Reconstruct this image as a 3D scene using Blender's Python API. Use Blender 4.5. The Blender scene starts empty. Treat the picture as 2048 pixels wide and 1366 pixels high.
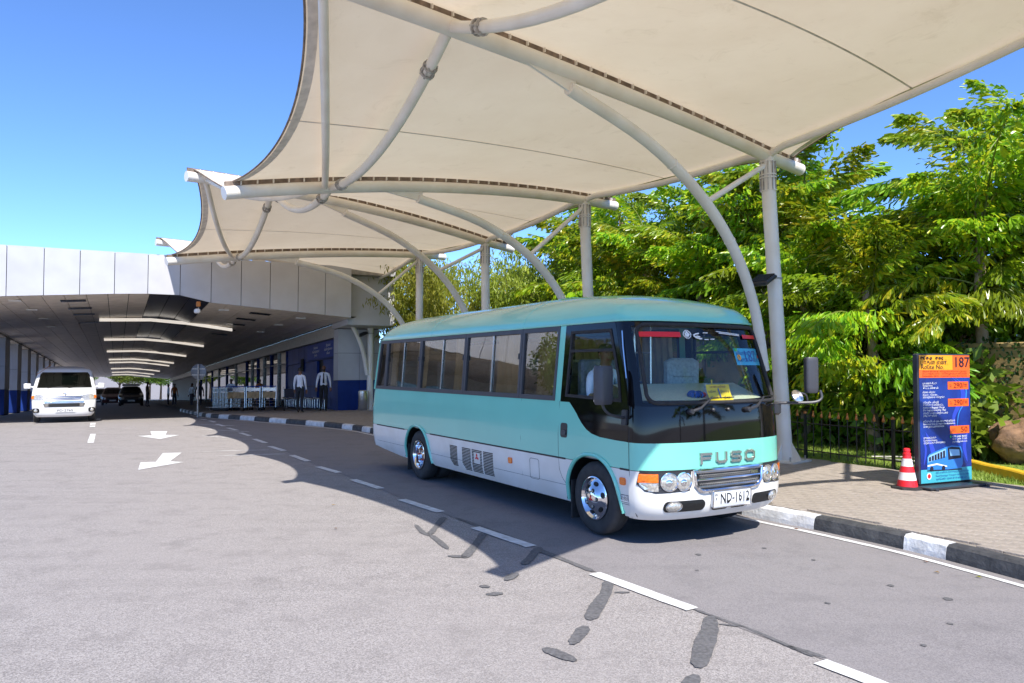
import bpy, bmesh, math, random
from mathutils import Vector, Matrix, Quaternion
random.seed(7)
PI = math.pi
scene = bpy.context.scene
COL = scene.collection

# ---------------------------------------------------------------- camera
cam_d = bpy.data.cameras.new('camera')
cam = bpy.data.objects.new('camera', cam_d)
COL.objects.link(cam)
cam_d.sensor_width = 36.0
cam_d.lens = 36.0 * 1500 / 2048
cam_d.clip_start = 0.05
cam_d.clip_end = 4000
cam.location = (0, 0, 1.76)
cam.rotation_euler = (PI / 2 + math.atan(52 / 1500), 0, 0)
scene.camera = cam

# ---------------------------------------------------------------- sky, sun, exposure
TOSUN = Vector((0.23, -0.79, 1.0)).normalized()
world = bpy.data.worlds.new('World')
scene.world = world
world.use_nodes = True
wn = world.node_tree
wn.nodes.clear()
sky = wn.nodes.new('ShaderNodeTexSky')
sky.sky_type = 'NISHITA'
sky.sun_disc = False
sky.sun_elevation = math.asin(TOSUN.z)
sky.sun_rotation = math.atan2(TOSUN.x, TOSUN.y)
sky.air_density = 0.52
sky.dust_density = 0.0
sky.ozone_density = 10.0
sky.altitude = 0
bg = wn.nodes.new('ShaderNodeBackground')
bg.inputs['Strength'].default_value = 0.15
wo = wn.nodes.new('ShaderNodeOutputWorld')
wn.links.new(sky.outputs[0], bg.inputs[0])
wn.links.new(bg.outputs[0], wo.inputs[0])
sun_d = bpy.data.lights.new('sun', 'SUN')
sun_d.energy = 3.05
sun_d.angle = math.radians(0.53)
sun_d.color = (1.0, 0.95, 0.87)
sun = bpy.data.objects.new('sun', sun_d)
COL.objects.link(sun)
sun.rotation_euler = (-TOSUN).to_track_quat('-Z', 'Y').to_euler()
sun.location = (5, -15, 30)
vs = scene.view_settings
vs.view_transform = 'Standard'
vs.look = 'None'
vs.gamma = 1.0
vs.use_curve_mapping = False
vs.exposure = 1.29
scene.cycles.max_bounces = 8
scene.cycles.transparent_max_bounces = 16
scene.cycles.diffuse_bounces = 5
scene.cycles.glossy_bounces = 4
scene.cycles.transmission_bounces = 6
scene.cycles.caustics_reflective = False
scene.cycles.caustics_refractive = False
scene.cycles.use_denoising = True

# ---------------------------------------------------------------- materials
MATS = {}
def _new(name):
    m = bpy.data.materials.new(name); m.use_nodes = True
    MATS[name] = m
    nt = m.node_tree
    return m, nt, nt.nodes['Principled BSDF']
def rgb(c):
    return (c[0], c[1], c[2], 1.0)
def mat(name, col, rough=0.6, metal=0.0, var=0.0, scale=8.0, bump=0.0, bscale=40.0, col2=None, spec=0.5, coat=0.0, objvar=0.0, emit=None, coords='Object', detail=4):
    """principled material with noise mottling between col and col2, optional bump and per-object shift"""
    m, nt, b = _new(name)
    b.inputs['Roughness'].default_value = rough
    b.inputs['Metallic'].default_value = metal
    b.inputs['Specular IOR Level'].default_value = spec
    b.inputs['Coat Weight'].default_value = coat
    b.inputs['Coat Roughness'].default_value = 0.04
    L = nt.links
    tc = nt.nodes.new('ShaderNodeTexCoord')
    src = None
    if var > 0 or col2:
        n = nt.nodes.new('ShaderNodeTexNoise'); n.inputs['Scale'].default_value = scale; n.inputs['Detail'].default_value = detail
        L.new(tc.outputs[coords], n.inputs['Vector'])
        mx = nt.nodes.new('ShaderNodeMix'); mx.data_type = 'RGBA'
        c2 = col2 or tuple(min(1, v * (1 + var)) for v in col)
        c1 = col if col2 else tuple(v * (1 - var) for v in col)
        mx.inputs['A'].default_value = rgb(c1); mx.inputs['B'].default_value = rgb(c2)
        rp = nt.nodes.new('ShaderNodeMapRange'); rp.inputs['From Min'].default_value = 0.32; rp.inputs['From Max'].default_value = 0.68
        L.new(n.outputs['Fac'], rp.inputs['Value']); L.new(rp.outputs['Result'], mx.inputs['Factor'])
        src = mx.outputs['Result']
    if objvar > 0:
        oi = nt.nodes.new('ShaderNodeObjectInfo')
        hs = nt.nodes.new('ShaderNodeHueSaturation')
        mr = nt.nodes.new('ShaderNodeMapRange'); mr.inputs['To Min'].default_value = 1 - objvar; mr.inputs['To Max'].default_value = 1 + objvar
        L.new(oi.outputs['Random'], mr.inputs['Value']); L.new(mr.outputs['Result'], hs.inputs['Value'])
        if src: L.new(src, hs.inputs['Color'])
        else: hs.inputs['Color'].default_value = rgb(col)
        src = hs.outputs['Color']
    if src: L.new(src, b.inputs['Base Color'])
    else: b.inputs['Base Color'].default_value = rgb(col)
    if bump > 0:
        n2 = nt.nodes.new('ShaderNodeTexNoise'); n2.inputs['Scale'].default_value = bscale; n2.inputs['Detail'].default_value = 5
        L.new(tc.outputs[coords], n2.inputs['Vector'])
        bp = nt.nodes.new('ShaderNodeBump'); bp.inputs['Strength'].default_value = bump; bp.inputs['Distance'].default_value = 0.02
        L.new(n2.outputs['Fac'], bp.inputs['Height']); L.new(bp.outputs['Normal'], b.inputs['Normal'])
    if emit:
        b.inputs['Emission Color'].default_value = rgb(emit[:3]); b.inputs['Emission Strength'].default_value = emit[3]
    return m
def glassmat(name, tint, ior=1.7, wav=0.0, rough=0.0):
    m, nt, b = _new(name)
    nt.nodes.remove(b)
    L = nt.links
    out = nt.nodes['Material Output']
    tr = nt.nodes.new('ShaderNodeBsdfTransparent'); tr.inputs[0].default_value = rgb(tint)
    gl = nt.nodes.new('ShaderNodeBsdfGlossy'); gl.inputs['Roughness'].default_value = rough
    # Schlick reflectance from the facing angle: the same from both sides of a pane
    lw = nt.nodes.new('ShaderNodeLayerWeight'); lw.inputs['Blend'].default_value = 0.5
    pw = nt.nodes.new('ShaderNodeMath'); pw.operation = 'POWER'; pw.inputs[1].default_value = 5.0
    L.new(lw.outputs['Facing'], pw.inputs[0])
    r0 = ((ior - 1) / (ior + 1)) ** 2
    fr = nt.nodes.new('ShaderNodeMath'); fr.operation = 'MULTIPLY_ADD'; fr.inputs[1].default_value = 1 - r0; fr.inputs[2].default_value = r0
    L.new(pw.outputs[0], fr.inputs[0])
    mx = nt.nodes.new('ShaderNodeMixShader')
    if wav > 0:
        tc = nt.nodes.new('ShaderNodeTexCoord'); n = nt.nodes.new('ShaderNodeTexNoise'); n.inputs['Scale'].default_value = 1.6; n.inputs['Detail'].default_value = 0
        bp = nt.nodes.new('ShaderNodeBump'); bp.inputs['Strength'].default_value = wav; bp.inputs['Distance'].default_value = 0.05
        L.new(tc.outputs['Object'], n.inputs['Vector']); L.new(n.outputs['Fac'], bp.inputs['Height'])
        L.new(bp.outputs['Normal'], gl.inputs['Normal'])
    L.new(fr.outputs[0], mx.inputs[0]); L.new(tr.outputs[0], mx.inputs[1]); L.new(gl.outputs[0], mx.inputs[2])
    L.new(mx.outputs[0], out.inputs['Surface'])
    return m
def leafmat(name, c1, c2, trans=0.35, rough=0.45, scale=0.9, objvar=0.25):
    m, nt, b = _new(name)
    L = nt.links
    out = nt.nodes['Material Output']
    tc = nt.nodes.new('ShaderNodeTexCoord'); n = nt.nodes.new('ShaderNodeTexNoise'); n.inputs['Scale'].default_value = scale; n.inputs['Detail'].default_value = 3
    L.new(tc.outputs['Object'], n.inputs['Vector'])
    mr = nt.nodes.new('ShaderNodeMapRange'); mr.inputs['From Min'].default_value = 0.3; mr.inputs['From Max'].default_value = 0.7
    L.new(n.outputs['Fac'], mr.inputs['Value'])
    mx = nt.nodes.new('ShaderNodeMix'); mx.data_type = 'RGBA'
    mx.inputs['A'].default_value = rgb(c1); mx.inputs['B'].default_value = rgb(c2)
    L.new(mr.outputs['Result'], mx.inputs['Factor'])
    oi = nt.nodes.new('ShaderNodeObjectInfo'); hs = nt.nodes.new('ShaderNodeHueSaturation')
    m2 = nt.nodes.new('ShaderNodeMapRange'); m2.inputs['To Min'].default_value = 1 - objvar; m2.inputs['To Max'].default_value = 1 + objvar
    m3 = nt.nodes.new('ShaderNodeMapRange'); m3.inputs['To Min'].default_value = 0.47; m3.inputs['To Max'].default_value = 0.52
    L.new(oi.outputs['Random'], m2.inputs['Value']); L.new(m2.outputs['Result'], hs.inputs['Value'])
    L.new(oi.outputs['Random'], m3.inputs['Value']); L.new(m3.outputs['Result'], hs.inputs['Hue'])
    L.new(mx.outputs['Result'], hs.inputs['Color'])
    L.new(hs.outputs['Color'], b.inputs['Base Color'])
    b.inputs['Roughness'].default_value = rough
    t = nt.nodes.new('ShaderNodeBsdfTranslucent'); L.new(hs.outputs['Color'], t.inputs['Color'])
    ms = nt.nodes.new('ShaderNodeMixShader'); ms.inputs[0].default_value = trans
    L.new(b.outputs[0], ms.inputs[1]); L.new(t.outputs[0], ms.inputs[2]); L.new(ms.outputs[0], out.inputs['Surface'])
    return m
def asphalt(name, dark, light, stain, speck=140.0, bump=0.5):
    m, nt, b = _new(name)
    L = nt.links
    tc = nt.nodes.new('ShaderNodeTexCoord')
    def noise(s, d=4, r=0.5):
        n = nt.nodes.new('ShaderNodeTexNoise'); n.inputs['Scale'].default_value = s; n.inputs['Detail'].default_value = d; n.inputs['Roughness'].default_value = r
        L.new(tc.outputs['Object'], n.inputs['Vector']); return n
    def rng(sock, a, c, lo=0.0, hi=1.0):
        r = nt.nodes.new('ShaderNodeMapRange'); r.inputs['From Min'].default_value = a; r.inputs['From Max'].default_value = c
        r.inputs['To Min'].default_value = lo; r.inputs['To Max'].default_value = hi
        L.new(sock, r.inputs['Value']); return r.outputs['Result']
    def mix(f, a, c, typ='MIX'):
        x = nt.nodes.new('ShaderNodeMix'); x.data_type = 'RGBA'; x.blend_type = typ
        if isinstance(f, float): x.inputs['Factor'].default_value = f
        else: L.new(f, x.inputs['Factor'])
        for s, v in (('A', a), ('B', c)):
            if isinstance(v, tuple): x.inputs[s].default_value = rgb(v)
            else: L.new(v, x.inputs[s])
        return x.outputs['Result']
    vo = nt.nodes.new('ShaderNodeTexVoronoi'); vo.inputs['Scale'].default_value = speck; L.new(tc.outputs['Object'], vo.inputs['Vector'])
    vs_ = nt.nodes.new('ShaderNodeSeparateColor'); L.new(vo.outputs['Color'], vs_.inputs[0])
    grain = mix(rng(vs_.outputs[0], 0.0, 1.0), dark, light)
    n1 = noise(0.35, 5, 0.6); n2 = noise(2.3, 6, 0.7); n3 = noise(38, 3)
    c = mix(rng(n1.outputs['Fac'], 0.35, 0.65, 0.0, 0.55), grain, stain)
    c = mix(rng(n2.outputs['Fac'], 0.30, 0.50, 0.35, 0.0), c, tuple(v * 0.75 for v in dark))
    mp = nt.nodes.new('ShaderNodeMapping'); mp.inputs['Rotation'].default_value = (0, 0, math.radians(59)); mp.inputs['Scale'].default_value = (0.25, 3.2, 1)
    L.new(tc.outputs['Object'], mp.inputs['Vector'])
    n4 = nt.nodes.new('ShaderNodeTexNoise'); n4.inputs['Scale'].default_value = 1.2; n4.inputs['Detail'].default_value = 4; L.new(mp.outputs[0], n4.inputs['Vector'])
    c = mix(rng(n4.outputs['Fac'], 0.52, 0.74, 0.0, 0.20), c, tuple(v * 0.85 for v in dark))
    L.new(c, b.inputs['Base Color'])
    b.inputs['Roughness'].default_value = 0.88
    b.inputs['Specular IOR Level'].default_value = 0.25
    ad = nt.nodes.new('ShaderNodeMath'); ad.operation = 'ADD'; L.new(n3.outputs['Fac'], ad.inputs[0]); L.new(vo.outputs['Distance'], ad.inputs[1])
    bp = nt.nodes.new('ShaderNodeBump'); bp.inputs['Strength'].default_value = bump; bp.inputs['Distance'].default_value = 0.006
    L.new(ad.outputs[0], bp.inputs['Height']); L.new(bp.outputs['Normal'], b.inputs['Normal'])
    return m

asphalt('asphalt_old', (0.175, 0.160, 0.155), (0.42, 0.39, 0.375), (0.295, 0.270, 0.260), 130, 0.45)
asphalt('asphalt_lane', (0.165, 0.154, 0.160), (0.285, 0.266, 0.268), (0.245, 0.228, 0.228), 150, 0.25)
mat('tar', (0.115, 0.112, 0.116), 0.8, var=0.3, scale=40, bump=0.3, bscale=90)
mat('road_paint', (0.78, 0.78, 0.78), 0.7, col2=(0.52, 0.51, 0.5), scale=9, bump=0.2, bscale=80)
mat('kerb_white', (0.74, 0.74, 0.75), 0.7, col2=(0.50, 0.49, 0.48), scale=7, bump=0.4, bscale=30)
mat('kerb_black', (0.035, 0.036, 0.04), 0.65, col2=(0.075, 0.075, 0.078), scale=7, bump=0.5, bscale=25)
mat('kerb_yellow', (0.72, 0.42, 0.02), 0.6, var=0.15, scale=6, bump=0.3, bscale=30)
mat('paver', (0.315, 0.272, 0.232), 0.85, var=0.16, scale=9, bump=0.4, bscale=60, objvar=0.06)
mat('paver_bed', (0.24, 0.21, 0.18), 0.9, var=0.25, scale=20, bump=0.4, bscale=60)
mat('concrete', (0.34, 0.32, 0.30), 0.85, var=0.2, scale=6, bump=0.3)
mat('scuff', (0.315, 0.285, 0.275), 0.9, col2=(0.27, 0.248, 0.24), scale=14)
mat('soil', (0.10, 0.07, 0.045), 0.95, var=0.4, scale=5, bump=0.5, bscale=20)
mat('lawn', (0.12, 0.20, 0.02), 0.9, col2=(0.21, 0.28, 0.035), scale=2.5, bump=0.5, bscale=60)
mat('grass_blade', (0.16, 0.25, 0.025), 0.6, col2=(0.25, 0.33, 0.05), scale=2.0)
# canopy
def membranemat():
    m, nt, b = _new('membrane')
    L = nt.links; out = nt.nodes['Material Output']
    tc = nt.nodes.new('ShaderNodeTexCoord'); n = nt.nodes.new('ShaderNodeTexNoise'); n.inputs['Scale'].default_value = 0.7; n.inputs['Detail'].default_value = 7; n.inputs['Roughness'].default_value = 0.65
    L.new(tc.outputs['Object'], n.inputs['Vector'])
    mx = nt.nodes.new('ShaderNodeMix'); mx.data_type = 'RGBA'
    mx.inputs['A'].default_value = rgb((0.80, 0.695, 0.555)); mx.inputs['B'].default_value = rgb((0.85, 0.75, 0.61))
    r = nt.nodes.new('ShaderNodeMapRange'); r.inputs['From Min'].default_value = 0.35; r.inputs['From Max'].default_value = 0.6
    L.new(n.outputs['Fac'], r.inputs['Value']); L.new(r.outputs['Result'], mx.inputs['Factor'])
    n2 = nt.nodes.new('ShaderNodeTexNoise'); n2.inputs['Scale'].default_value = 1.9; n2.inputs['Detail'].default_value = 9; n2.inputs['Roughness'].default_value = 0.75; n2.inputs['Distortion'].default_value = 1.2
    L.new(tc.outputs['Object'], n2.inputs['Vector'])
    r2 = nt.nodes.new('ShaderNodeMapRange'); r2.inputs['From Min'].default_value = 0.56; r2.inputs['From Max'].default_value = 0.74; r2.inputs['To Max'].default_value = 0.5
    L.new(n2.outputs['Fac'], r2.inputs['Value'])
    st = nt.nodes.new('ShaderNodeMix'); st.data_type = 'RGBA'; st.inputs['B'].default_value = rgb((0.62, 0.52, 0.38))
    L.new(r2.outputs['Result'], st.inputs['Factor']); L.new(mx.outputs['Result'], st.inputs['A'])
    mx = st
    L.new(mx.outputs['Result'], b.inputs['Base Color']); b.inputs['Roughness'].default_value = 0.7
    t = nt.nodes.new('ShaderNodeBsdfTranslucent')
    mul = nt.nodes.new('ShaderNodeMix'); mul.data_type = 'RGBA'; mul.blend_type = 'MULTIPLY'; mul.inputs['Factor'].default_value = 1.0
    mul.inputs['B'].default_value = rgb((1.0, 0.93, 0.80)); L.new(mx.outputs['Result'], mul.inputs['A'])
    L.new(mul.outputs['Result'], t.inputs['Color'])
    s = nt.nodes.new('ShaderNodeMixShader'); s.inputs[0].default_value = 0.27
    L.new(b.outputs[0], s.inputs[1]); L.new(t.outputs[0], s.inputs[2]); L.new(s.outputs[0], out.inputs['Surface'])
    return m
membranemat()
mat('membrane_hem', (0.66, 0.61, 0.54), 0.7, var=0.15)
mat('tube_white', (0.84, 0.81, 0.75), 0.42, col2=(0.74, 0.69, 0.61), scale=2.2, bump=0.05, bscale=30)
mat('steel_grey', (0.42, 0.40, 0.37), 0.5, 0.4, var=0.3, scale=14)
mat('lacing', (0.20, 0.15, 0.115), 0.8, var=0.4, scale=8)
# terminal
mat('fascia', (0.52, 0.52, 0.54), 0.5, col2=(0.465, 0.46, 0.475), scale=1.5, objvar=0.03)
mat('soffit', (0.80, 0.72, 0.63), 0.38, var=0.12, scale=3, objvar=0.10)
mat('soffit_dark', (0.018, 0.02, 0.04), 0.2, var=0.2, scale=2)  # grilles and panes; also the reflection painted onto the middle ceiling boards
mat('black_gap', (0.01, 0.01, 0.012), 0.8)
mat('wall_blue', (0.010, 0.035, 0.19), 0.5, var=0.2, scale=2, objvar=0.1, spec=0.2)
mat('wall_beige', (0.52, 0.48, 0.42), 0.6, var=0.1)
mat('dark_inside', (0.012, 0.011, 0.012), 0.6)
mat('lamp_white', (0.8, 0.8, 0.78), 0.5, emit=(1.0, 0.9, 0.78, 0.28))
glassmat('glass_dark', (0.10, 0.12, 0.15), 1.9)
mat('sign_blue', (0.008, 0.04, 0.26), 0.5, spec=0.2)
mat('white_plain', (0.78, 0.78, 0.78), 0.5)
# bus
mat('bus_teal', (0.205, 0.63, 0.505), 0.2, coat=0.6, var=0.04, scale=1.2, bump=0.12, bscale=1.7)
mat('bus_white', (0.80, 0.78, 0.735), 0.28, coat=0.4, col2=(0.72, 0.69, 0.635), scale=3.5, bump=0.06, bscale=2.0)
mat('bus_black', (0.004, 0.004, 0.005), 0.05, spec=0.4)
mat('bus_dark', (0.03, 0.03, 0.034), 0.4)
mat('groove', (0.02, 0.02, 0.02), 0.6)
mat('plastic_grey', (0.055, 0.055, 0.062), 0.42, bump=0.05, bscale=300)
mat('rubber', (0.022, 0.021, 0.022), 0.8, var=0.3, scale=20, bump=0.15, bscale=80)
mat('tyre', (0.038, 0.036, 0.036), 0.78, var=0.3, scale=9, bump=0.1, bscale=60)
mat('chrome', (0.82, 0.82, 0.84), 0.09, 1.0)
mat('chrome_dull', (0.6, 0.58, 0.56), 0.25, 1.0)
mat('orange_lens', (0.85, 0.17, 0.01), 0.15, coat=0.6, var=0.2, scale=60)
mat('red_paint', (0.72, 0.012, 0.015), 0.35)
mat('lens_clear', (0.55, 0.53, 0.48), 0.08, 0.5, var=0.35, scale=40, coat=1.0)
mat('black_plain', (0.008, 0.008, 0.008), 0.5)
mat('plate_white', (0.72, 0.72, 0.72), 0.4)
glassmat('glass_side', (0.78, 0.76, 0.72), 2.6, 0.10)
glassmat('glass_wind', (0.84, 0.92, 0.89), 1.6, 0.02)
glassmat('glass_door', (0.94, 0.96, 0.96), 1.42, 0.05)
mat('curtain', (0.62, 0.47, 0.25), 0.9, var=0.12, scale=5)
mat('seat_cloth', (0.42, 0.45, 0.44), 0.9, var=0.2, scale=30)
mat('seat_grey', (0.22, 0.25, 0.28), 0.9, var=0.2, scale=30)
mat('dash_cream', (0.55, 0.53, 0.38), 0.8, var=0.1, scale=40, bump=0.3, bscale=120)
mat('interior', (0.78, 0.75, 0.70), 0.8)
mat('paper_yellow', (0.85, 0.55, 0.01), 0.6)
mat('paper_blue', (0.06, 0.45, 0.72), 0.6)
mat('ink_blue', (0.01, 0.06, 0.32), 0.6)
mat('sticker_white', (0.8, 0.8, 0.8), 0.5)
# people, things
mat('skin', (0.17, 0.075, 0.04), 0.5, var=0.1)
mat('shirt', (0.66, 0.69, 0.78), 0.8, var=0.06, scale=12)
mat('shirt_blue', (0.80, 0.86, 0.92), 0.8, var=0.06, scale=12)
mat('trousers', (0.012, 0.014, 0.02), 0.85)
mat('hair', (0.008, 0.007, 0.007), 0.6)
mat('cloth_orange', (0.55, 0.15, 0.03), 0.8)
mat('cloth_dark', (0.04, 0.035, 0.05), 0.8)
mat('van_white', (0.74, 0.74, 0.74), 0.25, coat=0.5)
glassmat('glass_van', (0.20, 0.26, 0.24), 1.7)
mat('car_dark', (0.012, 0.013, 0.018), 0.15, coat=1.0)
mat('car_red', (0.06, 0.008, 0.01), 0.15, coat=1.0)
mat('car_grey', (0.02, 0.025, 0.03), 0.15, coat=1.0)
mat('steel_bright', (0.62, 0.62, 0.64), 0.25, 0.9)
mat('trolley_board', (0.50, 0.33, 0.17), 0.7, var=0.25, scale=7)
mat('blue_plastic', (0.01, 0.05, 0.35), 0.4)
mat('sign_back', (0.16, 0.17, 0.19), 0.5, 0.3)
mat('cone_red', (0.75, 0.02, 0.03), 0.4, var=0.1)
mat('cone_white', (0.75, 0.75, 0.77), 0.4)
mat('rock', (0.33, 0.19, 0.105), 0.9, col2=(0.15, 0.09, 0.055), scale=5, bump=1.0, bscale=14)
mat('fence_black', (0.012, 0.014, 0.013), 0.45)
mat('copper', (0.52, 0.19, 0.05), 0.45, 0.4, var=0.2, scale=30)
mat('wall_ochre', (0.36, 0.25, 0.10), 0.9, var=0.25, scale=2, bump=0.3)
mat('sign_frame', (0.03, 0.033, 0.042), 0.4)
mat('sign_navy', (0.008, 0.012, 0.13), 0.25, col2=(0.012, 0.05, 0.34), scale=1.8)
mat('sign_swirl', (0.03, 0.06, 0.48), 0.3)
mat('sign_orange', (0.85, 0.13, 0.015), 0.35)
mat('sign_amber', (0.88, 0.36, 0.01), 0.35)
mat('sign_aqua', (0.06, 0.42, 0.50), 0.35)
mat('sign_bus', (0.03, 0.20, 0.62), 0.3)
mat('sign_bus_light', (0.25, 0.50, 0.80), 0.3)
mat('ink_dark', (0.012, 0.010, 0.03), 0.6)
mat('ink_maroon', (0.22, 0.015, 0.01), 0.6)
mat('ink_white', (0.8, 0.8, 0.82), 0.6)
mat('ink_green', (0.02, 0.45, 0.10), 0.6)
# plants
leafmat('palm_leaf', (0.20, 0.37, 0.012), (0.42, 0.54, 0.018), 0.45, 0.30, 2.5, 0.25)
leafmat('palm_leaf_yellow', (0.44, 0.50, 0.015), (0.64, 0.60, 0.025), 0.45, 0.32, 2.5, 0.2)
leafmat('palm_leaf_deep', (0.13, 0.27, 0.012), (0.27, 0.41, 0.018), 0.40, 0.28, 2.5, 0.3)
leafmat('bamboo_leaf', (0.20, 0.27, 0.018), (0.36, 0.40, 0.04), 0.4, 0.5, 0.8, 0.2)
leafmat('shrub_leaf', (0.10, 0.20, 0.015), (0.21, 0.31, 0.025), 0.3, 0.4, 1.2, 0.3)
leafmat('ivy_leaf', (0.022, 0.05, 0.012), (0.05, 0.09, 0.02), 0.2, 0.45, 2.0, 0.2)
leafmat('dry_leaf', (0.20, 0.11, 0.05), (0.30, 0.19, 0.10), 0.3, 0.8, 2.0, 0.2)
leafmat('tree_leaf', (0.11, 0.19, 0.018), (0.23, 0.31, 0.03), 0.35, 0.5, 0.8, 0.25)
mat('palm_trunk', (0.46, 0.35, 0.24), 0.85, col2=(0.26, 0.18, 0.11), scale=5, bump=0.5, bscale=14)
mat('palm_stem', (0.16, 0.19, 0.03), 0.6, var=0.2)
mat('bark', (0.13, 0.09, 0.06), 0.9, var=0.3, scale=8, bump=0.6, bscale=18)

# ---------------------------------------------------------------- mesh helpers
class MB:
    """collects shapes, builds ONE mesh object"""
    def __init__(s):
        s.v = []; s.f = []; s.m = []; s.mi = 0
    def add(s, vs, fs):
        o = len(s.v); s.v.extend([tuple(p) for p in vs])
        for f in fs:
            s.f.append(tuple(i + o for i in f)); s.m.append(s.mi)
        return s
    def box(s, c, d, rz=0.0, M=None, bev=0.0):
        x, y, z = d[0] / 2, d[1] / 2, d[2] / 2
        if bev <= 0:
            P = [(-x, -y, -z), (x, -y, -z), (x, y, -z), (-x, y, -z), (-x, -y, z), (x, -y, z), (x, y, z), (-x, y, z)]
            F = [(0, 3, 2, 1), (4, 5, 6, 7), (0, 1, 5, 4), (1, 2, 6, 5), (2, 3, 7, 6), (3, 0, 4, 7)]
        else:
            b = min(bev, x * .45, y * .45, z * .9)
            P = []
            for (zz, k) in ((-z, b), (-z + b, 0), (z - b, 0), (z, b)):
                X, Y = x - k, y - k
                P.extend([(X, -(Y - b), zz), (X, Y - b, zz), (X - b, Y, zz), (-(X - b), Y, zz), (-X, Y - b, zz), (-X, -(Y - b), zz), (-(X - b), -Y, zz), (X - b, -Y, zz)])
            n = 8
            F = [tuple(range(n))[::-1], tuple(range(3 * n, 4 * n))]
            for k in range(3):
                for i in range(n):
                    j = (i + 1) % n
                    F.append((k * n + i, k * n + j, (k + 1) * n + j, (k + 1) * n + i))
        if rz:
            cr, sr = math.cos(rz), math.sin(rz)
            P = [(p[0] * cr - p[1] * sr, p[0] * sr + p[1] * cr, p[2]) for p in P]
        P = [Vector(p) + Vector(c) for p in P]
        if M is not None: P = [M @ p for p in P]
        return s.add(P, F)
    def tube(s, path, r, n=10, cap=True, closed=False):
        path = [Vector(p) for p in path]
        N = len(path); rr = r if isinstance(r, (list, tuple)) else [r] * N
        P = []; up = None
        for i in range(N):
            if closed: t = path[(i + 1) % N] - path[i - 1]
            elif i == 0: t = path[1] - path[0]
            elif i == N - 1: t = path[-1] - path[-2]
            else: t = path[i + 1] - path[i - 1]
            t.normalize()
            if up is None:
                up = Vector((0, 0, 1)) if abs(t.z) < 0.9 else Vector((1, 0, 0))
            a = t.cross(up)
            if a.length < 1e-6: a = t.cross(Vector((1, 0.3, 0)))
            a.normalize(); bq = a.cross(t).normalized(); up = bq
            for k in range(n):
                th = 2 * PI * k / n
                P.append(path[i] + (a * math.cos(th) + bq * math.sin(th)) * rr[i])
        F = []
        M_ = N if closed else N - 1
        for i in range(M_):
            i2 = (i + 1) % N
            for k in range(n):
                k2 = (k + 1) % n
                F.append((i * n + k, i * n + k2, i2 * n + k2, i2 * n + k))
        if cap and not closed:
            F.append(tuple(range(n))[::-1]); F.append(tuple((N - 1) * n + k for k in range(n)))
        return s.add(P, F)
    def lathe(s, prof, n=24, M=None, cap=True):
        P = []
        for (r, z) in prof:
            for k in range(n):
                th = 2 * PI * k / n; P.append(Vector((r * math.cos(th), r * math.sin(th), z)))
        F = []
        for i in range(len(prof) - 1):
            for k in range(n):
                k2 = (k + 1) % n; F.append((i * n + k, i * n + k2, (i + 1) * n + k2, (i + 1) * n + k))
        if cap:
            F.append(tuple(range(n))[::-1]); F.append(tuple((len(prof) - 1) * n + k for k in range(n)))
        if M is not None: P = [M @ p for p in P]
        return s.add(P, F)
    def prism(s, poly, z0, z1, M=None):
        n = len(poly)
        P = [Vector((p[0], p[1], z0)) for p in poly] + [Vector((p[0], p[1], z1)) for p in poly]
        F = [tuple(range(n))[::-1], tuple(range(n, 2 * n))] + [(i, (i + 1) % n, n + (i + 1) % n, n + i) for i in range(n)]
        if M is not None: P = [M @ p for p in P]
        return s.add(P, F)
    def sheet(s, poly, z=0.0, M=None):
        P = [Vector((p[0], p[1], z if len(p) < 3 else p[2])) for p in poly]
        if M is not None: P = [M @ p for p in P]
        return s.add(P, [tuple(range(len(P)))])
    def grid(s, fn, nu, nv, flip=False):
        P = [fn(i / nu, j / nv) for j in range(nv + 1) for i in range(nu + 1)]
        F = []
        for j in range(nv):
            for i in range(nu):
                a = j * (nu + 1) + i
                q = (a, a + 1, a + nu + 2, a + nu + 1)
                F.append(q[::-1] if flip else q)
        return s.add(P, F)
    def mesh(s, name, mats, smooth=False, angle=None):
        me = bpy.data.meshes.new(name)
        me.from_pydata(s.v, [], s.f)
        if not isinstance(mats, (list, tuple)): mats = [mats]
        for m in mats: me.materials.append(MATS[m] if isinstance(m, str) else m)
        if len(mats) > 1: me.polygons.foreach_set('material_index', s.m)
        me.update()
        if smooth: me.shade_smooth()
        if smooth and angle: me.set_sharp_from_angle(angle=math.radians(angle))
        return me
    def build(s, name, mats, parent=None, smooth=False, angle=40, loc=None):
        return link(name, s.mesh(name, mats, smooth, angle if smooth else None), parent, loc)
def link(name, me, parent=None, loc=None, rot=None):
    o = bpy.data.objects.new(name, me); COL.objects.link(o)
    if parent is not None: o.parent = parent
    if loc is not None: o.location = loc
    if rot is not None: o.rotation_euler = rot
    return o
def tag(o, label=None, cat=None, group=None, kind=None):
    if label: o['label'] = label
    if cat: o['category'] = cat
    if group: o['group'] = group
    if kind: o['kind'] = kind
    return o
def thing(name, label, cat, loc=(0, 0, 0), rz=0.0, group=None):
    o = bpy.data.objects.new(name, None); COL.objects.link(o)
    o.empty_display_size = 0.2
    o.location = loc; o.rotation_euler = (0, 0, rz)
    return tag(o, label, cat, group)
def copy_tree(o, parent=None):
    c = o.copy(); COL.objects.link(c); c.parent = parent
    for ch in list(o.children): copy_tree(ch, c)
    return c
def bez(p0, p1, p2, n=12):
    p0, p1, p2 = Vector(p0), Vector(p1), Vector(p2)
    return [p0 * (1 - t) ** 2 + p1 * 2 * t * (1 - t) + p2 * t * t for t in [i / n for i in range(n + 1)]]
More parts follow.
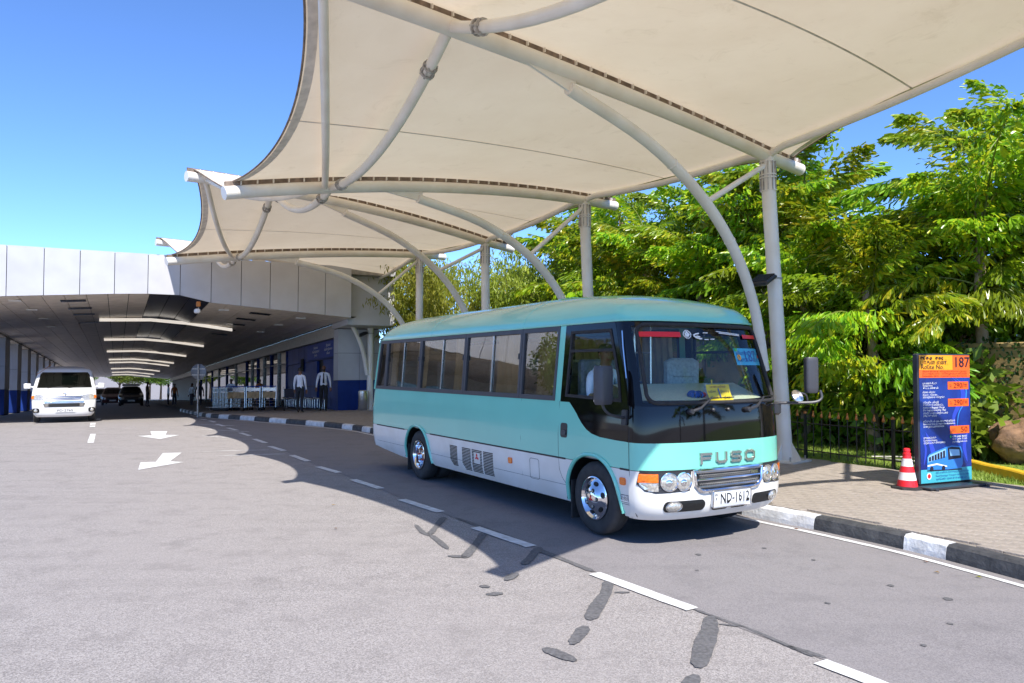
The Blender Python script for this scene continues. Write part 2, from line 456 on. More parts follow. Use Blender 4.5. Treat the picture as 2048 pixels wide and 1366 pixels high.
def catmull(pts, n=6):
    pts = [Vector(p) for p in pts]; out = []
    for i in range(len(pts) - 1):
        a = pts[max(0, i - 1)]; b = pts[i]; c = pts[i + 1]; d = pts[min(len(pts) - 1, i + 2)]
        for k in range(n):
            t = k / n
            out.append(0.5 * ((2 * b) + (c - a) * t + (2 * a - 5 * b + 4 * c - d) * t * t + (3 * b - a - 3 * c + d) * t ** 3))
    out.append(pts[-1]); return out
def interp(tab, x):
    if x <= tab[0][0]: return tab[0][1]
    for (a, va), (b, vb) in zip(tab, tab[1:]):
        if x <= b: return va + (vb - va) * (x - a) / (b - a)
    return tab[-1][1]
def text_mesh(s, size, ext=0.0, align='CENTER'):
    cu = bpy.data.curves.new('text', 'FONT'); cu.body = s; cu.size = size; cu.extrude = ext
    cu.align_x = align; cu.align_y = 'CENTER'; cu.resolution_u = 2
    o = bpy.data.objects.new('text', cu); COL.objects.link(o)
    dg = bpy.context.evaluated_depsgraph_get()
    me = bpy.data.meshes.new_from_object(o.evaluated_get(dg))
    bpy.data.objects.remove(o); bpy.data.curves.remove(cu)
    me.materials.clear()
    return me
def text(name, s, size, mt, parent, M, ext=0.0, align='CENTER', width=None, fn=None):
    me = text_mesh(s, size, ext, align)
    if width and me.vertices:
        xs = [v.co.x for v in me.vertices]; w = max(xs) - min(xs)
        if w > 0:
            k = width / w
            for v in me.vertices: v.co.x *= k
    if fn:
        for v in me.vertices: v.co = fn(v.co)
    elif M is not None: me.transform(M)
    me.materials.append(MATS[mt]); me.update()
    return link(name, me, parent)
def rrect(w, h, r, n=5, c=(0, 0)):
    out = []
    for (sx, sy, a0) in ((1, 1, 0), (-1, 1, 90), (-1, -1, 180), (1, -1, 270)):
        for k in range(n + 1):
            a = math.radians(a0 + 90 * k / n)
            out.append((c[0] + sx * (w / 2 - r) + r * math.cos(a), c[1] + sy * (h / 2 - r) + r * math.sin(a)))
    return out

# ================================================================ GROUND, ROAD, PAVEMENT
F0 = Vector((-11.45, 25.3)); ET = Vector((0.885, 0.465)); ED = Vector((-0.465, 0.885))   # terminal front line and its axes
ROW = Vector((-0.51, 0.86))
def sq(x, y):
    d = Vector((x, y)) - F0
    return d.dot(ET), d.dot(ED)
def gz(x, y):
    k = sq(x, y)[1] + 1.0
    return -0.033 * (k + math.sqrt(k * k + 1.0)) / 2
def TP(s, q, z=0.0):
    """terminal axes -> world; the terminal floor falls gently away from the camera"""
    p = F0 + ET * s + ED * q
    return Vector((p.x, p.y, z - 0.033 * max(0.0, q + 1.0)))
# one asphalt sheet reaching the horizon, finer near the camera
def axis(vals):
    return sorted(set(vals))
gx = axis([-1500, -900, -500, -260, -140] + [x * 4 for x in range(-24, 13)] + [70, 140, 300, 700, 1500])
gy = axis([-300, -120, -50] + [y * 4 for y in range(-6, 36)] + [180, 260, 420, 800, 1500])
m = MB()
P = [(x, y, max(gz(x, y), -8.0)) for y in gy for x in gx]
nx = len(gx)
m.add(P, [(j * nx + i, j * nx + i + 1, (j + 1) * nx + i + 1, (j + 1) * nx + i) for j in range(len(gy) - 1) for i in range(nx - 1)])
road = tag(m.build('road', 'asphalt_old'), 'sunlit old speckled asphalt road in front of the terminal', kind='structure')

def strip(poly, z, name, mt, parent=None, sub=1):
    m = MB()
    m.add([(p[0], p[1], gz(p[0], p[1]) + z) for p in poly], [tuple(range(len(poly)))])
    return m.build(name, mt, parent)
def ribbon(path, w, z, jit=0.0, rnd=None, ends=True, taper=False):
    """flat strip along a ground path, ragged edges"""
    rnd = rnd or random
    path = [Vector((p[0], p[1])) for p in path]
    m = MB(); V = []
    for i, p in enumerate(path):
        t = (path[min(i + 1, len(path) - 1)] - path[max(i - 1, 0)]).normalized(); n = Vector((-t.y, t.x))
        f = 1.0 if not taper else min(1.0, .35 + .3 * min(i, len(path) - 1 - i)) * (1 + .13 * math.sin(i * .22 + w * 90))
        a = p + n * (w * f / 2 + rnd.uniform(-jit, jit)); b = p - n * (w * f / 2 + rnd.uniform(-jit, jit))
        V += [(a.x, a.y, gz(a.x, a.y) + z), (b.x, b.y, gz(b.x, b.y) + z)]
    m.add(V, [(2 * i, 2 * i + 1, 2 * i + 3, 2 * i + 2) for i in range(len(path) - 1)])
    return m
def dens(pts, step):
    out = []
    for a, b in zip(pts, pts[1:]):
        a = Vector(a); b = Vector(b); n = max(1, int((b - a).length / step))
        out += [a + (b - a) * k / n for k in range(n)]
    out.append(Vector(pts[-1])); return out
# kerb line, from the near right to the far left and on into the terminal
KERB = [(5.15, 1.0), (5.0, 2.6), (4.78, 4.1), (4.5, 5.35), (4.21, 6.24), (3.83, 7.2), (3.27, 8.2), (2.74, 9.02), (0.5, 12.85), (-1.6, 16.4), (-3.7, 20.0), (-4.35, 20.98), (-5.1, 21.8), (-6.1, 22.75), (-7.3, 23.75), (-8.4, 24.75), (-9.5, 25.85), (-10.6, 27.1), (-11.6, 28.55), (-13.2, 31.4), (-19.0, 42.4), (-50, 101.5)]
KC = catmull([(p[0], p[1], 0) for p in KERB], 5)
KC = [Vector((p.x, p.y)) for p in KC]
DASH = [((1.84, 4.54), (2.44, 3.55)), ((0.70, 6.46), (1.31, 5.51)), ((-0.41, 8.3), (0.19, 7.42)), ((-1.47, 10.04), (-0.87, 9.18)), ((-2.49, 11.81), (-1.9, 10.94)), ((-3.43, 13.34), (-2.89, 12.59)), ((-4.41, 15.08), (-3.82, 14.12)), ((-5.4, 16.79), (-4.81, 15.89)), ((-6.33, 18.48), (-5.73, 17.51)), ((-7.31, 20.24), (-6.74, 19.35)), ((-8.27, 21.9), (-7.69, 21.04)), ((-9.19, 23.4), (-8.62, 22.54)), ((-10.1, 25.1), (-9.55, 24.2)), ((-11.1, 26.7), (-10.45, 25.7))]
# newer, darker asphalt of the bus lane between the dashes and the kerb
lane_l = [(3.9, 1.0), (2.46, 3.5)] + [d[0] for d in DASH] + [(-12.6, 29.3), (-16, 35.5)]
lane_r = [p for p in KC if p.y < 36]
m = MB(); V = []
def at_t(pl, t):
    pl = [Vector((p[0], p[1])) for p in pl]
    L = [0]
    for a, b in zip(pl, pl[1:]): L.append(L[-1] + (b - a).length)
    d = t * L[-1]
    for i in range(len(pl) - 1):
        if d <= L[i + 1] + 1e-9:
            return pl[i] + (pl[i + 1] - pl[i]) * ((d - L[i]) / max(1e-9, L[i + 1] - L[i]))
    return pl[-1]
def fy(pl, y):
    pl = sorted([(p[1], p[0]) for p in pl]); return interp(pl, y)
ys = [1.0 + 0.5 * i for i in range(69)]
for y in ys:
    a = fy(lane_l, y) + 0.06 + random.uniform(-.012, .012); b = fy(lane_r, y) + 0.05
    for k in range(5):
        x = a + (b - a) * k / 4; V.append((x, y, gz(x, y) + 0.004))
m.add(V, [(j * 5 + i, j * 5 + i + 1, (j + 1) * 5 + i + 1, (j + 1) * 5 + i) for j in range(len(ys) - 1) for i in range(4)])
tag(m.build('bus_lane', 'asphalt_lane'), 'darker newer asphalt of the bus lane beside the kerb', kind='structure')
# painted dashes
rd = random.Random(3)
for a, b in DASH:
    ribbon(dens([a, b], 0.12), 0.125, 0.009, 0.004, rd).build('lane_dash', 'road_paint', road)
edge = [(p.x, p.y) for p in KC]
off = []
for i, p in enumerate(KC):
    t = (KC[min(i + 1, len(KC) - 1)] - KC[max(i - 1, 0)]).normalized(); n = Vector((-t.y, t.x))
    w = 0.16 if p.y < 22 else 0.2
    off.append(p + n * w)
ribbon(dens([(p.x, p.y) for p in off if p.y < 32], 0.2), 0.075, 0.010, 0.004, rd).build('edge_line', 'road_paint', road)
for q in ([(-11.16, 19.93), (-11.02, 19.93), (-9.76, 17.57), (-9.91, 17.57)], [(-13.75, 24.54), (-13.58, 24.54), (-12.34, 22.27), (-12.5, 22.27)],
          [(-16.1, 29.2), (-15.95, 29.2), (-14.8, 27.0), (-14.95, 27.0)]):
    strip(q, 0.006, 'lane_dash', 'road_paint', road)
strip([(-9.99, 20.79), (-9.52, 20.79), (-9.04, 19.64), (-8.66, 19.6), (-8.65, 18.5), (-9.62, 19.35), (-9.33, 19.5)], 0.006, 'road_arrow', 'road_paint', road)
strip([(-7.17, 15.47), (-6.82, 15.56), (-6.54, 14.58), (-6.40, 14.10), (-6.10, 14.0), (-6.42, 12.95), (-6.88, 13.96), (-6.63, 14.03)], 0.006, 'road_arrow', 'road_paint', road)
# sealed cracks
TAR = [([(-0.80, 8.87), (-0.84, 8.3), (-0.87, 7.95)], .10), ([(-1.08, 8.45), (-0.95, 8.05), (-0.86, 7.9)], .07), ([(-0.86, 7.95), (-0.72, 7.6), (-0.62, 7.32)], .08),
       ([(-0.29, 8.07), (-0.37, 7.45), (-0.44, 6.98)], .11), ([(-0.42, 7.02), (-0.60, 7.06)], .10), ([(0.27, 7.4), (0.16, 6.95), (0.10, 6.75)], .12), ([(0.04, 6.48), (-0.05, 6.25)], .12),
       ([(-0.26, 6.1), (-0.18, 6.06)], .13), ([(-0.2, 5.87), (-0.07, 5.9)], .11), ([(0.80, 6.25), (0.73, 5.9), (0.63, 5.6), (0.54, 5.28)], .13), ([(0.8, 5.92), (0.92, 5.93)], .07), ([(0.50, 5.16), (0.38, 4.82)], .12), ([(0.2, 4.76), (0.38, 4.55)], .13),
       ([(1.40, 5.36), (1.33, 5.1), (1.22, 4.82), (1.09, 4.45)], .15), ([(1.42, 5.2), (1.58, 5.15)], .05), ([(1.05, 4.35), (0.95, 4.15)], .13), ([(1.74, 4.8), (1.90, 4.60)], .07),
       ([(-0.66, 8.84), (-0.13, 8.02), (0.22, 7.42)], .07), ([(0.22, 7.36), (0.5, 6.88), (0.7, 6.52)], .09), ([(1.32, 5.52), (1.6, 5.1), (1.83, 4.62)], .04)]
for pts, w in TAR:
    w *= .78
    ribbon(dens(pts, 0.03), w, 0.0065 if w < .09 else 0.0075, 0.0035, rd, taper=True).build('tar_patch', 'tar', road)
for pts in ([(-6.5, 15.8), (-5.2, 16.1)], [(-5.9, 15.0), (-4.6, 15.35)], [(-8.9, 21.5), (-7.2, 20.6)], [(-8.0, 19.4), (-6.9, 18.7)], [(-10.2, 23.6), (-8.3, 22.7)]):
    ribbon(dens(pts, .1), .05, .0045, .015, rd, taper=True).build('scuff_mark', 'road_paint', road)
def blob(x, y, rx, ry, z, name, mt, parent, n=11):
    pts = []
    for k in range(n):
        a = 2 * PI * k / n; r = rd.uniform(.75, 1.15)
        pts.append((x + rx * r * math.cos(a), y + ry * r * math.sin(a)))
    return strip(pts, z, name, mt, parent)
for (x, y, r) in [(3.05, 6.1, .03), (2.35, 5.65, .022), (2.75, 6.9, .02), (3.3, 5.75, .035), (1.75, 7.1, .03), (2.45, 7.35, .025), (3.0, 5.2, .02), (1.6, 6.55, .018), (2.6, 4.8, .02)]:
    blob(x, y, r, r * 1.2, 0.0085, 'oil_spot', 'tar', road)
# fallen leaves in the gutter
for (x, y, mt, lab) in [(3.72, 6.85, 'dry_leaf', 'dry brown leaf lying in the gutter below the short white kerb stone'), (3.62, 6.5, 'dry_leaf', 'dry reddish leaf on the white edge line by the right kerb'), (3.88, 6.35, 'bamboo_leaf', 'small green leaf in the gutter by the right kerb'), (3.05, 8.2, 'dry_leaf', 'dry leaf in the gutter just ahead of the minibus'), (-2.3, 9.6, 'dry_leaf', 'small brown leaf on the open sunlit asphalt'), (-1.9, 8.2, 'dry_leaf', 'tiny brown leaf on the asphalt nearest the camera')]:
    a = rd.uniform(0, 6); m = MB(); c, s_ = math.cos(a), math.sin(a)
    m.add([(x, y, .013), (x + .03 * c - .012 * s_, y + .03 * s_ + .012 * c, .022), (x + .06 * c, y + .06 * s_, .013), (x + .03 * c + .012 * s_, y + .03 * s_ - .012 * c, .018)], [(0, 1, 2), (0, 2, 3)])
    tag(m.build('fallen_leaf', mt), lab, 'leaf', 'fallen leaves')

# ---- pavement
FENCE = [(7.95, 8.2), (6.25, 11.45), (5.7, 12.45), (5.08, 13.75), (3.2, 17.4), (0.8, 21.6), (-1.6, 25.7), (-3.6, 29.2), (-4.6, 31.5)]
PZ = 0.15
m = MB()
inner = []
for i, p in enumerate(KC):
    t = (KC[min(i + 1, len(KC) - 1)] - KC[max(i - 1, 0)]).normalized(); n = Vector((t.y, -t.x))
    inner.append(p + n * 0.135)
inner = [p for p in inner]
V = []
def right_x(y):
    return fy(FENCE + [(9.0, 6.0), (11, 1.0), (-9, 45), (-40, 105)], y) + 0.3
ys = [1.0 + 0.5 * i for i in range(72)] + [38, 44, 52, 62, 75, 90, 101]
for y in ys:
    a = fy(inner, y); b = max(a + 0.3, right_x(y))
    for k in range(7):
        x = a + (b - a) * k / 6; V.append((x, y, gz(x, y) + PZ - 0.012))
m.add(V, [(j * 7 + i, j * 7 + i + 1, (j + 1) * 7 + i + 1, (j + 1) * 7 + i) for j in range(len(ys) - 1) for i in range(6)])
pavement = tag(m.build('pavement', 'paver_bed'), 'block paved footway behind the kerb', kind='structure')
# kerb stones
kerb = thing('kerb', 'black and white painted kerb along the footway', 'kerb'); kerb['kind'] = 'structure'; del kerb['category']
LK = [0.0]
for a, b in zip(KC, KC[1:]): LK.append(LK[-1] + (b - a).length)
def kpos(d):
    for i in range(len(KC) - 1):
        if d <= LK[i + 1]:
            t = (KC[i + 1] - KC[i]); return KC[i] + t * ((d - LK[i]) / t.length), t.normalized()
    return KC[-1], (KC[-1] - KC[-2]).normalized()
def kdist(x, y):
    return min(range(len(KC)), key=lambda i: (KC[i] - Vector((x, y))).length)
d_at = lambda x, y: LK[kdist(x, y)]
d0 = d_at(2.72, 9.05)
joints = [d0]
near = [0.98, 1.02, 0.44, 1.25, 0.9, 1.1, 0.9, 1.0, 1.0]
d = d0; lst = []
col = 'kerb_white'
for w in near:
    if d - w < 0: break
    lst.append((d - w, d, col)); d -= w; col = 'kerb_black' if col == 'kerb_white' else 'kerb_white'
d = d0; col = 'kerb_black'
dend = d_at(-11.6, 28.55)
seq = [1.0] * 13 + [0.62, .6, .55] + [1.0] * 40
k = 0
while d < dend + 12:
    w = seq[min(k, len(seq) - 1)] * (0.97 if k % 3 else 1.04)
    lst.append((d, d + w, col)); d += w; k += 1
    col = 'kerb_black' if col == 'kerb_white' else 'kerb_white'
for (a, b, c) in lst:
    m = MB(); n = 6; V = []
    for i in range(n + 1):
        p, t = kpos(a + 0.004 + (b - a - 0.008) * i / n); nn = Vector((t.y, -t.x))
        jz = rd.uniform(-.003, .003)
        for (u, z) in ((0.0, -.02), (0.004, .05), (0.018, .125), (0.045, .148 + jz), (0.14, .152 + jz), (0.145, -.02)):
            q = p + nn * (u + rd.uniform(-.002, .002)); V.append((q.x, q.y, gz(q.x, q.y) + z))
    F = [(i * 6 + k_, i * 6 + k_ + 1, (i + 1) * 6 + k_ + 1, (i + 1) * 6 + k_) for i in range(n) for k_ in range(5)]
    F += [(0, 1, 2, 3, 4, 5), tuple(n * 6 + k_ for k_ in (5, 4, 3, 2, 1, 0))]
    m.add(V, F); m.build('kerb_stone', c, kerb)
# pavers laid parallel to the kerb on the sunlit corner
R = Vector((0.53, -0.848)); N_ = Vector((0.848, 0.53)); C0 = Vector((3.0, 9.0))
pm = MB().box((0, 0, 0), (0.222, 0.108, 0.03), bev=0.004).mesh('paver', 'paver')
spots = []
for j in range(-3, 60):
    for i in range(-26, 27):
        p = C0 + R * (i * 0.2255 + (0.1128 if j % 2 else 0)) + N_ * (j * 0.1115)
        if p.y < 5.2 or p.y > 14.5: continue
        if p.x < fy(inner, p.y) + 0.09 or p.x > right_x(p.y) - 0.35: continue
        if abs(p.x) / p.y > 0.74: continue
        spots.append(p)
spots.sort(key=lambda p: p.length)
ang = math.atan2(R.y, R.x)
for p in spots[:300]:
    o = link('paver', pm, pavement, (p.x, p.y, PZ - 0.006 + rd.uniform(-.002, .002)), (0, 0, ang + rd.uniform(-.008, .008)))
m = MB()
for p in spots[300:]:
    m.box((p.x, p.y, PZ - 0.006 + rd.uniform(-.002, .002)), (0.222, 0.108, 0.03), ang + rd.uniform(-.008, .008))
tag(m.build('pavers', 'paver', pavement), kind='stuff')
# rest of the footway: long thin courses further back
m = MB()
for j in range(0, 260):
    y = 14.5 + j * 0.115 * 1.0
    if y > 33: break
    a = fy(inner, y) + 0.08; b = right_x(y) - 0.2
    x = a + rd.uniform(-.2, 0)
    while x < b:
        w = 0.30
        z = gz(x, y) + PZ - 0.005 + rd.uniform(-.002, .002)
        m.add([(x, y, z), (x + w, y, z), (x + w, y + .105, z), (x, y + .105, z)], [(0, 1, 2, 3)])
        x += w + 0.008
tag(m.build('pavers', 'paver', pavement), kind='stuff')
# ---- lawn and the ground behind it
m = MB(); V = []
ys = [1 + 1.0 * i for i in range(60)]
for y in ys:
    a = fy(FENCE + [(9.0, 6.0), (11, 1.0), (-9, 45), (-30, 85)], y) - 0.02
    for k in range(6):
        x = a + [0, .8, 2, 5, 12, 60][k]; V.append((x, y, gz(x, y) + PZ + [0, .015, .03, .05, .1, .3][k]))
m.add(V, [(j * 6 + i, j * 6 + i + 1, (j + 1) * 6 + i + 1, (j + 1) * 6 + i) for j in range(len(ys) - 1) for i in range(5)])
lawn = tag(m.build('lawn', 'lawn'), 'mown lawn behind the railing', kind='structure')
m = MB()
for _ in range(26000):
    y = rd.uniform(8.0, 19.0); a = fy(FENCE, y); x = a + abs(rd.gauss(0, 1)) * 1.5 + 0.02
    if x / y > 0.75: continue
    z = gz(x, y) + PZ + 0.01; h = rd.uniform(.03, .08); t = rd.uniform(0, 6.28); w = .006
    dx, dy = math.cos(t) * w, math.sin(t) * w
    lx, ly = rd.gauss(0, .02), rd.gauss(0, .02)
    m.add([(x - dx, y - dy, z), (x + dx, y + dy, z), (x + lx, y + ly, z + h)], [(0, 1, 2)])
tag(m.build('grass', 'grass_blade'), 'short green grass blades of the lawn behind the railing', 'grass', kind='stuff')
# yellow kerb at the lawn's edge beside the sign
yk = [(7.22, 12.6), (7.18, 11.9), (7.12, 11.4), (7.13, 10.9), (7.05, 10.4), (6.98, 9.9), (7.05, 9.2), (7.3, 8.4)]
yk = [Vector((p.x, p.y)) for p in catmull([(a, b, 0) for a, b in yk], 4)]
ykr = thing('yellow_kerb', 'curved yellow painted kerb edging the lawn beside the route sign', 'kerb', (0, 0, 0))
for i0 in range(0, len(yk) - 4, 5):
    seg = yk[i0:i0 + 6]; m = MB(); V = []
    for i, p in enumerate(seg):
        t = (seg[min(i + 1, len(seg) - 1)] - seg[max(i - 1, 0)]).normalized(); nn = Vector((-t.y, t.x))
        for (u, z) in ((0, PZ - .01), (.01, PZ + .13), (.03, PZ + .15), (.14, PZ + .15), (.15, PZ - .01)):
            q = p + nn * u; V.append((q.x, q.y, z))
    n = len(seg)
    m.add(V, [(i * 5 + k_, i * 5 + k_ + 1, (i + 1) * 5 + k_ + 1, (i + 1) * 5 + k_) for i in range(n - 1) for k_ in range(4)] + [(0, 1, 2, 3, 4), tuple((n - 1) * 5 + k_ for k_ in (4, 3, 2, 1, 0))])
    m.build('kerb_stone', 'kerb_yellow', ykr)

# ================================================================ TERMINAL
PROF = [(-40, 3.6), (-7.2, 3.72), (-4.85, 3.96), (-1.1, 4.22), (0.3, 4.22), (1.0, 4.02), (6.3, 3.62), (9.0, 3.62)]
TOP = 5.55
def TQ(s, q, z):
    p = F0 + ET * s + ED * q
    return Vector((p.x, p.y, z - 0.033 * max(0.0, q)))
term = thing('terminal_building', 'white panelled airport terminal with a deep covered driveway and dark blue side wall', 'building', (0, 0, 0))
def tbox(m, s0, s1, q0, q1, z0, z1):
    c = []
    for z in (z0, z1):
        for (s, q) in ((s0, q0), (s1, q0), (s1, q1), (s0, q1)): c.append(TQ(s, q, z))
    return m.add(c, [(0, 3, 2, 1), (4, 5, 6, 7), (0, 1, 5, 4), (1, 2, 6, 5), (2, 3, 7, 6), (3, 0, 4, 7)])
# fascia panels, dark joints between them
joints = [6.11 - 0.985 * i for i in range(0, 31)]
for a, b in zip(joints[1:], joints):
    z0a, z0b = interp(PROF, a), interp(PROF, b)
    m = MB(); g = 0.010
    V = [TQ(a + g, 0, z0a), TQ(b - g, 0, z0b), TQ(b - g, -.03, TOP), TQ(a + g, -.03, TOP), TQ(a + g, .06, z0a), TQ(b - g, .06, z0b), TQ(b - g, .06, TOP), TQ(a + g, .06, TOP)]
    m.add(V, [(0, 1, 2, 3), (7, 6, 5, 4), (0, 4, 5, 1), (3, 2, 6, 7), (0, 3, 7, 4), (1, 5, 6, 2)])
    m.build('fascia_panel', 'fascia', term)
m = MB()
pts = [p for p in PROF if -23.6 < p[0] < 6.1]
pts = [(-23.45, interp(PROF, -23.45))] + pts + [(6.1, interp(PROF, 6.1))]
for (a, za), (b, zb) in zip(pts, pts[1:]):
    m.add([TQ(a, .07, za + .01), TQ(b, .07, zb + .01), TQ(b, .07, TOP - .02), TQ(a, .07, TOP - .02), TQ(a, .12, za + .01), TQ(b, .12, zb + .01), TQ(b, .12, TOP - .02), TQ(a, .12, TOP - .02)], [(0, 1, 2, 3), (7, 6, 5, 4), (0, 4, 5, 1), (3, 2, 6, 7), (0, 3, 7, 4), (1, 5, 6, 2)])
m.build('fascia_backing', 'black_gap', term)
# roof above
m = MB(); tbox(m, -7.5, 7.9, .13, 118, TOP - .25, TOP - .05); tbox(m, -23.45, -7.52, .13, 9.0, TOP - .25, TOP - .05); m.build('roof', 'concrete', term)
# soffit boards running into the tunnel
ss = [-23.03 + 0.62 * i for i in range(0, 48)]
for s0 in ss:
    s1 = s0 + 0.60
    if s1 > 6.3: continue
    dark = -1.0 < (s0 + s1) / 2 < 0.95  # middle boards: a reflection on the soffit, painted in as dark colour
    for (q0, q1) in ((0.13, 8.2), (8.22, 23.0), (23.02, 48.0), (48.02, 116.0)) if s0 > -7.2 else ((0.13, 9.0),):
        m = MB(); za, zb = interp(PROF, s0), interp(PROF, s1)
        m.add([TQ(s0, q0, za), TQ(s1, q0, zb), TQ(s1, q1, zb), TQ(s0, q1, za), TQ(s0, q0, za + .04), TQ(s1, q0, zb + .04), TQ(s1, q1, zb + .04), TQ(s0, q1, za + .04)], [(0, 3, 2, 1), (4, 5, 6, 7), (0, 1, 5, 4), (1, 2, 6, 5), (2, 3, 7, 6), (3, 0, 4, 7)])
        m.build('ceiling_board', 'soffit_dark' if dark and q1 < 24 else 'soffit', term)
m = MB(); pr = [p for p in PROF if -23.6 < p[0] < 6.3]; pr = [(-23.45, 3.66)] + pr + [(6.35, 3.62)]
for (a, za), (b, zb) in zip(pr, pr[1:]):
    qe = 117 if b > -7.1 else 9.0
    m.add([TQ(a, .13, za + .06), TQ(b, .13, zb + .06), TQ(b, qe, zb + .06), TQ(a, qe, za + .06)], [(0, 1, 2, 3)])
m.build('ceiling_backing', 'black_gap', term)
# dark ceiling grilles and round downlights
for (s, q, w) in [(-3.0, 1.4, .75), (-2.9, 3.9, .75), (-2.85, 6.2, .75), (3.1, 1.5, .75), (2.95, 4.0, .75), (2.9, 6.5, .75), (2.9, 9.5, .75), (2.9, 12.5, .75), (-2.8, 10, .75)]:
    m = MB(); z = interp(PROF, s) - .02; dz = (interp(PROF, s + w / 2) - interp(PROF, s - w / 2)) / 2
    m.add([TQ(s - w / 2, q, z - dz), TQ(s + w / 2, q, z + dz), TQ(s + w / 2, q + .55, z + dz), TQ(s - w / 2, q + .55, z - dz)], [(0, 3, 2, 1)]); m.build('ceiling_grille', 'soffit_dark', term)
for (s, q) in [(-4.6, 1.0), (-4.4, 4.0), (-4.3, 7.5), (-4.3, 11.5), (4.6, 1.6), (4.4, 5.0), (4.3, 9.0), (1.8, 1.6)]:
    m = MB(); z = interp(PROF, s); tbox(m, s - .17, s + .17, q, q + .22, z - .05, z - .012); m.build('downlight', 'white_plain', term)
# long lamp bars across the tunnel
for i, q in enumerate([8.3, 21.0, 34, 48, 55, 74, 90, 104]):
    m = MB()
    for (a, b) in ((-2.35, -0.4), (-0.4, 1.05), (1.05, 2.95)):
        za, zb = [interp([(-2.35, 3.98), (-0.4, 4.04), (1.05, 3.93), (2.95, 3.68)], t) for t in (a, b)]
        m.add([TQ(a, q, za), TQ(b, q, zb), TQ(b, q + .09, zb), TQ(a, q + .09, za), TQ(a, q, za + .13), TQ(b, q, zb + .13), TQ(b, q + .09, zb + .13), TQ(a, q + .09, za + .13)], [(0, 3, 2, 1), (4, 5, 6, 7), (0, 1, 5, 4), (1, 2, 6, 5), (2, 3, 7, 6), (3, 0, 4, 7)])
    m.build('lamp_bar', 'lamp_white', term)
# right-hand wall: beige bulkhead, blue panels, glass bays, corner pillar
def zf(q): return 0.15
m = MB(); tbox(m, 6.3, 6.8, 3.0, 112, 3.12, 3.66); m.build('bulkhead', 'wall_beige', term)
m = MB(); tbox(m, 6.62, 7.2, 3.2, 112, -.3, 3.2); m.build('wall', 'dark_inside', term)
def wpanel(q0, q1, z0, z1, mt, name='wall_panel', s=6.48, th=.12, par=None):
    m = MB(); tbox(m, s, s + th, q0 + .012, q1 - .012, z0 + .012, z1 - .012); return m.build(name, mt, par or term)
for (q0, q1) in ((3.02, 4.4), (4.4, 5.8), (7.0, 8.2), (8.2, 9.6), (9.6, 11.0), (11.0, 12.4), (12.4, 13.8)):
    wpanel(q0, q1, .1, 1.15, 'wall_blue'); wpanel(q0, q1, 1.15, 2.3, 'wall_blue'); wpanel(q0, q1, 2.3, 3.12, 'wall_blue')
wpanel(5.8, 7.0, 2.3, 3.12, 'wall_blue')
sb = wpanel(3.3, 8.6, 2.35, 3.05, 'sign_blue', 'sign_band', 6.40, .06)
def tmat(s, q, z, face='w'):
    """matrix putting text on the right wall (facing the road) or on the front"""
    o = TQ(s, q, z)
    if face == 'w':
        return Matrix(((-ED.x, 0, -ET.x, o.x), (-ED.y, 0, -ET.y, o.y), (0.033, 1, 0, o.z), (0, 0, 0, 1)))
for (q, lines) in ((4.6, ('இலங்கை', 'விமான நிலையம்', 'சேவை')), (6.9, ('இலங்கை', 'சேவை நிலையம்', 'தகவல்'))):
    for k, t in enumerate(lines):
        text('lettering', t, .15, 'ink_white', sb, tmat(6.392, q, 2.88 - k * .17))
q = 13.8
for i in range(13):
    w = 2.4 if i < 6 else 5.5
    wpanel(q, q + .18, 0, 3.12, 'steel_grey' if i % 2 else 'wall_blue', 'mullion', 6.42, .2)
    f = wpanel(q + .18, q + w, .05, 2.45, 'glass_dark', 'window_pane', 6.52, .02)
    wpanel(q + .18, q + w, 2.45, 3.12, 'glass_dark' if i % 3 else 'soffit_dark', 'window_pane', 6.52, .02)
    wpanel(q + .18, q + w, 2.42, 2.48, 'steel_grey', 'transom', 6.44, .1)
    q += w
m = MB(); tbox(m, 6.40, 6.44, 9.6, 10.1, 1.9, 2.5); m.build('notice_board', 'black_gap', term)
# corner pillar: white panels over blue
for (s0, s1) in ((6.22, 7.12), (7.12, 7.95)):
    for (z0, z1, mt) in ((0.1, 1.32, 'wall_blue'), (1.32, 2.42, 'fascia'), (2.42, 3.4, 'fascia')):
        m = MB(); tbox(m, s0 + .006, s1 - .006, 2.3, 3.0, z0 + .006, z1 - .006); m.build('pillar_panel', mt, term)
m = MB(); tbox(m, 6.24, 7.93, 2.32, 2.98, 0, 3.42); m.build('pillar_core', 'black_gap', term)
m = MB(); tbox(m, 6.13, 8.0, 0.6, 2.9, 3.42, TOP); m.build('corner_block', 'fascia', term)
m = MB(); tbox(m, 8.0, 12.0, 3.0, 3.3, 0, 2.9); m.build('side_wall', 'wall_beige', term)
# left-hand pillars between openings
for i in range(9):
    q = 5.3 + i * 5.2
    for (q0, q1) in ((q, q + .9), (q + .92, q + 1.85)):
        for (z0, z1, mt) in ((0, 1.22, 'wall_blue'), (1.22, 2.35, 'fascia'), (2.35, 3.72, 'fascia')):
            m = MB(); tbox(m, -7.15, -6.45, q0 + .01, q1 - .01, z0 + .006, z1 - .006); m.build('pillar_panel', mt, term)
    m = MB(); tbox(m, -7.12, -6.48, q + .03, q + 1.82, -.3, 3.72); m.build('pillar_core', 'black_gap', term)
m = MB(); tbox(m, -7.2, -6.4, .2, 112, 3.72, 3.9); m.build('edge_beam', 'wall_beige', term)
m = MB(); tbox(m, -22.6, -21.8, 1.5, 2.3, -.5, 3.68); m.build('end_pillar', 'fascia', term)
m = MB(); tbox(m, -23.4, -7.7, 8.6, 9.0, -.6, 3.7); m.build('reflected_wall', 'wall_beige', term)  # unseen wall, added so the bus windows reflect brown instead of bright horizon
